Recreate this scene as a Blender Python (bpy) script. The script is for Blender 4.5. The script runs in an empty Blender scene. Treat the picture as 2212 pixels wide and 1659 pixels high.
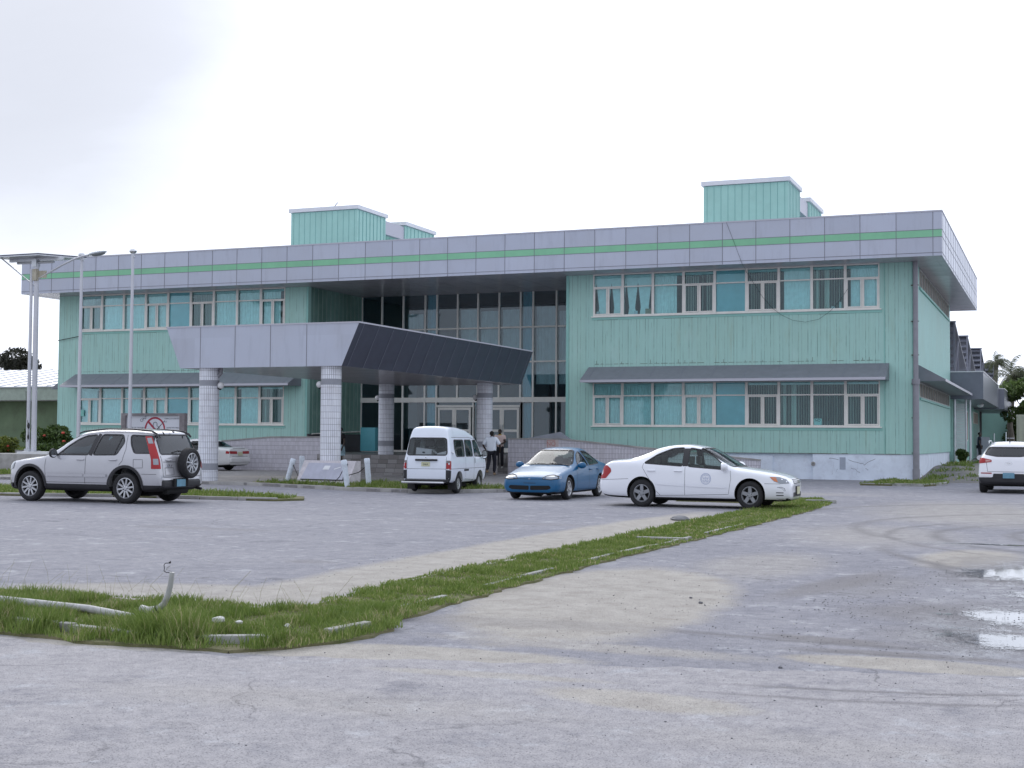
import bpy, bmesh, math, random
import numpy as np
from mathutils import Vector, Matrix, Euler
from mathutils.bvhtree import BVHTree
from mathutils.geometry import delaunay_2d_cdt
PI = math.pi
rad = math.radians
C = bpy.context.scene.collection
RND = random.Random(7)

# ------------------------------------------------------------------ tags and linking
def tag(o, label=None, cat=None, group=None, kind=None):
    if label: o['label'] = label
    if cat: o['category'] = cat
    if group: o['group'] = group
    if kind: o['kind'] = kind
    return o

def empty(name, loc=(0, 0, 0), rz=0.0, label=None, cat=None, group=None):
    o = bpy.data.objects.new(name, None)
    o.empty_display_size = 0.3
    C.objects.link(o)
    o.location = loc
    o.rotation_euler = (0, 0, rz)
    return tag(o, label, cat, group)

def link(name, me, parent=None):
    o = bpy.data.objects.new(name, me)
    C.objects.link(o)
    if parent is not None:
        o.parent = parent
    return o

def copy_tree(o, parent=None):
    c = o.copy()
    C.objects.link(c)
    c.parent = parent
    for ch in list(o.children):
        copy_tree(ch, c)
    return c

# ------------------------------------------------------------------ mesh builder
class MB:
    def __init__(s):
        s.v = []; s.f = []; s.m = []; s.uv = None
    def add(s, vs, fs, mi=0):
        b = len(s.v)
        s.v += [tuple(p) for p in vs]
        s.f += [tuple(i + b for i in f) for f in fs]
        s.m += [mi] * len(fs)
        return s
    def box(s, x0, x1, y0, y1, z0, z1, mi=0, T=None):
        vs = [(x0, y0, z0), (x1, y0, z0), (x1, y1, z0), (x0, y1, z0), (x0, y0, z1), (x1, y0, z1), (x1, y1, z1), (x0, y1, z1)]
        if T is not None: vs = [T @ Vector(p) for p in vs]
        return s.add(vs, [(0, 3, 2, 1), (4, 5, 6, 7), (0, 1, 5, 4), (1, 2, 6, 5), (2, 3, 7, 6), (3, 0, 4, 7)], mi)
    def cbox(s, x, y, z, dx, dy, dz, mi=0, T=None):
        return s.box(x - dx / 2, x + dx / 2, y - dy / 2, y + dy / 2, z - dz / 2, z + dz / 2, mi, T)
    def hexa(s, p, mi=0):      # 8 points, bottom ring then top ring
        return s.add(p, [(0, 3, 2, 1), (4, 5, 6, 7), (0, 1, 5, 4), (1, 2, 6, 5), (2, 3, 7, 6), (3, 0, 4, 7)], mi)
    def quad(s, a, b, c, d, mi=0):
        return s.add([a, b, c, d], [(0, 1, 2, 3)], mi)
    def prism(s, poly, ext, mi=0):   # poly: list of 3d points, ext: vector
        n = len(poly); e = Vector(ext)
        vs = [Vector(p) for p in poly] + [Vector(p) + e for p in poly]
        fs = [tuple(range(n))[::-1], tuple(range(n, 2 * n))] + [(i, (i + 1) % n, n + (i + 1) % n, n + i) for i in range(n)]
        return s.add(vs, fs, mi)
    def tube(s, pts, r, seg=8, mi=0, caps=True):
        pts = [Vector(p) for p in pts]
        rs = r if isinstance(r, (list, tuple)) else [r] * len(pts)
        n = len(pts); vs = []; prev = None
        for i, p in enumerate(pts):
            d = (pts[min(i + 1, n - 1)] - pts[max(i - 1, 0)]).normalized()
            if prev is None:
                a = Vector((0, 0, 1)) if abs(d.z) < 0.9 else Vector((1, 0, 0))
                u = d.cross(a).normalized()
            else:
                u = (prev - d * prev.dot(d)).normalized()
            prev = u
            w = d.cross(u)
            for k in range(seg):
                t = 2 * PI * k / seg
                vs.append(p + (u * math.cos(t) + w * math.sin(t)) * rs[i])
        fs = []
        for i in range(n - 1):
            for k in range(seg):
                a = i * seg + k; b = i * seg + (k + 1) % seg
                fs.append((a, b, b + seg, a + seg))
        if caps:
            fs.append(tuple(range(seg))[::-1]); fs.append(tuple(range((n - 1) * seg, n * seg)))
        return s.add(vs, fs, mi)
    def lathe(s, prof, seg=24, T=None, mi=0):   # prof: (r,z) list, about z axis
        vs = []; fs = []
        for r, z in prof:
            for k in range(seg):
                t = 2 * PI * k / seg
                p = Vector((r * math.cos(t), r * math.sin(t), z))
                vs.append(T @ p if T is not None else p)
        for i in range(len(prof) - 1):
            for k in range(seg):
                a = i * seg + k; b = i * seg + (k + 1) % seg
                fs.append((a, b, b + seg, a + seg))
        return s.add(vs, fs, mi)
    def sphere(s, c, r, seg=16, rings=10, mi=0, sc=(1, 1, 1)):
        vs = []; fs = []
        for i in range(rings + 1):
            ph = PI * i / rings
            for k in range(seg):
                t = 2 * PI * k / seg
                vs.append((c[0] + r * sc[0] * math.sin(ph) * math.cos(t), c[1] + r * sc[1] * math.sin(ph) * math.sin(t), c[2] + r * sc[2] * math.cos(ph)))
        for i in range(rings):
            for k in range(seg):
                a = i * seg + k; b = i * seg + (k + 1) % seg
                fs.append((a, a + seg, b + seg, b))
        return s.add(vs, fs, mi)
    def mesh(s, name, mats, smooth=None):
        me = bpy.data.meshes.new(name)
        me.from_pydata(s.v, [], s.f)
        if not isinstance(mats, (list, tuple)): mats = [mats]
        for m in mats: me.materials.append(m)
        if len(mats) > 1:
            me.polygons.foreach_set('material_index', s.m)
        me.update()
        if smooth is not None: smooth_mesh(me, smooth)
        return me
    def build(s, name, mats, parent=None, smooth=None):
        return link(name, s.mesh(name, mats, smooth), parent)

def smooth_mesh(me, ang=35):
    me.polygons.foreach_set('use_smooth', [True] * len(me.polygons))
    me.set_sharp_from_angle(angle=rad(ang))
    me.update()

def bevel_obj(o, w=0.01, seg=2):
    bm = bmesh.new(); bm.from_mesh(o.data)
    bmesh.ops.bevel(bm, geom=list(bm.edges), offset=w, segments=seg, profile=0.6, affect='EDGES', clamp_overlap=True)
    bm.to_mesh(o.data); bm.free()
    smooth_mesh(o.data, 50)

# ------------------------------------------------------------------ node helpers
class NT:
    def __init__(s, tree): s.t = tree
    def n(s, typ, **kw):
        nd = s.t.nodes.new(typ)
        for k, v in kw.items():
            if k.startswith('_'): setattr(nd, k[1:], v)
        for k, v in kw.items():
            if k.startswith('_'): continue
            k2 = int(k[1:]) if (k[0] == 'i' and k[1:].isdigit()) else k.replace('__', ' ')
            sock = nd.inputs[k2]
            if hasattr(v, 'is_output') or isinstance(v, bpy.types.NodeSocket): s.t.links.new(v, sock)
            else:
                try: sock.default_value = v
                except Exception: sock.default_value = tuple(v) + (1,)
        return nd
    def m(s, op, a, b=None, c=None, clamp=False):
        kw = dict(i0=a)
        if b is not None: kw['i1'] = b
        if c is not None: kw['i2'] = c
        nd = s.n('ShaderNodeMath', _operation=op, _use_clamp=clamp, **kw)
        return nd.outputs[0]
    def vm(s, op, a, b=None, scale=None):
        kw = dict(i0=a)
        if b is not None: kw['i1'] = b
        nd = s.n('ShaderNodeVectorMath', _operation=op, **kw)
        if scale is not None: nd.inputs['Scale'].default_value = scale
        return nd.outputs[0]
    def mix(s, f, a, b, blend='MIX'):
        nd = s.t.nodes.new('ShaderNodeMix'); nd.data_type = 'RGBA'; nd.blend_type = blend
        for idx, v in ((0, f), (6, a), (7, b)):
            if isinstance(v, bpy.types.NodeSocket): s.t.links.new(v, nd.inputs[idx])
            elif idx == 0: nd.inputs[0].default_value = v
            else: nd.inputs[idx].default_value = tuple(v[:3]) + (1,)
        return nd.outputs[2]
    def ramp(s, f, stops, interp='LINEAR'):
        nd = s.n('ShaderNodeValToRGB', i0=f)
        cr = nd.color_ramp; cr.interpolation = interp
        while len(cr.elements) > len(stops): cr.elements.remove(cr.elements[-1])
        while len(cr.elements) < len(stops): cr.elements.new(0.5)
        for e, (p, c) in zip(cr.elements, stops):
            e.position = p
            e.color = (c, c, c, 1) if isinstance(c, (int, float)) else tuple(c[:3]) + (1,)
        return nd.outputs[0]
    def noise(s, vec, scale, detail=4, rough=0.55, dist=0.0):
        return s.n('ShaderNodeTexNoise', Vector=vec, Scale=scale, Detail=detail, Roughness=rough, Distortion=dist).outputs[0]
    def scale(s, vec, sx, sy, sz):
        return s.n('ShaderNodeMapping', Vector=vec, Scale=(sx, sy, sz)).outputs[0]
    def sep(s, vec):
        nd = s.n('ShaderNodeSeparateXYZ', i0=vec); return nd.outputs[0], nd.outputs[1], nd.outputs[2]
    def comb(s, x, y, z):
        return s.n('ShaderNodeCombineXYZ', i0=x, i1=y, i2=z).outputs[0]
    def bump(s, h, strength, dist):
        return s.n('ShaderNodeBump', Height=h, Strength=strength, Distance=dist).outputs[0]

def new_mat(name):
    m = bpy.data.materials.new(name); m.use_nodes = True
    t = m.node_tree
    b = t.nodes['Principled BSDF']
    return m, NT(t), b

def col4(c): return tuple(c[:3]) + (1,)

def M(name, col, rough=0.5, metal=0.0, var=0.0, vscale=3.0, bump=0.0, bscale=40.0, coat=0.0, spec=0.5, dirt=0.0, dirtcol=(0.12, 0.10, 0.08), emis=None):
    """a plain painted / plastic / metal surface with procedural variation"""
    m, N, b = new_mat(name)
    b.inputs['Base Color'].default_value = col4(col)
    b.inputs['Roughness'].default_value = rough
    b.inputs['Metallic'].default_value = metal
    b.inputs['Coat Weight'].default_value = coat
    b.inputs['Coat Roughness'].default_value = 0.05
    b.inputs['Specular IOR Level'].default_value = spec
    if var or dirt or bump:
        tc = N.n('ShaderNodeTexCoord').outputs['Object']
        c = col
        if var:
            nz = N.noise(tc, vscale, 5, 0.6)
            lo = tuple(x * (1 - var) for x in col); hi = tuple(min(1, x * (1 + var)) for x in col)
            c = N.mix(N.ramp(nz, [(0.3, 0), (0.7, 1)]), lo, hi)
        if dirt:
            nd = N.noise(tc, vscale * 1.7, 6, 0.7)
            c = N.mix(N.m('MULTIPLY', N.ramp(nd, [(0.5, 0), (0.75, 1)]), dirt), c, dirtcol)
        if var or dirt: N.t.links.new(c, b.inputs['Base Color'])
        if bump:
            N.t.links.new(N.bump(N.noise(tc, bscale, 4, 0.6), bump, 0.02), b.inputs['Normal'])
    if emis:
        b.inputs['Emission Color'].default_value = col4(emis[0]); b.inputs['Emission Strength'].default_value = emis[1]
    return m

def glass_mat(name, tint, ior=1.5, rough=0.01, dark=0.0):
    m = bpy.data.materials.new(name); m.use_nodes = True
    t = m.node_tree; t.nodes.clear(); N = NT(t)
    fr = N.n('ShaderNodeFresnel', IOR=ior).outputs[0]
    tr = N.n('ShaderNodeBsdfTransparent', Color=col4(tint)).outputs[0]
    gl = N.n('ShaderNodeBsdfGlossy', Color=(0.95, 0.97, 1, 1), Roughness=rough).outputs[0]
    mx = N.n('ShaderNodeMixShader', i0=fr, i1=tr, i2=gl).outputs[0]
    out = N.n('ShaderNodeOutputMaterial', i0=mx)
    return m
# ------------------------------------------------------------------ camera (building axes: x along the facade, y away from the street)
CAM_H = 1.6
yaw, pit, rol = rad(22.12), rad(2.347), rad(-0.4287)
ca, sa, cp_, sp_, cr_, sr_ = math.cos(yaw), math.sin(yaw), math.cos(pit), math.sin(pit), math.cos(rol), math.sin(rol)
rgt = Vector((ca, sa, 0)); fwh = Vector((-sa, ca, 0)); zz = Vector((0, 0, 1))
fw = fwh * cp_ + zz * sp_; up = -fwh * sp_ + zz * cp_
r2 = rgt * cr_ - up * sr_; u2 = rgt * sr_ + up * cr_
cd = bpy.data.cameras.new('camera'); cam = bpy.data.objects.new('camera', cd); C.objects.link(cam)
mw = Matrix((( r2.x, u2.x, -fw.x, 0), (r2.y, u2.y, -fw.y, 0), (r2.z, u2.z, -fw.z, CAM_H), (0, 0, 0, 1)))
cam.matrix_world = mw
cd.sensor_width = 36.0; cd.lens = 2919.0 / 2212.0 * 36.0
cd.clip_start = 0.1; cd.clip_end = 6000.0
bpy.context.scene.camera = cam

# ------------------------------------------------------------------ sky and sun
SUN_AZ = Vector((-0.62, 0.78, 0)).normalized(); SUN_EL = rad(38)
sun_dir = (SUN_AZ * math.cos(SUN_EL) + zz * math.sin(SUN_EL)).normalized()
ld = bpy.data.lights.new('sun', 'SUN'); ld.energy = 1.1; ld.angle = rad(36); ld.color = (1.0, 0.96, 0.9)
lo = bpy.data.objects.new('sun', ld); C.objects.link(lo)
lo.rotation_euler = (-sun_dir).to_track_quat('-Z', 'Y').to_euler()
lo.location = (0, 0, 60)
w = bpy.data.worlds.new('World'); bpy.context.scene.world = w; w.use_nodes = True
t = w.node_tree; t.nodes.clear(); N = NT(t)
g = N.n('ShaderNodeTexCoord').outputs['Generated']
sky = N.n('ShaderNodeTexSky', _sky_type='NISHITA', _sun_disc=False, _sun_elevation=SUN_EL, _sun_rotation=math.atan2(sun_dir.x, sun_dir.y), _air_density=1.0, _dust_density=2.0).outputs[0]
skyc = N.vm('SCALE', sky, scale=0.09)
def dotd(v):
    v = Vector(v).normalized()
    return N.n('ShaderNodeVectorMath', _operation='DOT_PRODUCT', i0=g, i1=tuple(v)).outputs['Value']
d = dotd(sun_dir)
glow = N.ramp(d, [(0.0, 0.0), (0.55, 0.5), (1.0, 1.0)])
gx, gy, gz = N.sep(g)
back = N.ramp(gy, [(0.0, 0.0), (0.6, 1.0)])
nz = N.noise(N.scale(g, 1.0, 1.0, 2.4), 2.6, 7, 0.55, 0.3)
cl = N.ramp(nz, [(0.35, 0.0), (0.7, 1.0)])
# a greyer bank of cloud high on the left
dl = dotd((-0.651, 0.707, 0.265))
bank = N.ramp(N.m('ADD', dl, N.m('MULTIPLY', N.m('SUBTRACT', nz, 0.5), 0.035)), [(0.975, 0.0), (0.998, 1.0)])
b1 = N.m('ADD', 1.02, N.m('MULTIPLY', glow, 0.30))
b2 = N.m('ADD', b1, N.m('MULTIPLY', back, 0.28))
b3 = N.m('ADD', b2, N.m('MULTIPLY', N.m('SUBTRACT', cl, 0.5), 0.24))
b4 = N.m('MULTIPLY', b3, N.m('SUBTRACT', 1.0, N.m('MULTIPLY', bank, 0.50)))
clc = N.n('ShaderNodeVectorMath', _operation='SCALE', i0=(0.915, 0.975, 1.12))
t.links.new(b4, clc.inputs['Scale'])
skm = N.mix(0.9, skyc, clc.outputs[0])
bg = N.n('ShaderNodeBackground', Color=skm, Strength=1.0)
N.n('ShaderNodeOutputWorld', i0=bg.outputs[0])
sc = bpy.context.scene
sc.view_settings.view_transform = 'Standard'; sc.view_settings.look = 'None'; sc.view_settings.exposure = 0; sc.view_settings.gamma = 1
sc.cycles.max_bounces = 8; sc.cycles.transparent_max_bounces = 16
# ------------------------------------------------------------------ ground
def seg_mask(N, px, py, cx, cy, rx, ry, rot=0.0, soft=0.35, wob=None, wa=0.35):
    c_, s_ = math.cos(rot), math.sin(rot)
    dx = N.m('SUBTRACT', px, cx); dy = N.m('SUBTRACT', py, cy)
    u = N.m('MULTIPLY', N.m('ADD', N.m('MULTIPLY', dx, c_), N.m('MULTIPLY', dy, s_)), 1 / rx)
    v = N.m('MULTIPLY', N.m('SUBTRACT', N.m('MULTIPLY', dy, c_), N.m('MULTIPLY', dx, s_)), 1 / ry)
    l = N.m('SQRT', N.m('ADD', N.m('MULTIPLY', u, u), N.m('MULTIPLY', v, v)))
    l = N.m('ADD', l, N.m('MULTIPLY', N.m('SUBTRACT', wob, 0.5), wa * 2))
    return N.m('MULTIPLY', N.m('SUBTRACT', 1.0, l), 1 / soft, clamp=True)

DAMP = [(-.55, 17.7, 1.2, 2.0, 0, .65), (-.45, 11.8, 1.2, 1.1, 0, .6), (-.6, 13.6, 1.1, 1.3, 0, .4), (-2.35, 15.6, .35, 2.4, -.2, .6), (-1.75, 11.15, .75, .22, -.15, .75), (-1.2, 13.3, .9, .9, 0, .5), (-1.0, 10.62, 1.1, .16, 0, .7), (-1.9, 15.6, .55, 1.5, -.1, .45), (-9.0, 15.3, .5, .3, 0, .4), (-4.6, 11.0, 2.2, .4, .1, .35), (-.9, 19.4, .7, 1.2, 0, .4), (-9.5, 24, 2, .5, 0, .3), (-14, 20, 2, .4, 0, .3)]
def ground_mat(name, base1, base2, patches, wets, tracks=(), speck=1.0, lines=False):
    m, N, b = new_mat(name)
    pos = N.n('ShaderNodeNewGeometry').outputs['Position']
    px, py, pz = N.sep(pos)
    w1 = N.noise(pos, 0.7, 5, 0.62)
    w2 = N.noise(pos, 3.1, 6, 0.7)
    w3 = N.noise(pos, 22.0, 5, 0.75)
    wob = N.m('ADD', N.m('ADD', N.m('MULTIPLY', w1, 0.42), N.m('MULTIPLY', w2, 0.34)), N.m('MULTIPLY', w3, 0.24))
    big = N.noise(N.scale(pos, 0.6, 1.0, 1.0), 0.16, 4, 0.6)
    c = N.mix(N.ramp(N.m('ADD', N.m('MULTIPLY', big, 0.5), N.m('MULTIPLY', w2, 0.5)), [(0.38, 0), (0.62, 1)]), base1, base2)
    # pale worn flecks and scars
    sc_ = N.noise(N.scale(pos, 1.0, 0.9, 1.0), 1.9, 8, 0.75)
    c = N.mix(N.m('MULTIPLY', N.ramp(sc_, [(0.555, 0), (0.65, 1)]), 0.75), c, (0.66, 0.66, 0.68))
    c = N.mix(N.m('MULTIPLY', N.ramp(N.noise(pos, 1.1, 8, 0.72), [(0.55, 0), (0.70, 1)]), 0.6), c, (0.20, 0.205, 0.25))
    mot = N.noise(N.scale(pos, 1.0, 1.0, 1.0), 7.5, 6, .8)
    c = N.mix(.85, c, N.mix(N.ramp(mot, [(.34, 0), (.66, 1)]), (.66, .67, .70), (1.0, 1.0, 1.0)), 'MULTIPLY')
    crk = N.n('ShaderNodeTexVoronoi', _feature='DISTANCE_TO_EDGE', Vector=N.n('ShaderNodeVectorMath', _operation='ADD', i0=pos, i1=N.n('ShaderNodeTexNoise', Vector=pos, Scale=1.3, Detail=5.0).outputs['Color']).outputs[0], Scale=.32)
    c = N.mix(N.m('MULTIPLY', N.m('MULTIPLY', N.ramp(crk.outputs['Distance'], [(.0, 1), (.006, 0)]), N.ramp(w1, [(.42, 0), (.56, 1)])), .55), c, (.10, .10, .11))
    # sand
    sand = None
    for p in patches:
        k = seg_mask(N, px, py, *p[:4], rot=p[4] if len(p) > 4 else 0, soft=p[5] if len(p) > 5 else 0.4, wob=wob)
        k = N.ramp(N.m('ADD', k, N.m('MULTIPLY', N.m('SUBTRACT', w3, 0.5), 1.1)), [(.22, 0), (.72, 1)])
        k = N.m('MULTIPLY', k, .82)
        if len(p) > 6: k = N.m('MULTIPLY', k, p[6])
        sand = k if sand is None else N.m('MAXIMUM', sand, k)
    sandc = N.mix(N.ramp(w2, [(0.35, 0), (0.65, 1)]), (0.45, 0.41, 0.35), (0.60, 0.56, 0.49))
    if sand is not None:
        sm = N.m('MULTIPLY', sand, N.ramp(w3, [(0.30, 0.8), (0.55, 1.0)]))
        c = N.mix(sm, c, sandc)
    for (cx_, cy_, rx_, ry_, ro_, am_) in ([] if lines else DAMP):
        k = N.m('MULTIPLY', seg_mask(N, px, py, cx_, cy_, rx_, ry_, ro_, .5, wob, .5), am_)
        c = N.mix(k, c, (0.25, 0.235, 0.235))
    # curved tyre tracks
    for (cx, cy, r0, wd, x0, y0, rr, amt) in tracks:
        dx = N.m('SUBTRACT', px, cx); dy = N.m('SUBTRACT', py, cy)
        rr_ = N.m('SQRT', N.m('ADD', N.m('MULTIPLY', dx, dx), N.m('MULTIPLY', dy, dy)))
        band = N.m('SUBTRACT', 1.0, N.m('MULTIPLY', N.m('ABSOLUTE', N.m('SUBTRACT', N.m('ADD', rr_, N.m('MULTIPLY', w1, 0.3)), r0)), 1 / wd), clamp=True)
        lim = seg_mask(N, px, py, x0, y0, rr, rr * 2.2, 0, 0.5, wob, 0.2)
        k = N.m('MULTIPLY', N.m('MULTIPLY', band, lim), amt)
        c = N.mix(k, c, (0.20, 0.19, 0.195))
    # stones and specks
    vor = N.n('ShaderNodeTexVoronoi', Vector=pos, Scale=75.0)
    vor2 = N.n('ShaderNodeTexVoronoi', Vector=pos, Scale=34.0)
    f1 = N.m('MULTIPLY', N.ramp(vor.outputs['Distance'], [(0.18, 1), (0.36, 0)]), N.ramp(N.n('ShaderNodeSeparateColor', i0=vor.outputs['Color']).outputs[0], [(0.38, 0), (0.62, 1)]))
    f2 = N.m('MULTIPLY', N.ramp(vor2.outputs['Distance'], [(0.10, 1), (0.24, 0)]), N.ramp(N.n('ShaderNodeSeparateColor', i0=vor2.outputs['Color']).outputs[1], [(0.72, 0), (0.86, 1)]))
    dark = N.m('MAXIMUM', N.m('MULTIPLY', f1, 0.5 * speck), N.m('MULTIPLY', f2, 0.7 * speck))
    c = N.mix(dark, c, (0.11, 0.11, 0.12))
    lt = N.m('MULTIPLY', f1, 0.0)
    g3 = N.noise(pos, 95.0, 4, 0.75)
    c = N.mix(1.0, c, N.mix(N.ramp(g3, [(0.32, 0), (0.68, 1)]), (0.60, 0.60, 0.61), (1.0, 1.0, 1.0)), 'MULTIPLY')
    rough = 0.92
    wet = None
    for p in wets:
        k = seg_mask(N, px, py, *p[:4], rot=p[4] if len(p) > 4 else 0, soft=p[5] if len(p) > 5 else 0.6, wob=wob, wa=0.5)
        k = N.m('MULTIPLY', k, N.ramp(N.m('ADD', N.m('MULTIPLY', w3, 0.5), N.m('MULTIPLY', w2, 0.5)), [(0.46, 1), (0.56, 0.0)]))
        if len(p) > 6: k = N.m('MULTIPLY', k, p[6])
        wet = k if wet is None else N.m('MAXIMUM', wet, k)
    if wet is not None:
        c = N.mix(N.m('MULTIPLY', wet, 0.5), c, (0.22, 0.22, 0.25))
        N.t.links.new(N.m('SUBTRACT', rough, N.m('MULTIPLY', wet, 0.84)), b.inputs['Roughness'])
    else:
        b.inputs['Roughness'].default_value = rough
    N.t.links.new(c, b.inputs['Base Color'])
    h = N.m('ADD', N.m('MULTIPLY', N.noise(pos, 60.0, 4, 0.7), 0.5), N.m('ADD', N.m('MULTIPLY', f1, 0.5), N.m('MULTIPLY', w3, 0.6)))
    if wet is not None: h = N.m('MULTIPLY', h, N.m('SUBTRACT', 1.0, N.m('MULTIPLY', wet, 0.85)))
    N.t.links.new(N.bump(h, 0.8, 0.016), b.inputs['Normal'])
    b.inputs['Specular IOR Level'].default_value = 0.35
    return m

LOT1, LOT2 = (0.325, 0.325, 0.365), (0.46, 0.45, 0.475)
# x, y, rx, ry, rot, softness, amount
sandp = [(-7.4, 19.0, 1.0, 13.5, 0, 0.45, 1), (-8.4, 11.6, 2.6, 1.1, .2, 0.5, .9), (-4.3, 13.2, 1.5, 4.0, 0.12, 0.35), (-4.7, 9.05, 1.9, 0.5, 0.15, 0.4),
         (-1.0, 10.15, 1.05, 0.36, 0, 0.35), (-1.2, 19.8, 0.9, 2.2, -.1, 0.6), (-3.0, 24.0, 2.2, 4.5, 0.1, 0.9, .45), (-2.0, 33.0, 3.4, 9.0, 0.1, 0.9, .6), (-3.6, 17.5, 1.2, 3.0, 0, 0.8, .5),
         (-12, 41.5, 9, 2.6, 0, 0.8, .6), (-7.2, 8.45, 1.8, .28, .12, .6, .9), (-3.4, 10.0, 2.0, .35, -.05, .8, .7)]
wetp = [(-0.2, 16.0, 1.5, 5.5, 0.0, 0.8, .8), (-0.7, 18.2, 0.75, 2.6, -.1, 0.8), (-0.6, 12.0, 0.9, 2.3, .1, 0.8), (-1.4, 22.6, 1.4, 0.5, 0, 0.8), (0.6, 15, 1.6, 5, 0, .8), (-1.9, 15.2, .55, 2.4, -.3, .8, .35)]
trk = [(3.4, 25.0, 5.6, .22, -1.8, 23.0, 3.2, .6), (3.4, 25.0, 4.3, .22, -.9, 23.0, 3.2, .6), (3.4, 25.0, 6.4, .14, -2.6, 23.0, 3.2, .5), (3.4, 27.0, 7.2, .25, -2.6, 29.0, 4.2, .5), (3.6, 22.0, 6.3, .2, -1.6, 16.5, 3.0, .7), (1.6, 19.0, 3.3, .16, -1.4, 15.0, 2.6, .65),
       (3.4, 30.0, 9.2, .3, -4.0, 36.0, 4.2, .45), (-1.5, 17.0, 6.2, .12, -1.9, 11.0, 1.6, .7), (-1.5, 17.0, 6.6, .10, -1.2, 11.0, 1.0, .6)]
m_ground = ground_mat('worn_lot_surface', LOT1, LOT2, sandp, wetp, trk)
gb = MB(); S = 2500
xs = [-S, -300, -120, -60, -5.6, 30, 120, 300, S]
gb.quad((-S, -S, 0), (S, -S, 0), (S, S, 0), (-S, S, 0))
tag(gb.build('ground', m_ground), kind='structure')

# nearer carriageway laid over the lot surface: its edge wanders
m_road = ground_mat('street_surface', (0.485, 0.465, 0.475), (0.57, 0.545, 0.55), [(-2.35, 8.02, .95, 0.36, -.1, .55, .9), (-3.6, 8.45, 1.1, .16, .1, .6, .7), (-4.2, 7.2, 2.4, .6, .1, .9, .3), (-1.2, 7.2, 1.6, .5, 0, .9, .2)], [], [(-2.2, 14.4, 6.1, .07, -1.1, 8.7, 1.3, .6), (-2.2, 14.4, 5.75, .07, -1.0, 8.95, 1.2, .7)], speck=1.1)
rb = MB(); edge = [(-60, 8.2), (-20, 8.25), (-10, 8.35), (-7.9, 8.45), (-7.0, 8.30), (-6.3, 8.33), (-5.7, 8.40), (-5.0, 8.62), (-4.0, 8.9), (-3.0, 9.15), (-2.0, 9.4), (-1.1, 9.68), (-0.3, 9.82), (1.5, 10.0), (10, 10.4), (60, 11)]
pts = []
for (a, b2), (c2_, d2) in zip(edge[:-1], edge[1:]):
    n = max(1, int(abs(c2_ - a) / .12)) if -12 < a < 3 else 1
    for i in range(n):
        tt = i / n; x = a + (c2_ - a) * tt
        pts.append((x, b2 + (d2 - b2) * tt + (0.035 * math.sin(x * 7.1) + .025 * math.sin(x * 17.3 + 1) + RND.uniform(-.012, .012) if n > 1 else 0)))
pts.append(edge[-1])
for i in range(len(pts) - 1):
    (a, b2), (c2_, d2) = pts[i], pts[i + 1]
    rb.quad((a, -40, .012), (c2_, -40, .012), (c2_, d2, .012), (a, b2, .012))
    rb.quad((a, b2, .012), (c2_, d2, .012), (c2_, d2 + .03, 0.0), (a, b2 + .03, 0.0))
tag(rb.build('road', m_road), kind='structure')

# puddles: real sheets of water with ragged outlines
m_water, N, bw = new_mat('puddle_water')
bw.inputs['Base Color'].default_value = (.16, .165, .18, 1); bw.inputs['Roughness'].default_value = .04; bw.inputs['IOR'].default_value = 1.6
wp = N.n('ShaderNodeNewGeometry').outputs['Position']; ed_ = N.n('ShaderNodeAttribute', _attribute_name='depth').outputs['Fac']
wn = N.m('ADD', N.m('MULTIPLY', N.noise(wp, 42.0, 5, .85), .75), N.m('MULTIPLY', N.noise(wp, 5.0, 4, .6), .3))
wk_ = N.ramp(N.m('ADD', N.m('MULTIPLY', ed_, .60), N.m('MULTIPLY', N.m('SUBTRACT', wn, .56), 1.9)), [(.12, 0), (.2, 1)])
wo = [n for n in N.t.nodes if n.type == 'OUTPUT_MATERIAL'][0]
N.t.links.new(N.n('ShaderNodeMixShader', i0=wk_, i1=N.n('ShaderNodeBsdfTransparent').outputs[0], i2=bw.outputs[0]).outputs[0], wo.inputs[0])
def ragged(cx, cy, rx, ry, n=70, amp=.25, seed=1, rot=0):
    r_ = random.Random(seed); ph = [r_.uniform(0, 6.28) for _ in range(8)]
    out = []
    for i in range(n):
        t_ = 2 * PI * i / n
        k = 1 + amp * sum(math.sin((j + 2) * t_ * (1 if j < 4 else 2) + ph[j]) / (j + 1.5) for j in range(8)) + r_.uniform(-.03, .03)
        x, y = rx * k * math.cos(t_), ry * k * math.sin(t_)
        out.append((cx + x * math.cos(rot) - y * math.sin(rot), cy + x * math.sin(rot) + y * math.cos(rot)))
    return out
for i, (cx, cy, rx, ry, rot) in enumerate([(-0.28, 17.7, .95, 1.5, 0), (-0.20, 11.7, .80, .75, 0), (-0.38, 13.2, .70, .85, .3), (-0.9, 22.62, .8, .16, -.05), (.15, 15.0, .8, .9, 0), (-.10, 9.86, .20, .14, 0)]):
    pb = MB(); ol = ragged(cx, cy, rx, ry, seed=i + 3, rot=rot)
    pb.add([(cx, cy, .006)] + [(x, y, .006) for x, y in ol], [(0, k + 1, (k + 1) % len(ol) + 1) for k in range(len(ol))])
    po = pb.build('puddle', m_water); at_ = po.data.attributes.new('depth', 'FLOAT', 'POINT'); at_.data.foreach_set('value', [1.0] + [0.0] * len(ol))
    tag(po, kind='structure', group='puddles on the sandy drive')

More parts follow.
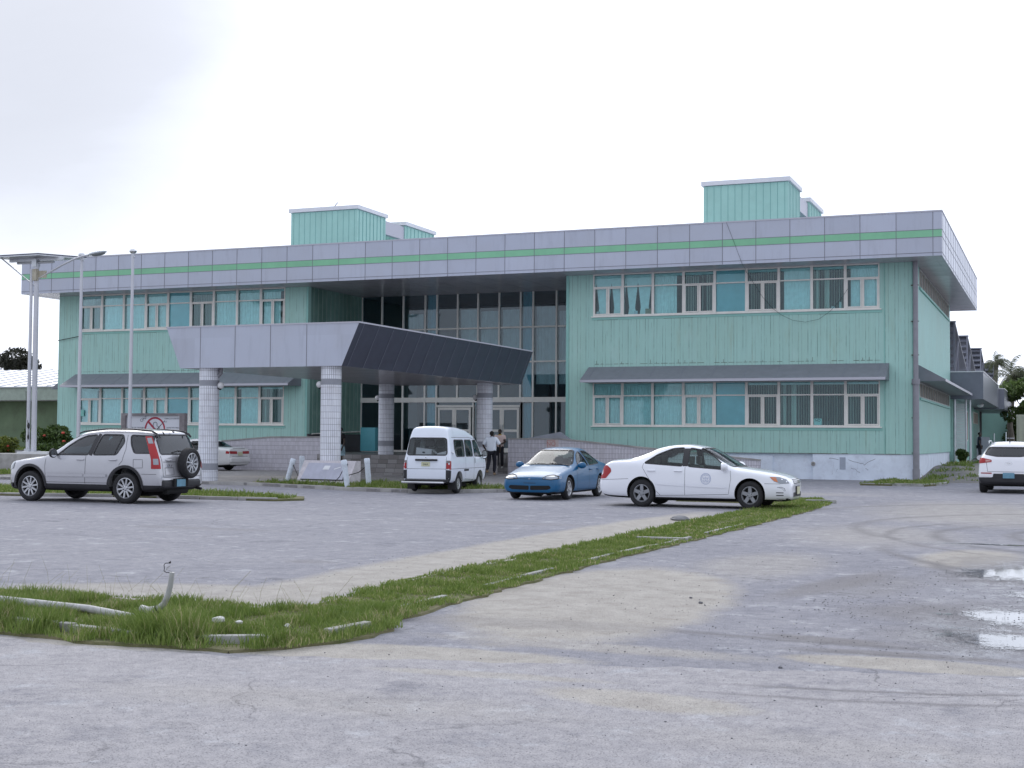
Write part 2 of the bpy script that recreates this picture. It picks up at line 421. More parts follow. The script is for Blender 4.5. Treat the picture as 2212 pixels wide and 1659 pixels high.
# loose stones (too many to count)
def stones(name, n, regions, rmin, rmax, mat, seed):
    r_ = random.Random(seed); b_ = MB()
    ico = [(0, 0, 1)] + [(math.cos(a * 2 * PI / 5) * .9, math.sin(a * 2 * PI / 5) * .9, .25) for a in range(5)] + [(math.cos((a + .5) * 2 * PI / 5) * .8, math.sin((a + .5) * 2 * PI / 5) * .8, -.4) for a in range(5)]
    fs = [(0, 1 + a, 1 + (a + 1) % 5) for a in range(5)] + [(1 + a, 6 + a, 1 + (a + 1) % 5) for a in range(5)] + [(1 + (a + 1) % 5, 6 + a, 6 + (a + 1) % 5) for a in range(5)]
    for _ in range(n):
        x0, x1, y0, y1 = r_.choice(regions)
        x = r_.uniform(x0, x1); y = r_.uniform(y0, y1); r = rmin + (rmax - rmin) * r_.random() ** 4
        a = r_.uniform(0, 6.28); sx, sy, sz = r * r_.uniform(.8, 1.3), r * r_.uniform(.7, 1.1), r * r_.uniform(.45, .8)
        z = .012 + sz * .3
        vs = [(x + (p[0] * math.cos(a) * sx - p[1] * math.sin(a) * sy) * r_.uniform(.85, 1.15), y + (p[0] * math.sin(a) * sx + p[1] * math.cos(a) * sy), z + p[2] * sz) for p in ico]
        b_.add(vs, fs)
    return tag(b_.build(name, mat), kind='stuff')
m_stone = M('crushed_stone', (0.15, 0.15, 0.16), .9, var=.5, vscale=9)
m_coral = M('coral_chips', (0.52, 0.50, 0.46), .9, var=.3, vscale=9)
stones('gravel', 2600, [(-5.2, 1.5, 10, 20), (-3.6, 1.2, 9.5, 14), (-2.4, 1.0, 10, 18), (-2.2, 1, 12.5, 17)], .003, .010, m_stone, 3)
stones('gravel', 900, [(-5.5, 1.5, 6, 10), (-5, 1, 8, 14), (-8.5, -6.9, 11, 22)], .003, .009, m_stone, 5)
stones('gravel', 1200, [(-5.2, 1.5, 8, 20), (-8.8, -6.7, 10.9, 20)], .003, .009, m_coral, 6)
# ------------------------------------------------------------------ building materials
def cladding(name, axis, base=(0.40, 0.65, 0.585)):
    """painted timber boarding: flat boards with dark open joints, thin cover lips, streaks and hairline cracks"""
    m, N, b = new_mat(name)
    pos = N.n('ShaderNodeNewGeometry').outputs['Position']
    px, py, pz = N.sep(pos)
    u = px if axis == 'x' else py
    ws = N.noise(N.comb(N.m('MULTIPLY', u, 9.0), 0.0, N.m('MULTIPLY', pz, 0.55)), 1.0, 5, 0.7)
    ws2 = N.noise(N.comb(N.m('MULTIPLY', u, 30.0), 3.0, N.m('MULTIPLY', pz, 1.3)), 1.0, 3, 0.6)
    big = N.noise(pos, 0.35, 4, 0.6)
    P_ = 0.40
    f = N.m('FRACT', N.m('MULTIPLY', u, 1 / P_))
    board = N.n('ShaderNodeTexWhiteNoise', _noise_dimensions='1D', W=N.m('FLOOR', N.m('MULTIPLY', u, 1 / P_))).outputs[0]
    def line(c_, wd):
        return N.m('SUBTRACT', 1.0, N.m('MULTIPLY', N.m('ABSOLUTE', N.m('SUBTRACT', f, c_)), 1 / wd), clamp=True)
    ju = N.m('MULTIPLY', N.m('SUBTRACT', ws, 0.5), 0.012)
    f = N.m('ADD', f, ju)
    l1 = line(0.06, 0.050); l2 = line(0.40, 0.040)
    j = N.m('MAXIMUM', l1, N.m('MULTIPLY', l2, 0.75))
    brk = N.ramp(N.noise(N.comb(N.m('MULTIPLY', u, 4.1), 1.0, N.m('MULTIPLY', pz, 1.1)), 1.0, 4, 0.7), [(0.40, 0.12), (0.60, 1)])
    j = N.m('MULTIPLY', j, brk)
    c = N.mix(N.ramp(ws, [(0.3, 0), (0.7, 1)]), tuple(x * .93 for x in base), tuple(min(1, x * 1.07) for x in base))
    c = N.mix(N.m('MULTIPLY', N.ramp(big, [(0.4, 0), (0.62, 1)]), 0.35), c, (0.37, 0.57, 0.49))
    c = N.mix(N.m('MULTIPLY', board, 0.12), c, (0.36, 0.62, 0.60))
    crack = N.m('MULTIPLY', N.ramp(ws2, [(0.63, 0), (0.70, 1)]), N.ramp(ws, [(0.45, 0), (0.6, 1)]))
    c = N.mix(N.m('MULTIPLY', crack, 0.7), c, (0.09, 0.17, 0.17))
    c = N.mix(N.m('MULTIPLY', j, 0.74), c, (0.05, 0.10, 0.10))
    run = N.noise(N.comb(N.m('MULTIPLY', u, 2.3), 7.0, N.m('MULTIPLY', pz, .22)), 1.0, 7, .72)
    c = N.mix(N.m('MULTIPLY', N.ramp(run, [(.57, 0), (.70, 1)]), .42), c, (.33, .40, .27))
    c = N.mix(N.m('MULTIPLY', N.ramp(N.noise(N.comb(N.m('MULTIPLY', u, 1.1), 2.0, N.m('MULTIPLY', pz, .5)), 1.0, 6, .7), [(.55, 0), (.72, 1)]), .35), c, (.50, .70, .66))
    N.t.links.new(c, b.inputs['Base Color'])
    b.inputs['Roughness'].default_value = 0.6
    N.t.links.new(N.bump(N.m('SUBTRACT', N.m('MULTIPLY', ws, .3), j), 0.5, 0.01), b.inputs['Normal'])
    return m
m_clad = cladding('mint_boarding_front', 'x'); m_clad_s = cladding('mint_boarding_side', 'y', (0.38, 0.66, 0.60))
m_clad_shade = cladding('mint_boarding_recess_shaded', 'y', (0.14, 0.26, 0.215))  # darker copy of the boarding, recess shade put into its colour

def tiles(name, base1, base2, bw, bh, grout, off=0.0, mort=0.006):
    m, N, b = new_mat(name)
    uv = N.n('ShaderNodeTexCoord').outputs['UV']
    pos = N.n('ShaderNodeNewGeometry').outputs['Position']
    br = N.n('ShaderNodeTexBrick', Vector=uv, Color1=col4(base1), Color2=col4(base2), Mortar=col4(grout), Scale=1.0)
    br.offset = off; br.squash = 1.0
    br.inputs['Brick Width'].default_value = bw; br.inputs['Row Height'].default_value = bh
    br.inputs['Mortar Size'].default_value = mort; br.inputs['Mortar Smooth'].default_value = 0.2; br.inputs['Bias'].default_value = 0.0
    dn = N.noise(pos, 1.6, 6, 0.7)
    c = N.mix(N.m('MULTIPLY', N.ramp(dn, [(0.5, 0), (0.75, 1)]), 0.35), br.outputs['Color'], (0.36, 0.33, 0.33))
    N.t.links.new(c, b.inputs['Base Color'])
    b.inputs['Roughness'].default_value = 0.38
    N.t.links.new(N.bump(br.outputs['Fac'], -0.5, 0.006), b.inputs['Normal'])
    return m
m_tile = tiles('pale_column_tile', (0.76, 0.78, 0.85), (0.84, 0.86, 0.92), .066, .205, (0.24, 0.24, 0.28))
m_tilew = tiles('pale_wall_tile', (0.60, 0.58, 0.63), (0.70, 0.68, 0.74), .066, .205, (0.19, 0.18, 0.21))
m_steptile = tiles('step_tile', (0.19, 0.175, 0.17), (0.33, 0.32, 0.32), .44, .18, (0.10, 0.10, 0.10), .5, .008)
def panels(name, col, rough):
    m, N, b = new_mat(name); pos = N.n('ShaderNodeNewGeometry').outputs['Position']; px, py, pz = N.sep(pos)
    k1 = N.m('FLOOR', N.m('MULTIPLY', N.m('ADD', px, 4.71), 1 / 1.4315)); k2 = N.m('FLOOR', N.m('MULTIPLY', N.m('SUBTRACT', py, 56.8), 1 / 1.4315)); k3 = N.m('FLOOR', N.m('MULTIPLY', pz, 1.0))
    wn = N.n('ShaderNodeTexWhiteNoise', _noise_dimensions='3D', Vector=N.comb(k1, k2, k3)).outputs[0]
    c = N.mix(wn, tuple(x * .945 for x in col), tuple(x * 1.045 for x in col))
    st = N.noise(N.comb(N.m('MULTIPLY', px, 3.2), N.m('MULTIPLY', py, 3.2), N.m('MULTIPLY', pz, .45)), 1.0, 6, .7)
    c = N.mix(N.m('MULTIPLY', N.ramp(st, [(.52, 0), (.72, 1)]), .28), c, tuple(x * .62 for x in col))
    c = N.mix(N.m('MULTIPLY', N.ramp(N.noise(pos, .8, 5, .6), [(.45, 0), (.7, 1)]), .14), c, (.40, .38, .38))
    N.t.links.new(c, b.inputs['Base Color']); b.inputs['Roughness'].default_value = rough; b.inputs['Metallic'].default_value = .15; b.inputs['Specular IOR Level'].default_value = .6
    N.t.links.new(N.bump(N.noise(pos, .9, 2, .5), .12, .15), b.inputs['Normal'])
    return m
m_alu = panels('grey_composite_panel', (0.475, 0.505, 0.60), .30)
m_seam = M('panel_seam', (0.20, 0.20, 0.23), .7); m_seam_lit = M('lit_panel_seam', (0.34, 0.35, 0.39), .7)  # second seam is a lighter copy: sky reflection on the side face coloured in
m_stripe = M('green_stripe_panel', (0.24, 0.56, 0.34), .4, var=.07, vscale=.8, dirt=.3, dirtcol=(.20, .40, .28))
m_soffit = M('soffit_board', (0.52, 0.50, 0.53), .20, var=.10, vscale=1.3)
m_canside = M('shaded_canopy_panel', (0.055, 0.062, 0.093), .38, .1, var=.12)  # slanted sides face downward: their shade is put into the colour
m_canjoint = M('canopy_panel_joint', (0.20, 0.21, 0.26), .5)
m_frame = M('pale_window_frame', (0.84, 0.82, 0.77), .45, var=.06)
m_awn = M('grey_awning_sheet', (0.20, 0.21, 0.24), .5, var=.08)
m_awnlip = M('awning_lip', (0.5, 0.5, 0.56), .4)
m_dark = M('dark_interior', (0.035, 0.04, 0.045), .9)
m_room = M('room_surface', (0.20, 0.215, 0.225), .9)
m_curt = M('pale_curtain_cloth', (0.86, 0.89, 0.87), .9, var=.08, vscale=5)
m_blind = M('vertical_blind_slat', (0.62, 0.62, 0.56), .8)
m_film = M('blue_window_film', (0.27, 0.52, 0.57), .25, var=.1, vscale=1.5)
m_glass = glass_mat('tinted_window_glass', (0.82, 0.98, 0.99), 1.5)
m_glassd = glass_mat('entrance_glass', (0.74, 0.84, 0.87), 1.6)
m_plinth = M('white_plinth_render', (0.76, 0.83, 0.94), .85, var=.08, vscale=1.4, dirt=.40, dirtcol=(0.45, .47, .54), bump=.2, bscale=14)
m_conc = M('weathered_concrete', (0.37, 0.36, 0.35), .9, var=.22, vscale=1.6, dirt=.5, dirtcol=(.17, .16, .14), bump=.3, bscale=25)
m_paving = ground_mat('forecourt_concrete', (0.33, 0.315, 0.31), (0.39, 0.375, 0.36), [(-27, 45, 6, 2.4, .2, .9, .4)], [], speck=.5)
m_roofgrey = M('roof_membrane', (0.3, 0.3, 0.31), .9)
m_pipe = M('grey_downpipe', (0.27, 0.27, 0.30), .5, var=.1)
m_white = M('white_paint', (0.74, 0.75, 0.78), .5, var=.05)
m_black = M('black_rubber', (0.018, 0.018, 0.02), .6)
m_steel = M('galvanised_steel', (0.55, 0.57, 0.60), .35, .75, var=.1)
m_teal = M('teal_board', (0.10, 0.36, 0.42), .5, var=.06)
m_strip = M('bleached_louvre', (0.46, 0.40, 0.35), .7, var=.25, vscale=2.2)
m_globe = M('opal_lamp_globe', (0.75, 0.75, 0.76), .25)
m_rust = M('rusty_joint', (0.10, 0.075, 0.05), .9, var=.4, vscale=6)
m_grey_r = M('grey_render', (0.33, 0.35, 0.40), .85, var=.1, vscale=1.2, dirt=.25)
m_beige = M('beige_sheet', (0.50, 0.52, 0.42), .7, var=.08)

def put(mb, name, mats, parent, smooth=None):
    o = mb.build(name, mats, parent, smooth)
    if parent is not None and parent.type == 'EMPTY':
        o.matrix_parent_inverse = Matrix.Translation(-parent.location)
    return o
def uvbox(o, fn):
    me = o.data; uv = me.uv_layers.new(name='uv')
    for lp in me.loops:
        p = me.vertices[lp.vertex_index].co
        uv.data[lp.index].uv = fn(p)

def each(name, boxes, mat, parent, uv=False):
    """one object per box"""
    out = []
    for q in boxes:
        o = put(MB().box(*q), name, mat, parent)
        if uv: uvbox(o, lambda p: (p.x + p.y, p.z))
        out.append(o)
    return out
# ------------------------------------------------------------------ the mint two-storey building
YF0 = 58.03; Y1 = 63.57; YB = 77.4
XL, XLr, XRl, XR = -49.93, -34.5, -20.93, -5.60
ZC = 1.10; ZT = 9.10
MW = 1.4035
R0, L0 = -19.63, -48.47
H = empty('office_building', (-27.8, YF0, 0), 0, 'long two-storey mint green boarded building with grey roof fascia and a green stripe', 'building')
WZ = [(2.24, 4.20), (7.19, 9.10)]
def wall_front(x0, x1, wx0, wx1):
    b = MB(); y0, y1 = YF0, YF0 + .25
    for (z0, z1) in ((ZC, WZ[0][0]), (WZ[0][1], WZ[1][0])):
        b.box(x0, x1, y0, y1, z0, z1)
    for (z0, z1) in WZ:
        b.box(x0, wx0, y0, y1, z0, z1); b.box(wx1, x1, y0, y1, z0, z1)
    return b
put(wall_front(XRl, XR, R0, R0 + 9 * MW), 'wall', m_clad, H)
put(wall_front(XL, XLr, L0, L0 + 9 * MW), 'wall', m_clad, H)
# returns of the recess, the gable walls
put(MB().box(XLr - .25, XLr, YF0 + .25, Y1, ZC - .2, ZT), 'wall', m_clad_shade, H)
put(MB().box(XRl, XRl + .25, YF0 + .25, Y1, ZC, ZT), 'wall', m_clad_shade, H)
b = MB()
SY0, SY1 = 60.2, 76.6
for z0, z1 in ((ZC, 3.52), (4.22, 8.27)): b.box(XR - .25, XR, YF0 + .25, YB, z0, z1)
for z0, z1 in ((3.52, 4.22), (8.27, ZT)):
    b.box(XR - .25, XR, YF0 + .25, SY0, z0, z1); b.box(XR - .25, XR, SY1, YB, z0, z1)
put(b, 'wall', m_clad_s, H)
put(MB().box(XL, XL + .25, YF0 + .25, YB, ZC, ZT), 'wall', m_clad_s, H)
put(MB().box(XL + .25, XR - .25, YB - .25, YB, 0, ZT), 'wall', m_clad, H)
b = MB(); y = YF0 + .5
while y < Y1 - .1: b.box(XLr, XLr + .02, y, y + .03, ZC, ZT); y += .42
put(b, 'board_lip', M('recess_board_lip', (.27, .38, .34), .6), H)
# corner covers and thin cover strips at the storey joints
M('mint_trim', (0.28, 0.545, 0.49), .6, var=.05)
each('corner_trim', [(x, x + .03, YF0 - .022, YF0, ZC, ZT) for x in (XR - .10, XR - 1.22)] + [(XRl, XRl + .12, YF0 - .025, YF0, ZC, ZT), (XLr - .12, XLr, YF0 - .025, YF0, ZC, ZT)], bpy.data.materials['mint_trim'], H)
# drip line with rusty fixings above each awning and at the foot of the boards
b = MB(); r_ = random.Random(5)
for (x0, x1) in ((XRl, XR), (XL, XLr)):
    x = x0
    while x < x1 - .3:
        l = r_.uniform(.25, .75)
        if r_.random() < .72:
            b.box(x, min(x + l, x1), YF0 - .012, YF0, ZC - .008, ZC + r_.uniform(.004, .014))
        x += l
    wx = (R0 if x0 > -30 else L0)
    x = wx - .1
    while x < wx + 9 * MW:
        l = r_.uniform(.12, .34)
        if r_.random() < .8:
            b.box(x, x + l, YF0 - .008, YF0, 5.02, 5.02 + r_.uniform(.006, .018))
            if r_.random() < .4: b.box(x + l * .4, x + l * .4 + .011, YF0 - .008, YF0, 5.02, 5.02 + r_.uniform(.03, .18))
        if r_.random() < .5: b.box(x, x + l, YF0 - .012, YF0, 2.085, 2.085 + .014)
        x += l + .06
    for xx in (wx + .2, wx + 3.3, wx + 10.1):
        b.box(xx, xx + r_.uniform(.6, 1.6), YF0 - .012, YF0, 7.02, 7.05)
put(b, 'rusty_drip_strip', m_rust, H)
# plinth
each('plinth', [(XL, XLr, YF0 + .05, YF0 + .3, 0, ZC), (XL + .05, XL + .3, YF0 + .3, YB, 0, ZC)], m_plinth, H)
b = MB()
b.box(-9.79, XR - .02, YF0 + .03, YF0 + .3, 0, ZC - .01); b.box(XRl, -9.79, YF0 + .16, YF0 + .3, 0, ZC - .01)
b.box(-13.9, -11.5, YF0 + .08, YF0 + .16, .0, .99)
b.box(XR - .3, XR - .06, YF0 + .3, YB, 0, ZC - .01)
put(b, 'plinth', m_plinth, H)
b = MB(); b.box(-8.66, -8.42, YF0 + .016, YF0 + .03, .44, .95)
put(b, 'cover_plate', M('grey_cover_plate', (.38, .42, .50), .7, var=.05), H)
b = MB(); T = Matrix.Translation((-9.77, YF0 + .03, .66)) @ Matrix.Rotation(PI / 2, 4, 'X')
b.lathe([(.05, .06), (.085, .06), (.095, .0)], 20, T); b.lathe([(.0, .02), (.05, .02)], 20, T)
put(b, 'vent_pipe', m_conc, H)
# cracks in the render: slim grey bars laid on the face
b = MB(); r_ = random.Random(11)
def crack(x, z, dx, dz, n, wd=.008):
    for _ in range(n):
        nx, nz_ = x + dx * r_.uniform(.3, 1.2), z + dz * r_.uniform(.2, 1.3) + r_.uniform(-.04, .04)
        b.hexa([(x, YF0 + .026, z - wd), (nx, YF0 + .026, nz_ - wd), (nx, YF0 + .031, nz_ - wd), (x, YF0 + .031, z - wd), (x, YF0 + .026, z + wd), (nx, YF0 + .026, nz_ + wd), (nx, YF0 + .031, nz_ + wd), (x, YF0 + .031, z + wd)])
        x, z = nx, nz_
for a in ((-9.1, .9, .12, -.03, 5), (-8.9, .75, -.03, -.12, 5), (-8.3, .85, .13, -.04, 6), (-7.9, .85, -.02, -.13, 5), (-8.2, .5, .12, -.05, 5), (-7.6, .5, .04, -.1, 4), (-8.75, .45, -.05, -.08, 3), (-7.2, .9, -.1, -.07, 5)): crack(*a)
put(b, 'plinth_crack', M('crack_grey', (.20, .20, .24), .9), H)

# ---- windows -----------------------------------------------------
def curtain_mesh(x0, x1, z0, z1, y, amp, wl, seed, tie=None):
    b = MB(); n = max(4, int((x1 - x0) / .022)); r_ = random.Random(seed); ph = r_.uniform(0, 6)
    top = []; bot = []
    for i in range(n + 1):
        x = x0 + (x1 - x0) * i / n
        yy = y + amp * math.sin(2 * PI * x / wl + ph) + amp * .5 * math.sin(2 * PI * x / (wl * .37) + ph * 2)
        top.append((x, yy, z1)); bot.append((x, yy, z0))
    for i in range(n): b.quad(bot[i], bot[i + 1], top[i + 1], top[i])
    return b
def blinds_mesh(x0, x1, z0, z1, y, pitch, w_, ang, seed, skip=0.0):
    b = MB(); r_ = random.Random(seed); x = x0 + pitch / 2
    while x < x1:
        if r_.random() > skip:
            a = ang + r_.uniform(-.12, .12); dx, dy = w_ / 2 * math.cos(a), w_ / 2 * math.sin(a)
            b.quad((x - dx, y - dy, z0), (x + dx, y + dy, z0), (x + dx, y + dy, z1), (x - dx, y - dy, z1))
        x += pitch
    return b
def spike_mesh(x0, x1, z0, z1, y, xs_):
    """knotted curtain panels leaving tall dark diamonds between them"""
    b = MB(); H_ = z1 - z0; rows = 14
    bounds = [x0] + xs_ + [x1]
    for i in range(len(bounds) - 1):
        a, c_ = bounds[i], bounds[i + 1]
        for k in range(rows):
            t0, t1 = k / rows, (k + 1) / rows
            def g_(t_): return .13 * (1 - abs(t_ - .22) / .22) * .45 + .075 if t_ < .22 else max(0, .135 * (1 - (t_ - .22) / .66))
            l0, l1 = (g_(t0), g_(t1)) if i > 0 else (0, 0)
            r0_, r1_ = (g_(t0), g_(t1)) if i < len(bounds) - 2 else (0, 0)
            b.quad((a + l0, y, z0 + t0 * H_), (c_ - r0_, y + .02, z0 + t0 * H_), (c_ - r1_, y + .02, z0 + t1 * H_), (a + l1, y, z0 + t1 * H_))
    return b
def window(i, wx, z0, z1, wing, row, style):
    x0 = wx + i * MW; x1 = x0 + MW; cas = i in (0, 3, 5, 8)
    zt = z0 + (z1 - z0) * .69; y0, y1 = YF0 - .03, YF0 + .08
    f = MB(); mw_ = .05
    f.box(x0, x0 + mw_, y0, y1, z0, z1); f.box(x1 - mw_, x1, y0, y1, z0, z1)
    f.box(x0 + mw_, x1 - mw_, y0 + .004, y1, z0, z0 + .06); f.box(x0 + mw_, x1 - mw_, y0 + .004, y1, z1 - .05, z1)
    f.box(x0 + mw_, x1 - mw_, y0 + .002, y1, zt - .028, zt + .028)
    if cas:
        xm = (x0 + x1) / 2
        f.box(xm - .03, xm + .03, y0 + .006, y1, z0 + .06, zt - .028)
        for (a, c_) in ((x0 + mw_ + .008, xm - .035), (xm + .035, x1 - mw_ - .008)):
            f.box(a, a + .045, y0 - .022, y0 + .01, z0 + .065, zt - .034); f.box(c_ - .045, c_, y0 - .022, y0 + .01, z0 + .065, zt - .034)
            f.box(a + .045, c_ - .045, y0 - .022, y0 + .01, z0 + .065, z0 + .115); f.box(a + .045, c_ - .045, y0 - .022, y0 + .01, zt - .084, zt - .034)
    w_ = put(f, 'window', m_frame, H)
    MB().box(x0 + mw_, x1 - mw_, YF0 + .02, YF0 + .028, z0 + .06, z1 - .05).build('pane', m_glass, w_)
    cx0, cx1 = x0 + .03, x1 - .03; yc = YF0 + .17; zc1 = z1 - .15; sd = hash((wing, row, i)) % 997 + i * 13
    sd = i * 31 + row * 7 + (3 if wing == 'R' else 11)
    if style == 'full': c_ = curtain_mesh(cx0, cx1, z0, zc1, yc, .022, .16, sd)
    elif style == 'left': c_ = curtain_mesh(cx0, cx0 + (cx1 - cx0) * .76, z0, zc1, yc, .022, .16, sd)
    elif style == 'right': c_ = curtain_mesh(cx0 + .16, cx1, z0, zc1, yc, .016, .22, sd)
    elif style == 'mid': c_ = curtain_mesh(cx0 + .48, cx0 + .74, z0, zc1, yc, .012, .2, sd); c_.v += []; 
    elif style == 'blinds': c_ = blinds_mesh(cx0, cx1, z0, zc1, yc, .105, .085, 1.12, sd, .12)
    elif style == 'open': c_ = blinds_mesh(cx0, cx1, z0, zc1, yc, .105, .085, 1.38, sd)
    elif style == 'mixed':
        c_ = blinds_mesh(cx0, cx1, z0, zc1, yc, .105, .085, 1.25, sd)
        q_ = curtain_mesh(cx0 + .10, cx0 + .22, z0, zc1, yc + .03, .0, .2, sd); c_.add(q_.v, q_.f)
        q_ = curtain_mesh(cx0 + .5, cx0 + .7, z0, zc1, yc + .03, .0, .2, sd); c_.add(q_.v, q_.f)
    elif style == 'spike0': c_ = spike_mesh(cx0 - .05, cx1, z0, zc1, yc, [cx0 + .06, cx0 + .78])
    elif style == 'spike1': c_ = spike_mesh(cx0, cx1 - .05, z0, zc1, yc, [cx0 + .08, cx0 + .62, cx0 + 1.25])
    elif style == 'film': c_ = MB().box(cx0, cx1, YF0 + .045, YF0 + .05, z0, z1 - .03)
    else: c_ = None
    if c_ is not None: c_.build('blind' if style in ('blinds', 'open', 'mixed') else ('film_sheet' if style == 'film' else 'curtain'), {'blinds': m_blind, 'open': m_blind, 'mixed': m_blind, 'film': m_film}.get(style, m_curt), w_)
    if style != 'film': MB().box(cx0, cx1, YF0 + .13, YF0 + .21, z1 - .17, z1 - .06).build('pelmet', m_curt, w_)
    return w_
sty = {('R', 1): ['spike0', 'spike1', 'left', 'blinds', 'film', 'open', 'right', 'mixed', 'right'],
       ('R', 0): ['full', 'full', 'full', 'full', 'film', 'open', 'mixed', 'open', 'blinds'],
       ('L', 1): ['mixed', 'full', 'full', 'full', 'film', 'open', 'full', 'full', 'left'],
       ('L', 0): ['left', 'full', 'left', 'full', 'film', 'full', 'full', 'right', 'mixed']}
wins = {}
for wing, wx in (('L', L0), ('R', R0)):
    for row, (z0, z1) in enumerate(WZ):
        for i in range(9): wins[wing, row, i] = window(i, wx, z0, z1, wing, row, sty[wing, row][i])
        put(MB().box(wx - .08, wx + 9 * MW + .08, YF0 - .075, YF0, z0 - .045, z0), 'window_sill', m_frame, H)
        put(MB().box(wx - .06, wx + 9 * MW + .10, YF0 - .025, YF0, z0 - .16, z0 - .045), 'sill_board', bpy.data.materials['mint_trim'], H)
# mullion covers running over pairs of windows
for wing, wx in (('L', L0), ('R', R0)):
    for row, (z0, z1) in enumerate(WZ):
        for i in range(1, 9): MB().box(wx + i * MW - .06, wx + i * MW + .06, YF0 - .055, YF0 - .03, z0, z1).build('mullion_cover', m_frame, wins[wing, row, i])
# paper notices and clutter in the windows
def text_obj(s, size, mat, parent, loc, rot=(PI / 2, 0, 0), name='lettering', extrude=.001, align='CENTER'):
    cu = bpy.data.curves.new(name, 'FONT'); cu.body = s; cu.size = size; cu.extrude = extrude; cu.align_x = align; cu.align_y = 'CENTER'
    cu.materials.append(mat)
    tmp = bpy.data.objects.new(name, cu); C.objects.link(tmp)
    dg = bpy.context.evaluated_depsgraph_get(); me = bpy.data.meshes.new_from_object(tmp.evaluated_get(dg))
    bpy.data.objects.remove(tmp)
    me.transform(Matrix.LocRotScale(Vector(loc), Euler(rot), Vector((1, 1, 1))))
    me.materials.clear(); me.materials.append(mat)
    return link(name, me, parent)
m_paper = M('pale_teal_paper', (.55, .75, .70), .8); m_ink = M('dark_ink', (.03, .05, .06), .8)
w7 = wins['R', 0, 7]; xn = R0 + 7 * MW
n_ = MB().box(xn + .06, xn + .40, YF0 + .03, YF0 + .034, 2.31, 2.58).build('paper_notice', m_paper, w7)
text_obj('NO', .15, m_ink, w7, (xn + .23, YF0 + .0285, 2.50))
w0 = wins['L', 0, 0]
MB().box(L0 + .10, L0 + .34, YF0 - .036, YF0 - .031, 2.66, 3.0).build('paper_notice', M('mint_paper', (.25, .58, .52), .8), w0)
for (k, dx, dz, ww, hh, cc) in ((('R', 1, 1), 1.02, .1, .26, .24, (.35, .28, .2)), (('R', 1, 1), .5, .1, .16, .16, (.6, .65, .68)), (('R', 1, 0), .12, .1, .15, .18, (.6, .6, .6)), (('R', 1, 7), 1.12, .1, .10, .28, (.6, .66, .62)), (('R', 1, 7), .8, .1, .16, .1, (.6, .62, .62))):
    x = R0 + k[2] * MW + dx
    MB().box(x, x + ww, YF0 + .09, YF0 + .13, 7.25, 7.25 + hh).build('window_clutter', M('shelf_clutter', cc, .7), wins[k])
# rooms behind the windows
for x0, x1 in ((XL + .25, XLr - .25), (XRl + .25, XR - .25)):
    b = MB(); b.box(x0, x1, YF0 + 2.4, YF0 + 2.5, ZC, ZT)
    b.box(x0, x1, YF0 + .25, YF0 + 2.4, 5.0, 5.3); b.box(x0, x1, YF0 + .25, YF0 + 2.4, ZC - .1, ZC + .05)
    put(b, 'room_lining', m_room, H)
# ---- awnings ------------------------------------------------------
def awning(x0, x1, jn):
    a = MB(); yo = YF0 - 1.25; zt, zo, zi = 4.90, 4.25, 4.17
    a.hexa([(x0, yo, zi), (x1, yo, zi), (x1, YF0, zi), (x0, YF0, zi), (x0, yo, zo), (x1, yo, zo), (x1, YF0, zt), (x0, YF0, zt)])
    o = put(a, 'window_awning', m_awn, H)
    l = MB().box(x0 + .01, x1 - .01, yo - .012, yo, 4.155, 4.265)
    l.build('awning_lip', m_awnlip, o)
    j = MB(); n = 9
    for k in range(n + 1):
        x = x0 + .35 + (x1 - x0 - .7) * k / n
        j.hexa([(x - .008, yo, zo), (x + .008, yo, zo), (x + .008, YF0, zt), (x - .008, YF0, zt), (x - .008, yo, zo + .008), (x + .008, yo, zo + .008), (x + .008, YF0, zt + .008), (x - .008, YF0, zt + .008)])
    j.build('awning_joint', m_canjoint, o)
    return o
awning(-19.83, -6.62, 9); awning(-48.75, -34.85, 9)
for (x0, sx) in ((XR, 1), (XL, -1)):
    a = MB(); xo = x0 + sx * 1.15; ya, yb = 58.9, 77.2
    p = [(x0, ya, 4.17), (xo, ya, 4.17), (xo, yb, 4.17), (x0, yb, 4.17), (x0, ya, 4.9), (xo, ya, 4.25), (xo, yb, 4.25), (x0, yb, 4.9)]
    a.hexa(p); o = put(a, 'window_awning', m_awn, H)
    MB().box(min(xo, xo + sx * .012), max(xo, xo + sx * .012), ya, yb, 4.155, 4.265).build('awning_lip', m_awnlip, o)
# ---- strip windows of the gable wall ---------------------------------
for z0, z1 in ((3.52, 4.17), (8.27, ZT - .02)):
    f = MB(); f.box(XR - .06, XR + .02, SY0, SY1, z0, z0 + .06); f.box(XR - .06, XR + .02, SY0, SY1, z1 - .05, z1)
    n = 13
    for k in range(n + 1):
        y = SY0 + (SY1 - SY0) * k / n; f.box(XR - .06, XR + .015, y - .04, y + .04, z0 + .06, z1 - .05)
    o = put(f, 'strip_window', M('aged_frame', (.48, .50, .48), .6, var=.1), H)
    MB().box(XR - .10, XR - .07, SY0, SY1, z0, z1).build('louvre_panel', m_strip, o)
    put(MB().box(XR, XR + .07, SY0 - .1, SY1 + .1, z0 - .10, z0), 'window_sill', bpy.data.materials['mint_trim'], H)
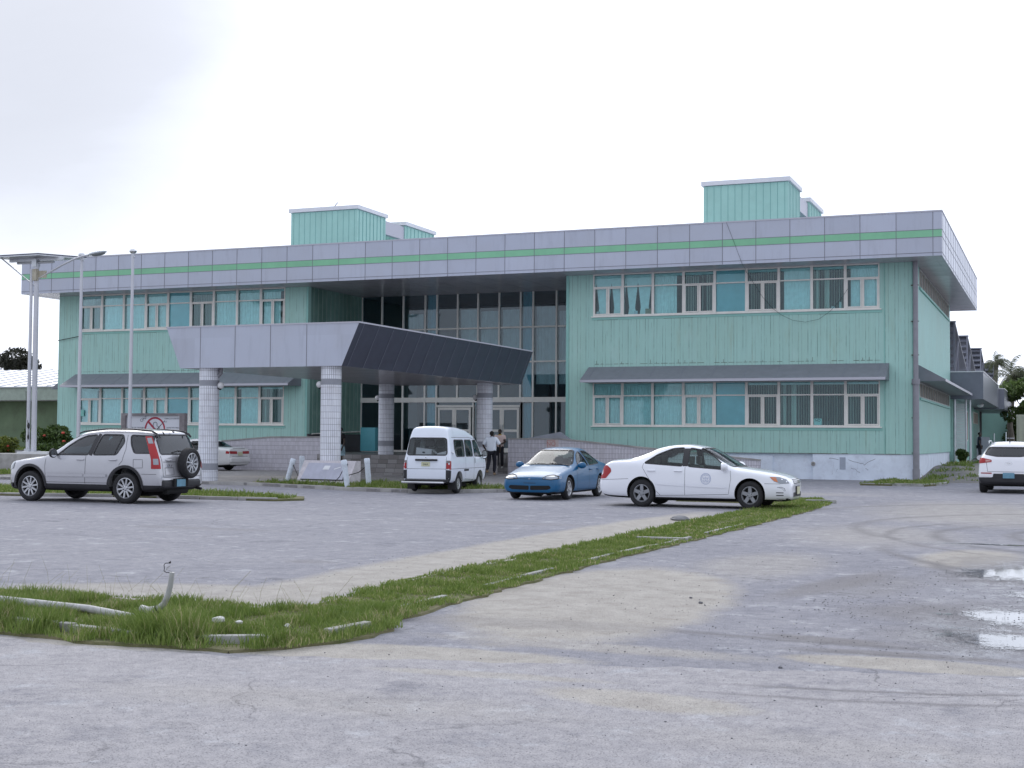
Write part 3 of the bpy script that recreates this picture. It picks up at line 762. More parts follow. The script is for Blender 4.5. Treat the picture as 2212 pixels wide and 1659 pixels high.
# ---- roof fascia ---------------------------------------------------
FX0, FX1, FY0, FY1, FZ0, FZ1 = -51.08, -4.36, 56.40, 80.7, 9.10, 10.88
b = MB(); b.box(FX0, FX1, FY0, FY1, FZ0, FZ1)
fas = put(b, 'roof_fascia', m_alu, H)
b = MB(); b.box(FX0 + .02, FX1 - .0, FY0 - .006, FY0, 9.86, 10.16); b.build('green_stripe', m_stripe, fas)
b = MB(); pj = .02
x = -4.71
while x > FX0:
    b.box(x - .011, x + .011, FY0 - .009, FY0, FZ0 + .10, 9.86); b.box(x - .011, x + .011, FY0 - .009, FY0, 10.16, FZ1)
    b.box(x - .011, x + .011, FY0 - .012, FY0 - .006, 9.86, 10.16); b.box(x - .011, x + .011, FY0 - .009, FY0, FZ0, FZ0 + .10); x -= 1.4315
for z in (9.23, 9.86, 10.16): b.box(FX0, FX1 + .0, FY0 - .010, FY0, z - .010, z + .010)
b.build('panel_seam', m_seam, fas); b = MB()
y = FY0 + .4
while y < FY1: b.box(FX1, FX1 + .008, y - .011, y + .011, FZ0, FZ1); y += 1.4315
for z in (9.23, 9.86, 10.16): b.box(FX1, FX1 + .009, FY0 + .01, FY1, z - .010, z + .010)
b.build('panel_seam', m_seam_lit, fas)
b = MB(); b.box(FX0 - .02, FX1 + .02, FY0 - .02, FY0 + .3, FZ1, FZ1 + .06); b.box(FX1 - .3, FX1 + .02, FY0 + .3, FY1, FZ1, FZ1 + .06); b.box(FX0 - .02, FX0 + .3, FY0 + .3, FY1, FZ1, FZ1 + .06)
b.build('roof_edge_trim', m_awnlip, fas)
b = MB(); x = FX0 + .6                  # soffit boards: seams are real grooves between long boards
while x < FX1 - .1:
    b.box(x, x + .008, FY0 + .05, Y1, FZ0 - .006, FZ0 - .001); x += 1.4315
y = FY0 + .25
while y < Y1: b.box(FX0 + .02, FX1 - .02, y, y + .008, FZ0 - .006, FZ0 - .001); y += .32
b.build('soffit_seam', m_seam, fas)
put(MB().box(FX0 + .02, FX1 - .02, FY0 + .02, FY1 - .1, FZ0 - .002, FZ0 + .001), 'soffit', m_soffit, H)
# ---- rooftop blocks ---------------------------------------------------
def tower(x0, x1, ya, yb, zt, name='rooftop_block'):
    b = MB(); b.box(x0, x1, ya, yb, FZ1, zt - .22)
    me = b.mesh(name, [m_clad_t]); o = link(name, me, H); o.matrix_parent_inverse = Matrix.Translation(-H.location)
    c_ = MB(); c_.box(x0 - .10, x1 + .10, ya - .10, yb + .10, zt - .20, zt); c_.build('coping', m_white, o)
    t_ = MB(); x = x0 + .2
    for k in range(12):
        x = x0 + (x1 - x0) * (k + .5) / 12
        t_.box(x - .006, x + .006, ya - .01, ya, FZ1, zt - .25)
    for k in range(8):
        y = ya + (yb - ya) * (k + .5) / 8
        t_.box(x1, x1 + .014, y - .02, y + .02, FZ1, zt - .25)
    t_.build('board_joint', bpy.data.materials['board_joint'], o)
    return o
M('board_joint', (.15, .36, .34), .8)
m_clad_t = M('mint_boarding_tower', (0.36, 0.62, 0.55), .6, var=.06, vscale=1.2)
for x0, x1, yb in ((-38.0, -34.0, 65.2), (-15.52, -11.54, 65.0)):
    tower(x0, x1, 62.0, yb, 13.79)
    tower(x1 - 2.6, x1 - .02, 67.6, 71.4, 13.76)
    b = MB(); b.box(x1 - .35, x1 - .08, yb + .0, 67.6, 12.74, 13.47)
    put(b, 'rooftop_beam', m_awnlip, H)
    put(MB().box(x1 - 2.0, x1 - 1.8, yb, 67.6, FZ1, 13.1), 'rooftop_block', m_clad_t, H)
put(MB().tube([(-35.6, 62.3, 13.79), (-35.35, 62.3, 14.05)], .025, 6), 'roof_bracket', m_pipe, H)
# ---- downpipe ---------------------------------------------------------
b = MB(); px_ = XR + .06
b.tube([(px_, YF0 - .12, 0.12), (px_, YF0 - .12, 4.15)], .13, 14); b.tube([(px_, YF0 - .12, 4.15), (px_, YF0 - .12, 9.09)], .105, 14)
b.tube([(px_, YF0 - .12, 4.0), (px_, YF0 - .12, 4.22)], .165, 14); b.tube([(px_, YF0 - .12, .0), (px_, YF0 - .12, .5)], .15, 14)
dp = put(b, 'downpipe', m_pipe, H, 40)
b = MB()
for z in (1.15, 2.6, 4.0, 5.2, 6.6, 8.1): b.box(px_ - .18, px_ + .125, YF0 - .16, YF0 - .0, z, z + .025)
b.build('pipe_bracket', m_rust, dp)
# ---- glazed entrance screen ------------------------------------------------
mt = [-34.5, -33.29, -32.03, -30.75, -30.07, -28.89, -27.74, -26.56, -25.38, -24.7, -23.44, -22.2, -20.93]
f = MB(); ya, yb = Y1 - .05, Y1 + .07
for x in mt: f.box(x - .045, x + .045, ya, yb, 3.74, ZT)
for z in (7.30, 5.54):
    for a, c_ in zip(mt[:-1], mt[1:]): f.box(a + .045, c_ - .045, ya + .004, yb, z - .04, z + .04)
f.box(mt[0], mt[-1], ya - .02, yb, 3.49, 3.74)
for x in (-34.5, -32.03, -30.75, -23.44, -22.2, -20.93, -24.7, -25.33): f.box(x - .04, x + .04, ya, yb, .90, 3.49)
f.box(-34.5, -30.1, ya + .01, yb, .9, 1.0); f.box(-25.3, -20.93, ya + .01, yb, .9, 1.0)
put(f, 'glazed_screen', m_frame, H)
g_ = put(MB().box(mt[0], mt[-1], Y1 + .015, Y1 + .025, 3.74, ZT), 'glazing', m_glassd, H)
each('glazing', [(-34.46, -30.12, Y1 + .015, Y1 + .025, 1.0, 3.49), (-25.3, -20.97, Y1 + .015, Y1 + .025, 1.0, 3.49), (-27.9, -27.5, Y1 + .015, Y1 + .025, .95, 3.49), (-30.0, -25.4, Y1 + .015, Y1 + .025, 3.34, 3.49)], m_glassd, H)
def door_leaf(x0, x1, hs):
    f = MB(); y0, y1 = Y1 - .04, Y1 + .02; z0, z1 = .93, 3.22; s = .11
    f.box(x0, x0 + s, y0, y1, z0, z1); f.box(x1 - s, x1, y0, y1, z0, z1)
    f.box(x0 + s, x1 - s, y0 + .003, y1, z0, z0 + .22); f.box(x0 + s, x1 - s, y0 + .003, y1, z1 - .12, z1); f.box(x0 + s, x1 - s, y0 + .003, y1, 1.98, 2.10)
    o = put(f, 'door', m_frame, H)
    MB().box(x0 + s, x1 - s, Y1 - .015, Y1 - .007, z0 + .22, z1 - .12).build('pane', m_glassd, o)
    hx = x1 - .055 if hs > 0 else x0 + .055
    MB().tube([(hx, y0 - .05, 1.95), (hx, y0 - .05, 2.35)], .018, 8).build('handle', m_steel, o)
    return o
for a, c_ in ((-30.0, -28.07), (-27.35, -25.4)):
    mid = (a + c_) / 2; door_leaf(a + .03, mid - .005, 1); door_leaf(mid + .005, c_ - .03, -1)
b = MB()
for a, c_ in ((-30.05, -28.0), (-27.42, -25.35)):
    b.box(a - .06, a, ya, yb, .9, 3.49); b.box(c_, c_ + .06, ya, yb, .9, 3.49); b.box(a, c_, ya, yb, 3.24, 3.34)
put(b, 'door_frame', m_frame, H)
# hall behind the screen
b = MB(); b.box(-34.5, -20.9, 69.5, 69.6, .9, ZT); b.box(-34.5, -20.9, Y1 + 2.6, 69.5, 5.0, 5.35); b.box(-34.5, -20.9, Y1 + .1, 69.5, .78, .9)
b.box(-34.6, -34.5, Y1, 69.5, .9, ZT); b.box(-20.93, -20.8, Y1, 69.5, .9, ZT)
put(b, 'entrance_hall', m_room, H)
m_hf = M('hall_furniture', (.22, .21, .20), .7)
for nm_, q in (('hall_pillar', (-32.6, 66.2, 2.95, .5, .5, 4.1)), ('hall_pillar', (-25.0, 66.2, 2.95, .5, .5, 4.1)), ('reception_counter', (-28.2, 67.5, 1.45, 3.2, .6, 1.1)), ('hall_screen', (-23.1, 66.0, 1.9, .9, .12, 2.0)), ('hall_cupboard', (-31.5, 69.3, 2.0, 1.4, .2, 2.2))):
    put(MB().cbox(*q), nm_, m_hf, H)
m_tc = M('teal_curtain', (.30, .62, .70), .9)
for a, c_, z0, z1 in ((-30.72, -30.1, 3.75, ZT), (-25.34, -24.73, 3.75, ZT), (-30.7, -30.12, 1.0, 3.45), (-25.3, -24.75, 1.0, 3.45)):
    put(curtain_mesh(a, c_, z0, z1, Y1 + .22, .02, .17, 3), 'hall_curtain', m_tc, H)
m_rb = M('grey_roller_blind', (.74, .78, .75), .9, var=.1)
for a, c_, z0, z1 in ((-28.84, -27.78, 5.2, 7.26), (-27.7, -26.6, 5.2, 7.26), (-26.5, -25.42, 4.6, 7.26), (-24.65, -23.5, 4.4, 8.35), (-23.4, -22.25, 4.4, 8.1), (-31.9, -31.0, 7.3, 8.15), (-28.84, -27.78, 7.34, 8.3), (-27.7, -26.6, 7.34, 8.2), (-26.5, -25.42, 7.34, 8.25)):
    put(curtain_mesh(a, c_, z0, z1, Y1 + .30, .015, .3, 4), 'roller_blind', m_rb, H)
# ---- raised entrance floor, steps, ramp walls ------------------------------------
b = MB(); b.box(-30.0, -24.0, 51.35, Y1 - .05, 0, .90); b.box(-24.0, -20.93, 56.4, Y1 - .05, 0, .90); b.box(-34.5, -30.0, 54.6, Y1 - .05, 0, .90)
o = put(b, 'entrance_floor', m_steptile, H); uvbox(o, lambda p: (p.x + p.y, p.z))
st = [(.72, .0), (.54, .32), (.36, .64), (.20, .96)]
for xa_, xb_, ys_ in ((-29.6, -24.0, 51.35), (-24.0, -22.5, 56.4)):
    b = MB()
    for z, d_ in st: b.box(xa_, xb_, ys_ - d_ - .32, ys_ - d_, 0, z)
    o = put(b, 'steps', m_steptile, H); uvbox(o, lambda p: (p.x + p.y, p.z))
def ramp_wall(prof, y0, y1, xs2=None):
    """profile: (x, top z) pairs"""
    b = MB(); c_ = MB()
    for (xa, za), (xb, zb) in zip(prof[:-1], prof[1:]):
        b.hexa([(xa, y0, 0), (xb, y0, 0), (xb, y1, 0), (xa, y1, 0), (xa, y0, za), (xb, y0, zb), (xb, y1, zb), (xa, y1, za)])
        c_.hexa([(xa, y0 - .03, za), (xb, y0 - .03, zb), (xb, y1 + .03, zb), (xa, y1 + .03, za), (xa, y0 - .03, za + .06), (xb, y0 - .03, zb + .06), (xb, y1 + .03, zb + .06), (xa, y1 + .03, za + .06)])
    o = put(b, 'ramp_wall', m_tilew, H); uvbox(o, lambda p: (p.x + p.y, p.z))
    c_.build('coping', m_conc, o)
    return o
rw = ramp_wall([(-22.44, 1.60), (-20.0, 1.60), (-15.83, 1.22), (-11.37, .80)], 54.8, 55.05)
MB().box(-20.62, -20.08, 54.775, 54.80, 1.02, 1.60).build('plaster_patch', M('pink_plaster_patch', (.58, .50, .50), .9), rw)
m_pink = M('faded_red_paint', (.52, .25, .22), .8)
text_obj('NO', .27, m_pink, rw, (-20.42, 54.77, 1.42))
bb = MB()
for (a, c_, z0, z1) in ((-20.60, -20.24, 1.56, 1.58), (-20.60, -20.24, 1.26, 1.28), (-20.60, -20.585, 1.26, 1.58), (-20.255, -20.24, 1.26, 1.58)): bb.box(a, c_, 54.768, 54.775, z0, z1)
bb.build('painted_border', m_pink, rw)
ramp_wall([(-44.5, .95), (-36.6, 1.42), (-34.2, 1.60), (-30.6, 1.62)], 54.3, 54.55)
put(MB().box(-44.5, -34.5, 54.55, YF0, 0, .5), 'ramp', m_conc, H)
put(MB().box(-20.9, -11.4, 55.05, YF0, 0, .35), 'ramp', m_conc, H)
b = MB(); b.hexa([(-23.2, 57.4, 1.2), (-19.8, 57.4, 1.2), (-19.8, 57.6, 1.2), (-23.2, 57.6, 1.2), (-23.2, 57.4, 1.55), (-21.0, 57.4, 1.95), (-21.0, 57.6, 1.95), (-23.2, 57.6, 1.55)])
put(b, 'inner_ramp_wall', m_grey_r, H)
b = MB(); b.tube([(XLr + .12, YF0 + .3, 1.80), (XLr + .12, Y1 - .1, 1.95)], .03, 8)
put(b, 'handrail', m_frame, H)
# low dark footing under the window wall behind the ramp
put(MB().box(XLr, XLr + .06, YF0, Y1, .9, 1.8), 'recess_dado', M('dark_dado', (.10, .10, .11), .7), H)
# ------------------------------------------------------------------ entrance canopy
CA = empty('entrance_canopy', (-25, 38.9, 0), 0, 'grey flat canopy with slanted shaded side panels on four tiled round columns', 'canopy')
y0, y1 = 38.9, 54.2; z0, z1 = 3.97, 5.37
bx0, bx1, tx0, tx1 = -28.2, -21.85, -28.78, -21.22
b = MB()
P = [(bx0, y0, z0), (bx1, y0, z0), (bx1 + .25, y1, z0), (bx0, y1, z0), (tx0, y0, z1), (tx1, y0, z1), (tx1 + .15, y1, z1), (tx0, y1, z1)]
b.add(P, [(0, 3, 2, 1)], 1); b.add(P, [(4, 5, 6, 7)], 0); b.add(P, [(0, 1, 5, 4), (2, 3, 7, 6)], 0); b.add(P, [(1, 2, 6, 5), (3, 0, 4, 7)], 2)
can = put(b, 'canopy_roof', [m_alu, m_soffit, m_canside], CA)
b = MB()
for k in range(1, 6):
    x = tx0 + (tx1 - tx0) * (k / 5.4)
    if x < bx1: b.box(x - .008, x + .008, y0 - .008, y0, z0, z1)
b.build('panel_seam', m_seam, can)
b = MB()
for k in range(0, 15):
    t_ = (k + .35) / 14.6; y = y0 + (y1 - y0) * t_
    if y > y1: break
    xb = bx1 + .25 * t_; xt = tx1 + .15 * t_ ; e = .008
    b.hexa([(xb + .001, y - e, z0), (xb + .012, y - e, z0), (xb + .012, y + e, z0), (xb + .001, y + e, z0), (xt + .001, y - e, z1), (xt + .012, y - e, z1), (xt + .012, y + e, z1), (xt + .001, y + e, z1)])
b.build('panel_joint', m_canjoint, can)
b = MB(); b.box(tx0 - .02, tx1 + .02, y0 - .02, y0 + .12, z1, z1 + .05)
b.hexa([(tx1 - .1, y0 + .12, z1), (tx1 + .02, y0 + .12, z1), (tx1 + .17, y1, z1), (tx1 + .05, y1, z1), (tx1 - .1, y0 + .12, z1 + .05), (tx1 + .02, y0 + .12, z1 + .05), (tx1 + .17, y1, z1 + .05), (tx1 + .05, y1, z1 + .05)])
b.build('edge_trim', m_awnlip, can)
b = MB(); y = y0 + .3
while y < y1: b.box(bx0 + .03, bx1 - .03, y, y + .007, z0 - .005, z0 - .001); y += .3
b.build('soffit_seam', m_seam, can)
m_band = M('smooth_grey_band', (.30, .31, .35), .55, var=.06)
def column(x, y, zb, lamp):
    R_ = .34
    def cyl(za, zc, mats, name, parent, r=R_):
        b = MB(); b.lathe([(r, za), (r, zc)], 40, Matrix.Translation((x, y, 0)))
        o = put(b, name, mats, parent, 40) if parent is CA else b.build(name, mats, parent, 40)
        return o
    b = MB()
    T = Matrix.Translation((x, y, 0))
    segs = [(zb, zb + .37), (zb + .60, 3.36), (3.56, z0)]
    me_v = MB()
    for a, c_ in segs: me_v.lathe([(R_, a), (R_, c_)], 48, T)
    o = put(me_v, 'column', m_tile, CA, 40)
    me = o.data; uv = me.uv_layers.new(name='uv')
    for p in me.polygons:
        us = []
        for li in p.loop_indices:
            v = me.vertices[me.loops[li].vertex_index].co; us.append(math.atan2(v.y - y, v.x - x) % (2 * PI))
        if max(us) - min(us) > PI: us = [u if u > PI else u + 2 * PI for u in us]
        for li, u in zip(p.loop_indices, us):
            v = me.vertices[me.loops[li].vertex_index].co; uv.data[li].uv = (u * R_, v.z)
    for za_, zc_ in ((zb + .37, zb + .60), (3.36, 3.56)): MB().lathe([(R_, za_), (R_, zc_)], 40, T).build('band', m_band, o, 40)
    a_ = lamp
    lx, ly = x + (R_ + .10) * math.cos(a_), y + (R_ + .10) * math.sin(a_)
    l = MB(); l.sphere((lx, ly, 3.38), .115, 18, 12)
    lo_ = put(l, 'wall_lamp', m_globe, CA, 60)
    MB().tube([(x + R_ * math.cos(a_), y + R_ * math.sin(a_), 3.30), (lx, ly, 3.27), (lx, ly, 3.30)], .05, 8).build('lamp_holder', m_black, lo_)
    return o
cols = [column(-27.28, 39.32, .1, 0.1), column(-22.47, 39.32, .1, PI), column(-27.45, 52.9, .9, PI), column(-22.75, 52.9, .9, PI)]
b = MB(); b.tube([(-26.87, 39.4, 3.97), (-26.87, 39.4, 3.80), (-26.93, 39.36, 3.72), (-27.05, 39.34, 3.70)], .07, 10)
put(b, 'drain_elbow', m_pipe, CA, 40)
MBx = MB().box(-23.1, -22.35, 52.4, 53.4, .0, .9)
o = put(MBx, 'column_base', m_steptile, CA); uvbox(o, lambda p: (p.x + p.y, p.z))

# ------------------------------------------------------------------ forecourt, kerbs, islands
def sheet(name, ol, z, mat, zfun=None, kind='structure', sk=0.0):
    co, ed, fa, *_ = delaunay_2d_cdt([Vector(p) for p in ol], [], [list(range(len(ol)))], 1, 1e-6)
    me = bpy.data.meshes.new(name)
    V = [(p.x, p.y, z if zfun is None else zfun(p.x, p.y)) for p in co]; n = len(ol)
    F = []
    for f in fa:
        a_, b_, c_ = (co[i] for i in f)
        F.append(tuple(f) if (b_ - a_).cross(c_ - a_) > 0 else tuple(f)[::-1])
    # a skirt down to the ground so the edge has thickness
    for i in range(n):
        p, q = ol[i], ol[(i + 1) % n]; k = len(V)
        L_ = math.hypot(q[0] - p[0], q[1] - p[1]) + 1e-9; ox, oy = (q[1] - p[1]) / L_ * z * sk, -(q[0] - p[0]) / L_ * z * sk
        V += [(p[0], p[1], z), (q[0], q[1], z), (q[0] + ox, q[1] + oy, -.02), (p[0] + ox, p[1] + oy, -.02)]; F.append((k, k + 1, k + 2, k + 3))
    me.from_pydata(V, [], F); me.materials.append(mat); me.update()
    return tag(link(name, me), kind=kind)
front = [(-60, 38.7), (-27.1, 38.7), (-25.2, 38.55), (-23.5, 37.9), (-21.75, 37.1), (-19.86, 36.15), (-17.9, 35.9), (-16.4, 36.5), (-15.0, 38.5), (-14.2, 41.5), (-14.0, 58.2)]
sheet('pavement', front + [(-60, 58.2)], .09, m_paving)
def kerb(path, w_, h, z=0.0, name='kerb', mat=None, gaps=0.0, seed=1, jit=.012):
    b = MB(); r_ = random.Random(seed)
    for (xa, ya), (xb, yb) in zip(path[:-1], path[1:]):
        L = math.hypot(xb - xa, yb - ya); n = max(1, int(L / .95)); ux, uy = (xb - xa) / L, (yb - ya) / L
        for k in range(n):
            if r_.random() < gaps: continue
            s0, s1 = L * k / n + .01, L * (k + 1) / n - .01; o1, o2, dh = r_.uniform(-jit, jit), r_.uniform(-jit, jit), r_.uniform(-jit, jit * .6)
            p0 = (xa + ux * s0 - uy * o1, ya + uy * s0 + ux * o1); p1 = (xa + ux * s1 - uy * o2, ya + uy * s1 + ux * o2)
            nx, ny = -uy * w_, ux * w_
            b.hexa([(p0[0], p0[1], z - .05), (p1[0], p1[1], z - .05), (p1[0] + nx, p1[1] + ny, z - .05), (p0[0] + nx, p0[1] + ny, z - .05),
                    (p0[0], p0[1], h + dh), (p1[0], p1[1], h + dh), (p1[0] + nx, p1[1] + ny, h + dh), (p0[0] + nx, p0[1] + ny, h + dh)])
    o = b.build(name, mat or m_conc); bevel_obj(o, .012, 2)
    return tag(o, kind='structure')
kerb(front[:-1], .14, .115, seed=3)

m_soil, N, bs = new_mat('turf_soil')
ps = N.n('ShaderNodeNewGeometry').outputs['Position']
cs = N.mix(N.ramp(N.noise(ps, 4.0, 6, .7), [(.35, 0), (.65, 1)]), (0.10, 0.115, 0.04), (0.20, 0.18, 0.10))
cs = N.mix(N.ramp(N.noise(ps, 1.1, 4, .6), [(.5, 0), (.7, .5)]), cs, (0.22, 0.19, 0.12))
N.t.links.new(cs, bs.inputs['Base Color']); bs.inputs['Roughness'].default_value = 1; N.t.links.new(N.bump(N.noise(ps, 30, 4, .7), .8, .03), bs.inputs['Normal'])

def grass_mat(name, c1, c2, c3):
    m, N, b = new_mat(name)
    p = N.n('ShaderNodeNewGeometry').outputs['Position']
    at = N.n('ShaderNodeAttribute', _attribute_name='tone').outputs['Fac']
    n1 = N.noise(p, 1.7, 4, .6)
    c = N.mix(N.ramp(N.m('ADD', N.m('MULTIPLY', at, .6), N.m('MULTIPLY', n1, .4)), [(.3, 0), (.7, 1)]), c1, c2)
    c = N.mix(N.ramp(at, [(.80, 0), (.90, 1)]), c, c3)
    N.t.links.new(c, b.inputs['Base Color']); b.inputs['Roughness'].default_value = .55; b.inputs['Specular IOR Level'].default_value = .3
    # blades let light through
    tl = N.n('ShaderNodeBsdfTranslucent', Color=c)
    out = [n for n in N.t.nodes if n.type == 'OUTPUT_MATERIAL'][0]
    mx = N.n('ShaderNodeMixShader', i0=.35, i1=b.outputs[0], i2=tl.outputs[0]); N.t.links.new(mx.outputs[0], out.inputs[0])
    return m
m_grass = grass_mat('verge_grass', (0.12, 0.19, 0.035), (0.25, 0.315, 0.09), (0.48, 0.42, 0.25))

def pip(x, y, poly):
    inside = np.zeros(x.shape, bool); n = len(poly); j = n - 1
    for i in range(n):
        xi, yi = poly[i]; xj, yj = poly[j]
        c_ = ((yi > y) != (yj > y)) & (x < (xj - xi) * (y - yi) / (yj - yi + 1e-12) + xi)
        inside ^= c_; j = i
    return inside
def edge_dist(x, y, poly):
    d = np.full(x.shape, 9e9); n = len(poly)
    for i in range(n):
        ax, ay = poly[i]; bx, by = poly[(i + 1) % n]; L2 = (bx - ax) ** 2 + (by - ay) ** 2 + 1e-9
        t_ = np.clip(((x - ax) * (bx - ax) + (y - ay) * (by - ay)) / L2, 0, 1)
        d = np.minimum(d, np.hypot(x - ax - t_ * (bx - ax), y - ay - t_ * (by - ay)))
    return d
def clump(x, y, f, seed):
    r_ = np.random.RandomState(seed); v = np.zeros(x.shape)
    for k in range(5):
        a = r_.uniform(0, 6.28, 2); fr = f * (1 + .7 * k)
        v += np.sin(x * fr * math.cos(a[0]) + y * fr * math.sin(a[0]) + a[1] * 3) / (1 + .5 * k)
    return v / 2.4
def grass(name, poly, dens, hmin, hmax, z, wid=.006, seed=1, bias=None, mat=None, keep=None):
    rs = np.random.RandomState(seed)
    P_ = np.array(poly); x0, y0 = P_.min(0) - .2; x1, y1 = P_.max(0) + .2
    n = int((x1 - x0) * (y1 - y0) * dens)
    x = rs.uniform(x0, x1, n); y = rs.uniform(y0, y1, n)
    ins = pip(x, y, poly); ed = edge_dist(x, y, poly)
    cl_ = clump(x, y, 4.0, seed + 5)
    cb = clump(x, y, 7.0, seed + 7)
    bare = (cl_ + .6 * cb) < -.30
    k = (ins & ((ed > .16) | (rs.rand(n) < .45 + 3.2 * np.clip(ed, 0, .17) + .2 * cl_)) & ~(bare & (rs.rand(n) < .8))) | (~ins & (ed < .06 * (1 + 1.5 * cb)) & (rs.rand(n) < .55))
    if keep is not None: k &= keep(x, y, rs)
    x = x[k]; y = y[k]; cl_ = cl_[k]; n = len(x)
    c2_ = clump(x, y, 11.0, seed + 9)
    h = (hmin + (hmax - hmin) * rs.rand(n) ** 2.2) * np.clip(1 + .75 * cl_ + .55 * c2_, .25, 3)
    if bias is not None: h = h * bias(x, y)
    h = np.clip(h, .02, 1.2)
    a = rs.uniform(0, 2 * PI, n); lean = h * rs.uniform(.15, .75, n); la = rs.uniform(0, 2 * PI, n)
    dx, dy = np.cos(a) * wid * rs.uniform(.6, 1.4, n), np.sin(a) * wid * rs.uniform(.6, 1.4, n)
    lx, ly = np.cos(la) * lean, np.sin(la) * lean
    V = np.empty((n, 5, 3), np.float32)
    V[:, 0] = np.stack([x - dx, y - dy, np.full(n, z)], 1); V[:, 1] = np.stack([x + dx, y + dy, np.full(n, z)], 1)
    V[:, 2] = np.stack([x + dx * .75 + lx * .35, y + dy * .75 + ly * .35, z + h * .58], 1); V[:, 3] = np.stack([x - dx * .75 + lx * .35, y - dy * .75 + ly * .35, z + h * .58], 1)
    V[:, 4] = np.stack([x + lx, y + ly, z + h * .95], 1)
    base = (np.arange(n) * 5)[:, None]
    loops = np.concatenate([base + np.array([[0, 1, 2, 3]]), base + np.array([[3, 2, 4]])], 1).reshape(-1)
    ls = np.empty(2 * n, np.int32); ls[0::2] = np.arange(n) * 7; ls[1::2] = np.arange(n) * 7 + 4
    me = bpy.data.meshes.new(name); me.vertices.add(n * 5); me.vertices.foreach_set('co', V.reshape(-1))
    me.loops.add(7 * n); me.loops.foreach_set('vertex_index', loops.astype(np.int32))
    me.polygons.add(2 * n); me.polygons.foreach_set('loop_start', ls)
    me.update(calc_edges=True)
    at = me.attributes.new('tone', 'FLOAT', 'FACE'); at.data.foreach_set('value', np.repeat(np.clip(rs.rand(n) * .75 + .16 * cb[k][:n] + .12, 0, 1), 2).astype(np.float32))
    me.materials.append(mat or m_grass)
    return tag(link(name, me), kind='stuff')

# foreground L-shaped island
isl = [(-16, 8.62), (-8.6, 8.64), (-7.9, 8.60), (-7.4, 8.56), (-6.9, 8.52), (-6.4, 8.54), (-5.75, 8.58), (-5.42, 8.88), (-5.2, 9.5), (-5.14, 10.1), (-5.40, 10.6), (-5.50, 13.8), (-5.55, 17.4), (-5.45, 21.2), (-5.40, 25), (-5.36, 31.5), (-5.5, 35.3), (-5.75, 36.0),
       (-6.2, 37.9), (-7.2, 38.2), (-9.6, 35.6), (-9.4, 34.75), (-7.6, 34.6), (-6.75, 34.3), (-6.7, 30), (-6.68, 24), (-6.7, 18), (-6.72, 13), (-6.6, 11.6), (-6.55, 11.0), (-7.0, 10.82), (-8.8, 10.86), (-9.9, 10.72), (-16, 10.6)]
def ragged_line(ol, amp, seed):
    r_ = random.Random(seed); out = []
    for (xa, ya), (xb, yb) in zip(ol, ol[1:] + ol[:1]):
        L_ = math.hypot(xb - xa, yb - ya); n = max(1, int(L_ / .16)) if L_ < 26 else 1
        for i in range(n):
            t_ = i / n; x = xa + (xb - xa) * t_; y = ya + (yb - ya) * t_; w_ = amp * (math.sin(x * 5.1 + y * 4.3) * .5 + math.sin(x * 13 + y * 11.7) * .3 + r_.uniform(-.4, .4))
            out.append((x + (yb - ya) / L_ * w_, y - (xb - xa) / L_ * w_))
    return out
sheet('verge', ragged_line(isl, .06, 2), .022, m_soil, sk=1.0)
def nearbias(x, y):
    front_ = np.exp(-((y - 8.85) / .30) ** 2) * (x < -5.5)
    return np.where(y < 11, 0.95 + 1.7 * front_, np.where(y < 20, .8, .75))
grass('grass', [(-11.5, 8.62), (-7.9, 8.60), (-7.4, 8.56), (-6.9, 8.52), (-6.4, 8.54), (-5.75, 8.58), (-5.42, 8.88), (-5.2, 9.5), (-5.14, 10.1), (-5.40, 10.6), (-5.5, 11.2), (-6.55, 11.0), (-7.0, 10.82), (-8.8, 10.86), (-11.5, 10.72)], 8500, .015, .085, .03, .0034, 2, nearbias)
grass('grass', [(-5.50, 11.1), (-5.50, 13.8), (-5.55, 17.4), (-5.5, 20), (-6.7, 20), (-6.72, 13), (-6.55, 11.2)], 4600, .012, .055, .03, .0048, 3)
grass('grass', [(-5.5, 20), (-5.45, 21.2), (-5.40, 25), (-5.36, 31.5), (-5.5, 35.3), (-5.75, 36.0), (-6.2, 37.9), (-7.2, 38.2), (-9.6, 35.6), (-9.4, 34.75), (-7.6, 34.6), (-6.75, 34.3), (-6.7, 30), (-6.68, 24), (-6.7, 20)], 1800, .012, .055, .03, .009, 4)
# seed stalks standing above the verge
b = MB(); r_ = random.Random(9)
for _ in range(60):
    x = r_.uniform(-10, -5.9); y = r_.uniform(9.8, 10.8); h = r_.uniform(.22, .42); a = r_.uniform(0, 6.28); l = h * r_.uniform(.2, .8)
    b.tube([(x, y, .03), (x + math.cos(a) * l * .3, y + math.sin(a) * l * .3, h * .6), (x + math.cos(a) * l, y + math.sin(a) * l, h)], [.0014, .0012, .0008], 4)
tag(b.build('grass_stalks', M('dry_stalk', (.30, .28, .14), .8)), kind='stuff')
m_kerbp = M('pale_kerb_stone', (.34, .34, .33), .9, var=.3, vscale=6, dirt=.8, dirtcol=(.22, .21, .15), bump=.4, bscale=30)
kerb([(-8.7, 8.98), (-7.4, 8.80), (-6.75, 8.72), (-6.1, 8.74), (-5.62, 8.98), (-5.38, 9.45), (-5.28, 10.0)], .085, .085, mat=m_kerbp, gaps=.12, seed=5)
kerb([(-5.68, 11.3), (-5.70, 17.5), (-5.55, 21.5), (-5.52, 31.0), (-5.6, 35.3)], .07, .052, mat=m_kerbp, gaps=.5, seed=6)
kerb([(-6.15, 10.66), (-5.55, 10.60)], .12, .06, mat=m_kerbp, seed=7, gaps=.2); kerb([(-6.3, 20.75), (-5.45, 20.8)], .12, .08, mat=m_kerbp, seed=7); kerb([(-6.2, 35.6), (-5.4, 35.7)], .12, .09, mat=m_kerbp, seed=8)
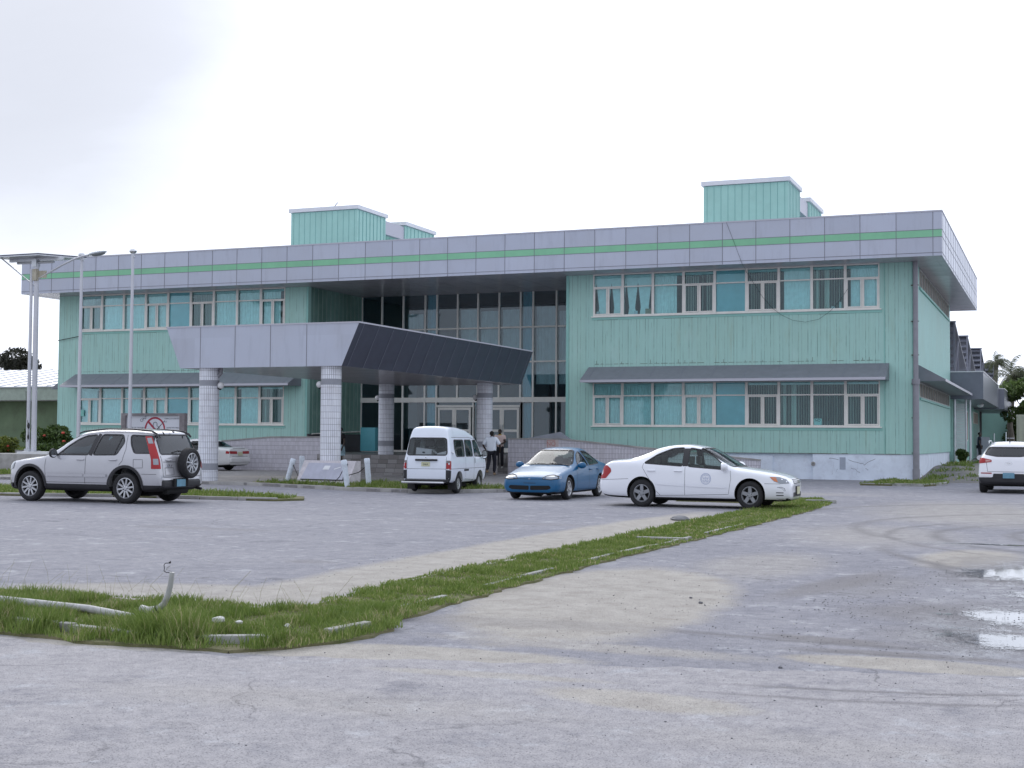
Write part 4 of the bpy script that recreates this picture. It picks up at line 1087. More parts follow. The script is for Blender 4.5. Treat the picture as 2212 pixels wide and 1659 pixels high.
# left island behind the silver car, and the strip beyond the cross drive
li = [(-40, 27.6), (-30, 28.0), (-25.2, 28.4), (-23.2, 29.2), (-20.5, 29.2), (-18.3, 29.3), (-17.9, 30.0), (-18.6, 31.2), (-21, 32.2), (-24, 32.9), (-40, 32.9)]
sheet('verge', li, .05, m_soil); kerb(li[:6], .13, .09, seed=10)
grass('grass', [(-32, 28.1), (-25.2, 28.6), (-23.2, 29.4), (-20.5, 29.4), (-18.5, 29.5), (-18.3, 30.0), (-18.8, 31.0), (-21, 32.0), (-24, 32.7), (-32, 32.7)], 520, .04, .13, .05, .012, 6)
l2 = [(-60, 39.4), (-38.5, 39.4), (-38.0, 40.2), (-38.4, 45.8), (-60, 45.8)]
sheet('verge', l2, .11, m_soil); grass('grass', l2[1:4] + [(-50, 45.8), (-50, 39.4)], 160, .05, .14, .1, .02, 7)
# triangular bed in front of the canopy, with the plaque
tb = [(-25.0, 38.75), (-23.4, 38.05), (-21.65, 37.28), (-19.8, 36.35), (-17.9, 36.1), (-16.5, 36.65), (-15.4, 38.0), (-16.6, 38.9), (-19.6, 39.9), (-21.7, 40.3), (-23.8, 39.9)]
sheet('verge', tb, .115, m_soil); grass('grass', tb, 900, .04, .14, .11, .011, 8)
# small raised bed at the foot of the downpipe
sb = [(-6.9, 51.2), (-4.6, 51.0), (-4.0, 53.5), (-4.3, 57.0), (-6.4, 57.2), (-6.9, 55)]
sheet('verge', sb, .06, m_soil); kerb([(-6.9, 51.2), (-4.6, 51.0), (-4.0, 53.5), (-4.3, 57.0)], .14, .10, seed=12, mat=m_kerbp); grass('grass', sb, 320, .04, .10, .06, .014, 9)
# rising sandy yard beside the gable wall
m_yard = ground_mat('sandy_yard', (0.33, 0.31, 0.29), (0.25, 0.24, 0.23), [(-3.5, 66, 1.2, 9, .15, .8, .6)], [], speck=.6)
b = MB(); nx, ny = 24, 34
def yz(x, y):
    t_ = min(1, max(0, (y - 57.0) / 15)); t_ = t_ * t_ * (3 - 2 * t_)
    return .5 * t_ + .05 * math.sin(x * 1.3 + y * .6) * t_
V = [(-5.66 + 20 * i / nx, 56.6 + 60 * (j / ny) ** 1.3, yz(-5.66 + 20 * i / nx, 56.6 + 60 * (j / ny) ** 1.3) + .006) for j in range(ny + 1) for i in range(nx + 1)]
b.add(V, [(j * (nx + 1) + i, j * (nx + 1) + i + 1, (j + 1) * (nx + 1) + i + 1, (j + 1) * (nx + 1) + i) for j in range(ny) for i in range(nx)])
tag(b.build('ground_slope', m_yard, None, 60), kind='structure')
def yard_keep(x, y, rs):
    return (clump(x, y, .9, 3) + rs.rand(len(x)) * .5 > .05) & (np.abs(x + 4.05 - (y - 60) * .045 - .35 * np.sin(y * .5)) > .28)
g1 = grass('grass', [(-5.4, 59.5), (-2.0, 58.5), (-.5, 64), (-1.0, 76), (-5.4, 77), (-5.5, 70)], 150, .05, .16, 0, .02, 12, None, None, yard_keep)
me = g1.data; co = np.empty(len(me.vertices) * 3, np.float32); me.vertices.foreach_get('co', co); co = co.reshape(-1, 3)
t_ = np.clip((co[:, 1] - 57) / 15, 0, 1); co[:, 2] += .5 * t_ * t_ * (3 - 2 * t_); me.vertices.foreach_set('co', co.reshape(-1)); me.update()
# ------------------------------------------------------------------ vehicles
def paint(name, col, flake=0.0, rough=.28, dirt=.10):
    m = M(name, col, rough, flake, coat=.8, dirt=dirt, vscale=1.5, dirtcol=tuple(x * .6 for x in col))
    return m
m_tyre = M('tyre_rubber', (.022, .022, .024), .85, var=.3, vscale=20, bump=.2, bscale=60)
m_rim = M('alloy_rim', (.55, .56, .58), .3, .8); m_rimd = M('worn_wheel_cover', (.30, .31, .33), .45, .5, var=.15)
m_lining = M('cabin_lining', (.13, .13, .13), .9); m_lining_l = M('pale_cabin_lining', (.55, .55, .54), .9)
m_under = M('underbody', (.012, .012, .013), .9)
m_trim = M('black_plastic_trim', (.022, .022, .026), .5, var=.2)
m_gap = M('shut_line', (.03, .03, .035), .8)
m_red = M('red_lamp_lens', (.36, .008, .012), .3, coat=.15); m_clear = M('clear_lamp_lens', (.30, .32, .35), .22, .3, coat=.3); m_amber = M('amber_lamp_lens', (.65, .18, .04), .15, coat=1)
m_chrome = M('chrome', (.75, .76, .78), .12, 1.0)
m_cg = glass_mat('car_glass', (.66, .80, .76), 1.5); m_cgd = glass_mat('privacy_glass', (.20, .27, .36), 1.75); m_cgs = glass_mat('windscreen_glass', (.60, .74, .70), 1.42)
m_seat = M('seat_cloth', (.13, .13, .13), .9); m_seatb = M('beige_seat_cloth', (.20, .19, .18), .9)
m_plate = M('number_plate', (.14, .30, .40), .4, var=.15, vscale=12); m_platey = M('yellow_number_plate', (.62, .62, .42), .5); m_mirror = M('mirror_glass', (.8, .82, .85), .04, 1.0)

def resample(vals, k):
    out = []
    for a, b in zip(vals[:-1], vals[1:]):
        for i in range(k): out.append(tuple(x + (y - x) * i / k for x, y in zip(a, b)))
    out.append(vals[-1]); return out
def loft_mesh(name, st, mats, levels=2):
    """st rows: x, z_bottom, z_mid, z_belt, z_top, w_bottom, w_max, w_belt, w_top"""
    st = resample([tuple(map(float, r)) for r in st], 2)
    rings = []
    for (x, zb, zm, zl, zt, wb, wm, wl, wt) in st:
        half = [(0, zb), (wb * .55, zb), (wb, zb), (wm * .985, zb + (zm - zb) * .30), (wm, zm), (wm * .35 + wl * .65 + .005, zm + (zl - zm) * .66), (wl, zl), (wl * .5 + wt * .5 + .004, zl + (zt - zl) * .5), (wt + .01, zt - min(.07, (zt - zl) * .45)), (wt * .86, zt - .012), (wt * .5, zt), (0, zt + .012)]
        ring = [(x, y, z) for y, z in half] + [(x, -y, z) for y, z in half[-2:0:-1]]
        rings.append(ring)
    n = len(rings[0]); V = [p for r in rings for p in r]; F = []
    for i in range(len(rings) - 1):
        for k in range(n):
            a = i * n + k; b = i * n + (k + 1) % n
            F.append((a, b, b + n, a + n))
    F.append(tuple(range(n))[::-1]); F.append(tuple(range((len(rings) - 1) * n, len(rings) * n)))
    me = bpy.data.meshes.new(name); me.from_pydata(V, [], F)
    bm = bmesh.new(); bm.from_mesh(me); bmesh.ops.recalc_face_normals(bm, faces=bm.faces)
    caps = [f for f in bm.faces if len(f.verts) > 4]
    for f in caps: bmesh.ops.poke(bm, faces=[f])
    bm.to_mesh(me); bm.free()
    o = bpy.data.objects.new(name, me); C.objects.link(o)
    md = o.modifiers.new('s', 'SUBSURF'); md.levels = levels; md.render_levels = levels
    dg = bpy.context.evaluated_depsgraph_get(); m2 = bpy.data.meshes.new_from_object(o.evaluated_get(dg))
    bpy.data.objects.remove(o); bpy.data.meshes.remove(me)
    return m2

def rounded(poly, r=.05, k=3):
    out = []; n = len(poly)
    for i in range(n):
        p0, p, p1 = Vector(poly[i - 1]), Vector(poly[i]), Vector(poly[(i + 1) % n])
        a, b = (p0 - p), (p1 - p); ra = min(r, a.length * .45); rb_ = min(r, b.length * .45)
        A = p + a.normalized() * ra; B = p + b.normalized() * rb_
        for j in range(k + 1):
            t_ = j / k; q = A * (1 - t_) ** 2 + p * 2 * t_ * (1 - t_) + B * t_ * t_
            out.append((q.x, q.y))
    return out

class Car:
    def __init__(s, st, loc, head, scale, name, label, cat, group, paintm, R, xw, track, arch, z0=0.0):
        s.root = empty(name, (loc[0], loc[1], z0), rad(head), label, cat, group)
        s.root.scale = (scale,) * 3
        s.me = loft_mesh('body', st, None); s.paint = paintm; s.R = R; s.xw = xw; s.track = track
        s.bvh = BVHTree.FromPolygons([v.co.copy() for v in s.me.vertices], [tuple(p.vertices) for p in s.me.polygons])
        s.cut = []; s.st = st; s.arch = arch; s.nose = st[0][0]; s.rear = st[-1][0]
    # --- projection
    def hit(s, p, view):
        a, b = p
        if view == 'l': o_, d_ = Vector((a, 3, b)), Vector((0, -1, 0))
        elif view == 'r': o_, d_ = Vector((a, -3, b)), Vector((0, 1, 0))
        elif view == 'b': o_, d_ = Vector((-5, a, b)), Vector((1, 0, 0))
        elif view == 'f': o_, d_ = Vector((5, a, b)), Vector((-1, 0, 0))
        elif isinstance(view, float):     # oblique view, angle of the outward direction in degrees
            an = rad(view); w_ = Vector((math.cos(an), math.sin(an), 0)); t_ = Vector((-math.sin(an), math.cos(an), 0))
            o_, d_ = w_ * 5 + t_ * a + Vector((0, 0, b)), -w_
        else: o_, d_ = Vector((a, b, 5)), Vector((0, 0, -1))
        h, n_, i_, ds = s.bvh.ray_cast(o_, d_)
        if isinstance(view, float):
            if h is None: h, n_, i_, ds = s.bvh.find_nearest(o_ + d_ * 2.8)
            return h, (n_ if n_.dot(d_) < 0 else -n_)
        if h is None or (view in 'lr' and abs(h.y) < .25) :
            h, n_, i_, ds = s.bvh.find_nearest(o_ + d_ * (2.2 if view in 'lr' else 3.0 if view != 't' else 3.6))
        if view in 'bf':
            r_, _, _, _ = s.bvh.ray_cast(Vector((o_.x, a * .75, b)), d_)
            if r_ is not None and abs(h.x - r_.x) > .13:
                h, n_, i_, ds = s.bvh.find_nearest(Vector((r_.x + (.02 if view == 'b' else -.02), a, b)))
        if n_.dot(d_) > 0: n_ = -n_
        return h, n_
    def patch(s, poly, view, name, mat, parent=None, off=.004, h=.07, rim=.0, ang=40):
        vs = [Vector(p) for p in poly]; n = len(vs)
        dense = []
        for i in range(n):
            a, b = vs[i], vs[(i + 1) % n]; k = max(1, int((b - a).length / h))
            dense += [a + (b - a) * j / k for j in range(k)]
        xs_ = [p.x for p in dense]; ys_ = [p.y for p in dense]; nb = len(dense); inner = []
        x = min(xs_) + h / 2
        P_ = [(p.x, p.y) for p in dense]
        while x < max(xs_):
            y = min(ys_) + h / 2
            while y < max(ys_):
                X_, Y_ = np.array([x]), np.array([y])
                if pip(X_, Y_, P_)[0] and edge_dist(X_, Y_, P_)[0] > h * .3: inner.append(Vector((x, y)))
                y += h
            x += h
        co, ed, fa, *_ = delaunay_2d_cdt(dense + inner, [], [list(range(nb))], 1, 1e-5)
        V = []
        for c_ in co:
            hp, nn = s.hit((c_.x, c_.y), view); V.append(hp + nn * off)
        b = MB(); b.add(V, [tuple(f) for f in fa])
        if rim:
            b.v += [tuple(Vector(p) - s.hit((c_.x, c_.y), view)[1] * rim) for p, c_ in zip(V, co)] if False else []
        me = b.mesh(name, mat)
        bm = bmesh.new(); bm.from_mesh(me)
        bmesh.ops.recalc_face_normals(bm, faces=bm.faces)
        vd = Vector((math.cos(rad(view)), math.sin(rad(view)), 0)) if isinstance(view, float) else {'l': Vector((0, 1, 0)), 'r': Vector((0, -1, 0)), 'b': Vector((-1, 0, 0)), 'f': Vector((1, 0, 0)), 't': Vector((0, 0, 1))}[view]
        if bm.faces and sum((f.normal.dot(vd) for f in bm.faces)) < 0: bmesh.ops.reverse_faces(bm, faces=bm.faces)
        if rim:
            be = [e for e in bm.edges if e.is_boundary]
            r_ = bmesh.ops.extrude_edge_only(bm, edges=be)
            for v in [g for g in r_['geom'] if isinstance(g, bmesh.types.BMVert)]: v.co -= vd * rim
        bm.to_mesh(me); bm.free(); smooth_mesh(me, ang)
        return link(name, me, parent or s.root)
    def ribbon(s, b, pts, view, w_, off=.004, closed=False, step=.05, taper=None):
        pts = [Vector(p) for p in pts]
        if closed: pts.append(pts[0])
        q = []
        for a, c_ in zip(pts[:-1], pts[1:]):
            k = max(1, int((c_ - a).length / step)); q += [a + (c_ - a) * j / k for j in range(k)]
        q.append(pts[-1]); n = len(q); L_ = []; R_ = []
        for i, p in enumerate(q):
            if closed and (i == 0 or i == n - 1): d_ = (q[1] - q[-2])
            else: d_ = q[min(i + 1, n - 1)] - q[max(i - 1, 0)]
            d_ = d_.normalized(); nn = Vector((-d_.y, d_.x)) * w_ / 2
            for S_, sg in ((L_, 1), (R_, -1)):
                hp, hn = s.hit(tuple(p + nn * sg), view); S_.append(hp + hn * off)
        vs = []
        for l, r in zip(L_, R_): vs += [l, r]
        b.add(vs, [(2 * i, 2 * i + 1, 2 * i + 3, 2 * i + 2) for i in range(n - 1)])
    def lines(s, name, specs, mat=None, w_=.009, off=.003, parent=None):
        b = MB()
        for pts, view in specs: s.ribbon(b, pts, view, w_, off)
        return b.build(name, mat or m_gap, parent or s.root)
    # --- cutters
    def cutter(s, mb):
        me = mb.mesh('cut', m_under); bm = bmesh.new(); bm.from_mesh(me); bmesh.ops.recalc_face_normals(bm, faces=bm.faces); bm.to_mesh(me); bm.free()
        o = bpy.data.objects.new('cut', me); C.objects.link(o); s.cut.append(o)
    def cut_side(s, poly):
        for sg in (1, -1):
            s.cutter(MB().prism([(x, sg * .35, z) for x, z in poly], (0, sg * 1.2, 0)))
    def cut_end(s, poly, x0, x1): s.cutter(MB().prism([(x0, y, z) for y, z in poly], (x1 - x0, 0, 0)))
    def cabin(s, st):
        s.cab = (st[0][0] + .02, st[-1][0] - .02); s.inner_y = .9; me = loft_mesh('cut', st, None, 1); o = bpy.data.objects.new('cut', me); C.objects.link(o); s.cut.append(o)
    def finish(s, zblack=None, extra=None):
        ra, zc = s.arch
        for x in s.xw:
            for sg in (1, -1):
                T = Matrix.Translation((x, sg * .48, zc)) @ Matrix.Rotation(-sg * PI / 2, 4, 'X')
                b = MB(); n = 36
                ring = [(ra * math.cos(2 * PI * k / n), ra * math.sin(2 * PI * k / n)) for k in range(n)]
                vs = [T @ Vector((a, c_, 0)) for a, c_ in ring] + [T @ Vector((a, c_, .9)) for a, c_ in ring]
                b.add(vs, [tuple(range(n))[::-1], tuple(range(n, 2 * n))] + [(i, (i + 1) % n, n + (i + 1) % n, n + i) for i in range(n)])
                s.cutter(b)
        s.me.materials.clear(); s.me.materials.append(s.paint)
        o = link('body', s.me, None)
        for c_ in s.cut:
            md = o.modifiers.new('b', 'BOOLEAN'); md.operation = 'DIFFERENCE'; md.object = c_; md.solver = 'EXACT'
        dg = bpy.context.evaluated_depsgraph_get(); me = bpy.data.meshes.new_from_object(o.evaluated_get(dg))
        for c_ in s.cut: bpy.data.objects.remove(c_)
        o.modifiers.clear(); o.data = me
        me.materials.clear(); me.materials.append(s.paint); me.materials.append(m_under); me.materials.append(m_trim); me.materials.append(m_lining_l if s.paint.name.startswith('van') else m_lining)
        bm = bmesh.new(); bm.from_mesh(me)
        if zblack:
            bmesh.ops.bisect_plane(bm, geom=list(bm.verts) + list(bm.edges) + list(bm.faces), plane_co=(0, 0, zblack), plane_no=(0, 0, 1))
        for f in bm.faces:
            c_ = f.calc_center_median(); h, n_, i_, ds = s.bvh.find_nearest(c_)
            f.material_index = 0
            if ds > .012 or f.normal.z < -.75 and c_.z < .4: f.material_index = 3 if (ds > .012 and abs(c_.y) < s.inner_y and c_.z > .33 and s.cab[1] < c_.x < s.cab[0]) else 1
            elif zblack and c_.z < zblack: f.material_index = 2
            if extra and f.material_index == 0: f.material_index = extra(c_, f.normal)
        bm.to_mesh(me); bm.free(); smooth_mesh(me, 32)
        o.parent = s.root; s.body = o
        return o
    # --- wheels
    def wheel(s, x, y, kind, steer=0.0, R=None, wd=.20, z=None, rimr=None):
        R = R or s.R; sg = 1 if y > 0 else -1; rr = rimr or R * .66
        prof = [(rr, -wd / 2 + .02), (rr + .02, -wd / 2), (R - .05, -wd / 2 - .004), (R - .015, -wd / 2 + .018), (R, -wd / 2 + .05), (R, wd / 2 - .05), (R - .015, wd / 2 - .018), (R - .05, wd / 2 + .004), (rr + .02, wd / 2), (rr, wd / 2 - .02)]
        T = Matrix.Translation((x, y, R if z is None else z)) @ Matrix.Rotation(steer, 4, 'Z') @ Matrix.Rotation(-sg * PI / 2, 4, 'X')
        return s.wheel_T(T, prof, rr, wd, kind)
    def wheel_T(s, T, prof, rr, wd, kind, name='wheel'):
        b = MB(); b.lathe(prof, 40, T)
        wl = b.build(name, m_tyre, s.root, 30)
        r = MB(); f = wd / 2 - .03
        r.lathe([(rr + .004, f + .012), (rr - .012, f + .016), (rr - .022, f), (rr - .03, f - .05)], 40, T)
        rim = r.build('rim', m_rim if kind != 'cover' else m_rimd, wl, 30)
        d = MB(); d.lathe([(rr - .01, f - .07), (.0, f - .07)], 28, T); d.lathe([(rr + .002, -wd / 2 + .03), (0.0, -wd / 2 + .05)], 28, T)
        d.build('brake_disc', m_under, wl, 30)
        sp = MB()
        n, w0, w1 = {'alloy': (10, .030, .042), 'cover': (5, .062, .085), 'steel': (8, .05, .06), 'five': (5, .035, .06)}[kind]
        for k in range(n):
            a = 2 * PI * (k + .25) / n; u = Vector((math.cos(a), math.sin(a), 0)); v = Vector((-math.sin(a), math.cos(a), 0)); e = Vector((0, 0, 1))
            a0, a1 = u * .03, u * (rr - .015)
            sp.hexa([T @ p for p in (a0 - v * w0 * .8 + e * (f - .035), a1 - v * w1 / 2 + e * (f - .03), a1 + v * w1 / 2 + e * (f - .03), a0 + v * w0 * .8 + e * (f - .035), a0 - v * w0 * .7 + e * (f + .004), a1 - v * w1 * .45 + e * (f + .010), a1 + v * w1 * .45 + e * (f + .010), a0 + v * w0 * .7 + e * (f + .004))])
        sp.lathe([(.062, f - .03), (.060, f + .008), (.035, f + .014), (0, f + .014)], 20, T)
        sp.build('wheel_spokes', m_rim if kind != 'cover' else m_rimd, wl)
        nb = MB()
        for k in range(5):
            a = 2 * PI * (k + .5) / 5; nb.lathe([(.010, f + .006), (.010, f + .016), (0, f + .016)], 8, T @ Matrix.Translation((.052 * math.cos(a), .052 * math.sin(a), 0)))
        nb.build('wheel_nut', m_under, wl)
        return wl
    def wheels(s, kind, steer=0.0, rimr=None, wd=.20):
        for i, x in enumerate(s.xw):
            for sg in (1, -1): s.wheel(x, sg * s.track, kind, steer if i == 0 else 0, rimr=rimr, wd=wd)
    def seats(s, rows, mat, zs=.32, zh=1.18, w_=.46, ys=(.36, -.36)):
        for x in rows:
            for y in ys:
                b = MB(); b.box(x - .05, x + .45, y - w_ / 2, y + w_ / 2, zs, zs + .18)
                b.hexa([(x - .12, y - w_ / 2, zs + .1), (x + .02, y - w_ / 2, zs + .1), (x + .02, y + w_ / 2, zs + .1), (x - .12, y + w_ / 2, zs + .1), (x - .30, y - w_ / 2 + .05, zh - .22), (x - .18, y - w_ / 2 + .05, zh - .22), (x - .18, y + w_ / 2 - .05, zh - .22), (x - .30, y + w_ / 2 - .05, zh - .22)])
                b.box(x - .30, x - .20, y - .13, y + .13, zh - .19, zh)
                o = b.build('seat', mat, s.root); bevel_obj(o, .03, 2)
    def mirror(s, x, y, z, mat, sz=(.10, .20, .13), glass=True):
        sg = 1 if y > 0 else -1
        b = MB(); b.sphere((x, y + sg * sz[1] * .55, z), 1.0, 14, 10, sc=(sz[0] * .62, sz[1] * .62, sz[2] * .62))
        for i, v in enumerate(b.v):
            if v[0] < x - sz[0] * .2: b.v[i] = (x - sz[0] * .2, v[1], v[2])
        b.hexa([(x - .03, y - sg * .04, z - .05), (x + .05, y - sg * .04, z - .05), (x + .04, y + sg * .08, z - .03), (x - .02, y + sg * .08, z - .03), (x - .03, y - sg * .04, z - .01), (x + .05, y - sg * .04, z - .01), (x + .04, y + sg * .08, z + .01), (x - .02, y + sg * .08, z + .01)])
        o = b.build('wing_mirror', mat, s.root, 50)
        g_ = MB(); T = Matrix.Translation((x - sz[0] * .2 - .003, y + sg * sz[1] * .55, z)) @ Matrix.Rotation(-PI / 2, 4, 'Y') @ Matrix.Scale(sz[2] * .5, 4, (1, 0, 0)) @ Matrix.Scale(sz[1] * .52, 4, (0, 1, 0))
        g_.lathe([(1, 0), (0, 0)], 24, T); g_.build('mirror_glass', m_mirror, o)
    def handle(s, x, z, mat, L=.19):
        for v in ('l', 'r'):
            p, n_ = s.hit((x, z), v); b = MB(); yy = n_.y
            b.tube([p + Vector((-L / 2, yy * .005, 0)), p + Vector((-L / 2 + .03, yy * .035, .0)), p + Vector((L / 2 - .03, yy * .035, .0)), p + Vector((L / 2, yy * .005, 0))], .017, 8)
            b.build('door_handle', mat, s.root, 50)
    def plate(s, x, y, z, w_, h, mat, view='b', txt=None, tilt=0):
        sg = -1 if view == 'b' else 1
        b = MB(); b.box(min(x, x + sg * .012), max(x, x + sg * .012), y - w_ / 2, y + w_ / 2, z - h / 2, z + h / 2)
        o = b.build('number_plate', mat, s.root)
        if txt: text_obj(txt, h * .62, m_ink, o, (x + sg * .0135, y, z - .01), (PI / 2, 0, -PI / 2 if view == 'b' else PI / 2))
        return o

def glassed(c, side, belt_trim=True, gm=None, trim=.028):
    """cut and glaze a list of side windows (front to back)"""
    for i, (poly, gmat, lab) in enumerate(side):
        rp = rounded(poly, .06); c.cut_side(rp)
        for v in 'lr':
            o = c.patch(rp, v, 'window', gmat, off=-.004)
            b = MB(); c.ribbon(b, rp, v, trim, .004, closed=True)
            b.build('window_seal', m_trim, o)

# ---- silver off-roader ------------------------------------------------------------
silver = paint('silver_paint', (.50, .50, .53), .35, .30)
st = [(2.20, .40, .50, .58, .66, .20, .26, .25, .22), (2.165, .30, .52, .70, .78, .38, .46, .45, .38), (2.06, .26, .55, .79, .89, .54, .64, .62, .52), (1.92, .25, .56, .84, .935, .68, .765, .735, .62), (1.74, .25, .58, .88, .965, .76, .835, .80, .68), (1.50, .25, .59, .91, .995, .81, .875, .845, .71), (1.30, .25, .60, .93, 1.02, .82, .885, .855, .72), (.98, .25, .60, .98, 1.06, .82, .888, .862, .73),
      (.90, .25, .60, 1.00, 1.09, .82, .888, .864, .72), (.55, .25, .60, 1.03, 1.33, .82, .890, .866, .66), (.18, .25, .60, 1.05, 1.555, .82, .890, .868, .61), (-.05, .25, .60, 1.06, 1.61, .82, .890, .868, .61), (-.6, .25, .60, 1.07, 1.66, .82, .890, .868, .62), (-1.3, .25, .60, 1.09, 1.65, .82, .888, .866, .62),
      (-1.80, .26, .60, 1.10, 1.62, .81, .882, .858, .60), (-1.93, .27, .60, 1.10, 1.585, .80, .878, .85, .59), (-2.02, .28, .60, 1.09, 1.36, .79, .87, .84, .64), (-2.10, .30, .60, 1.02, 1.10, .78, .862, .83, .72), (-2.15, .32, .60, .90, 1.00, .76, .85, .82, .74), (-2.20, .36, .50, .58, .64, .70, .82, .80, .70)]
c = Car(st, (-22.08, 27.30), 181.2, 1.075, 'off_roader', 'silver four by four with a spare wheel on its back door, parked at far left', 'car', 'cars parked in front of the building', silver, .345, (1.31, -1.31), .775, (.43, .37))
c.cabin([(.85, .42, .7, .95, 1.02, .6, .78, .76, .6), (.40, .40, .7, 1.0, 1.36, .6, .82, .80, .55), (.05, .40, .7, 1.02, 1.55, .6, .83, .81, .56), (-.6, .40, .7, 1.03, 1.60, .6, .83, .81, .57), (-1.3, .40, .7, 1.05, 1.59, .6, .83, .81, .57), (-1.80, .40, .7, 1.05, 1.54, .6, .82, .80, .55), (-1.98, .45, .7, 1.0, 1.12, .6, .80, .78, .6)])
glassed(c, [([(.56, 1.07), (.33, 1.27), (.10, 1.42), (-.10, 1.50), (-.40, 1.525), (-.30, 1.07)], m_cgd, ''), ([(-.42, 1.07), (-.54, 1.53), (-1.10, 1.525), (-1.20, 1.36), (-1.06, 1.08)], m_cgd, ''), ([(-1.30, 1.52), (-1.90, 1.50), (-1.97, 1.12), (-1.52, 1.12), (-1.38, 1.32)], m_cgd, '')])
rg = rounded([(-.62, 1.53), (.62, 1.53), (.68, 1.10), (-.68, 1.10)], .07); c.cut_end(rg, -1.6, -2.6)
wg = rounded([(-.60, 1.54), (.60, 1.54), (.72, 1.10), (-.72, 1.10)], .07); c.cut_end(wg, .1, 1.3)
c.finish(.415)
o = c.patch(rg, 'b', 'rear_window', m_cgd, off=-.003); b = MB(); c.ribbon(b, rg, 'b', .03, .004, True); b.build('window_seal', m_trim, o)
c.patch(wg, 'f', 'windscreen', m_cgs, off=-.003)
b = MB(); c.ribbon(b, [(-.355, 1.06), (-.47, 1.54)], 'l', .09, .006); c.ribbon(b, [(-.355, 1.06), (-.47, 1.54)], 'r', .09, .006); b.build('door_pillar', m_trim, c.root)
b = MB(); c.ribbon(b, [(-1.10, 1.50), (-1.0, 1.10)], 'l', .022, .004); c.ribbon(b, [(-1.10, 1.50), (-1.0, 1.10)], 'r', .022, .004); b.build('window_divider', m_trim, c.root)
for sg in (1, -1):
    va = 138.0 * sg
    def mir(q): return [(sg * x, z) for x, z in q] if sg > 0 else [(sg * x, z) for x, z in q][::-1]
    o = c.patch(mir([(.635, 1.49), (.76, 1.49), (.82, 1.18), (.86, .98), (.88, .78), (.69, .78), (.69, .98), (.66, 1.18)]), va, 'tail_light', m_red, off=.010, h=.04)
    c.patch(mir([(.675, 1.33), (.765, 1.33), (.745, 1.46), (.66, 1.45)]), va, 'reversing_lens', m_clear, o, off=.014, h=.04)
    c.patch(mir([(.735, .87), (.83, .87), (.82, 1.00), (.725, 1.00)]), va, 'reversing_lens', m_clear, o, off=.014, h=.04)
for v in 'lr':
    for x in c.xw:
        b = MB(); c.ribbon(b, [(x + .455 * math.cos(t_), .37 + .455 * math.sin(t_)) for t_ in [(-.02 + i * (PI + .04) / 20) for i in range(21)]], v, .06, .012)
        b.build('wheel_arch_trim', m_trim, c.root)
    b = MB(); c.ribbon(b, [(.83, .615), (-.20, .615)], v, .06, .03); c.ribbon(b, [(-.22, .615), (-.82, .615)], v, .06, .03); c.ribbon(b, [(.83, .575), (-.82, .575)], v, .018, .004); b.build('door_moulding', silver, c.root)
    c.lines('shut_line', [([(.86, 1.02), (.88, .8), (.84, .43)], v), ([(-.24, 1.05), (-.235, .43)], v), ([(-1.22, 1.52), (-1.28, 1.2), (-1.23, .95), (-1.14, .85)], v), ([(-1.52, .98), (-1.76, .98), (-1.77, .80), (-1.53, .79), (-1.52, .98)], v), ([(-1.75, .66), (-2.12, .66)], v), ([(.86, .45), (-.85, .45)], v)], w_=.008)
c.lines('shut_line', [([(-.73, 1.06), (-.73, .60), (.70, .60), (.70, 1.06)], 'b'), ([(.66, .93), (.2, .93)], 'b'), ([(.62, .80), (.30, .80), (.30, .64), (.62, .64), (.62, .80)], 'b')], w_=.010)
c.handle(-.10, .965, silver); c.handle(-.98, .965, silver)
c.mirror(.56, .88, 1.10, m_trim, (.12, .20, .17)); c.mirror(.56, -.88, 1.10, m_trim, (.12, .20, .17))
for sg in (1, -1):
    b = MB(); b.tube([(.15, sg * .60, 1.555), (.0, sg * .605, 1.60), (-.6, sg * .615, 1.655), (-1.3, sg * .615, 1.65), (-1.80, sg * .60, 1.615), (-1.94, sg * .61, 1.55), (-1.98, sg * .64, 1.48)], [.014, .018, .019, .019, .022, .026, .022], 8); b.build('roof_rail', m_trim, c.root, 50)
b = MB(); b.hexa([(-2.25, -.66, .36), (-1.95, -.84, .36), (-2.0, .84, .36), (-2.25, .72, .36), (-2.25, -.66, .52), (-1.95, -.86, .545), (-2.0, .86, .545), (-2.25, .72, .52)])
o = b.build('rear_bumper', m_trim, c.root); bevel_obj(o, .04, 3)
b = MB(); b.hexa([(-2.24, -.66, .525), (-1.95, -.86, .55), (-2.0, .86, .55), (-2.24, .72, .525), (-2.22, -.65, .585), (-1.95, -.86, .62), (-2.0, .86, .62), (-2.22, .71, .585)]); o = b.build('bumper_top', silver, c.root); bevel_obj(o, .02, 2)
b = MB(); b.hexa([(1.85, -.80, .30), (2.17, -.42, .30), (2.17, .42, .30), (1.85, .80, .30), (1.85, -.82, .43), (2.20, -.44, .42), (2.20, .44, .42), (1.85, .82, .43)]); o = b.build('front_bumper', m_trim, c.root); bevel_obj(o, .04, 3)
b = MB(); b.box(-2.30, -2.26, -.10, .42, .38, .56); b.build('plate_recess', m_under, c.root); c.plate(-2.30, .18, .465, .32, .16, m_plate)
T = Matrix.Translation((-2.32, -.10, .90)) @ Matrix.Rotation(-PI / 2, 4, 'Y')
R_ = .345; rr = R_ * .66; wd = .20
prof = [(rr, -wd / 2 + .02), (rr + .02, -wd / 2), (R_ - .05, -wd / 2 - .004), (R_ - .015, -wd / 2 + .018), (R_, -wd / 2 + .05), (R_, wd / 2 - .05), (R_ - .015, wd / 2 - .018), (R_ - .05, wd / 2 + .004), (rr + .02, wd / 2), (rr, wd / 2 - .02)]
c.wheel_T(T, prof, rr, wd, 'alloy', 'spare_wheel')
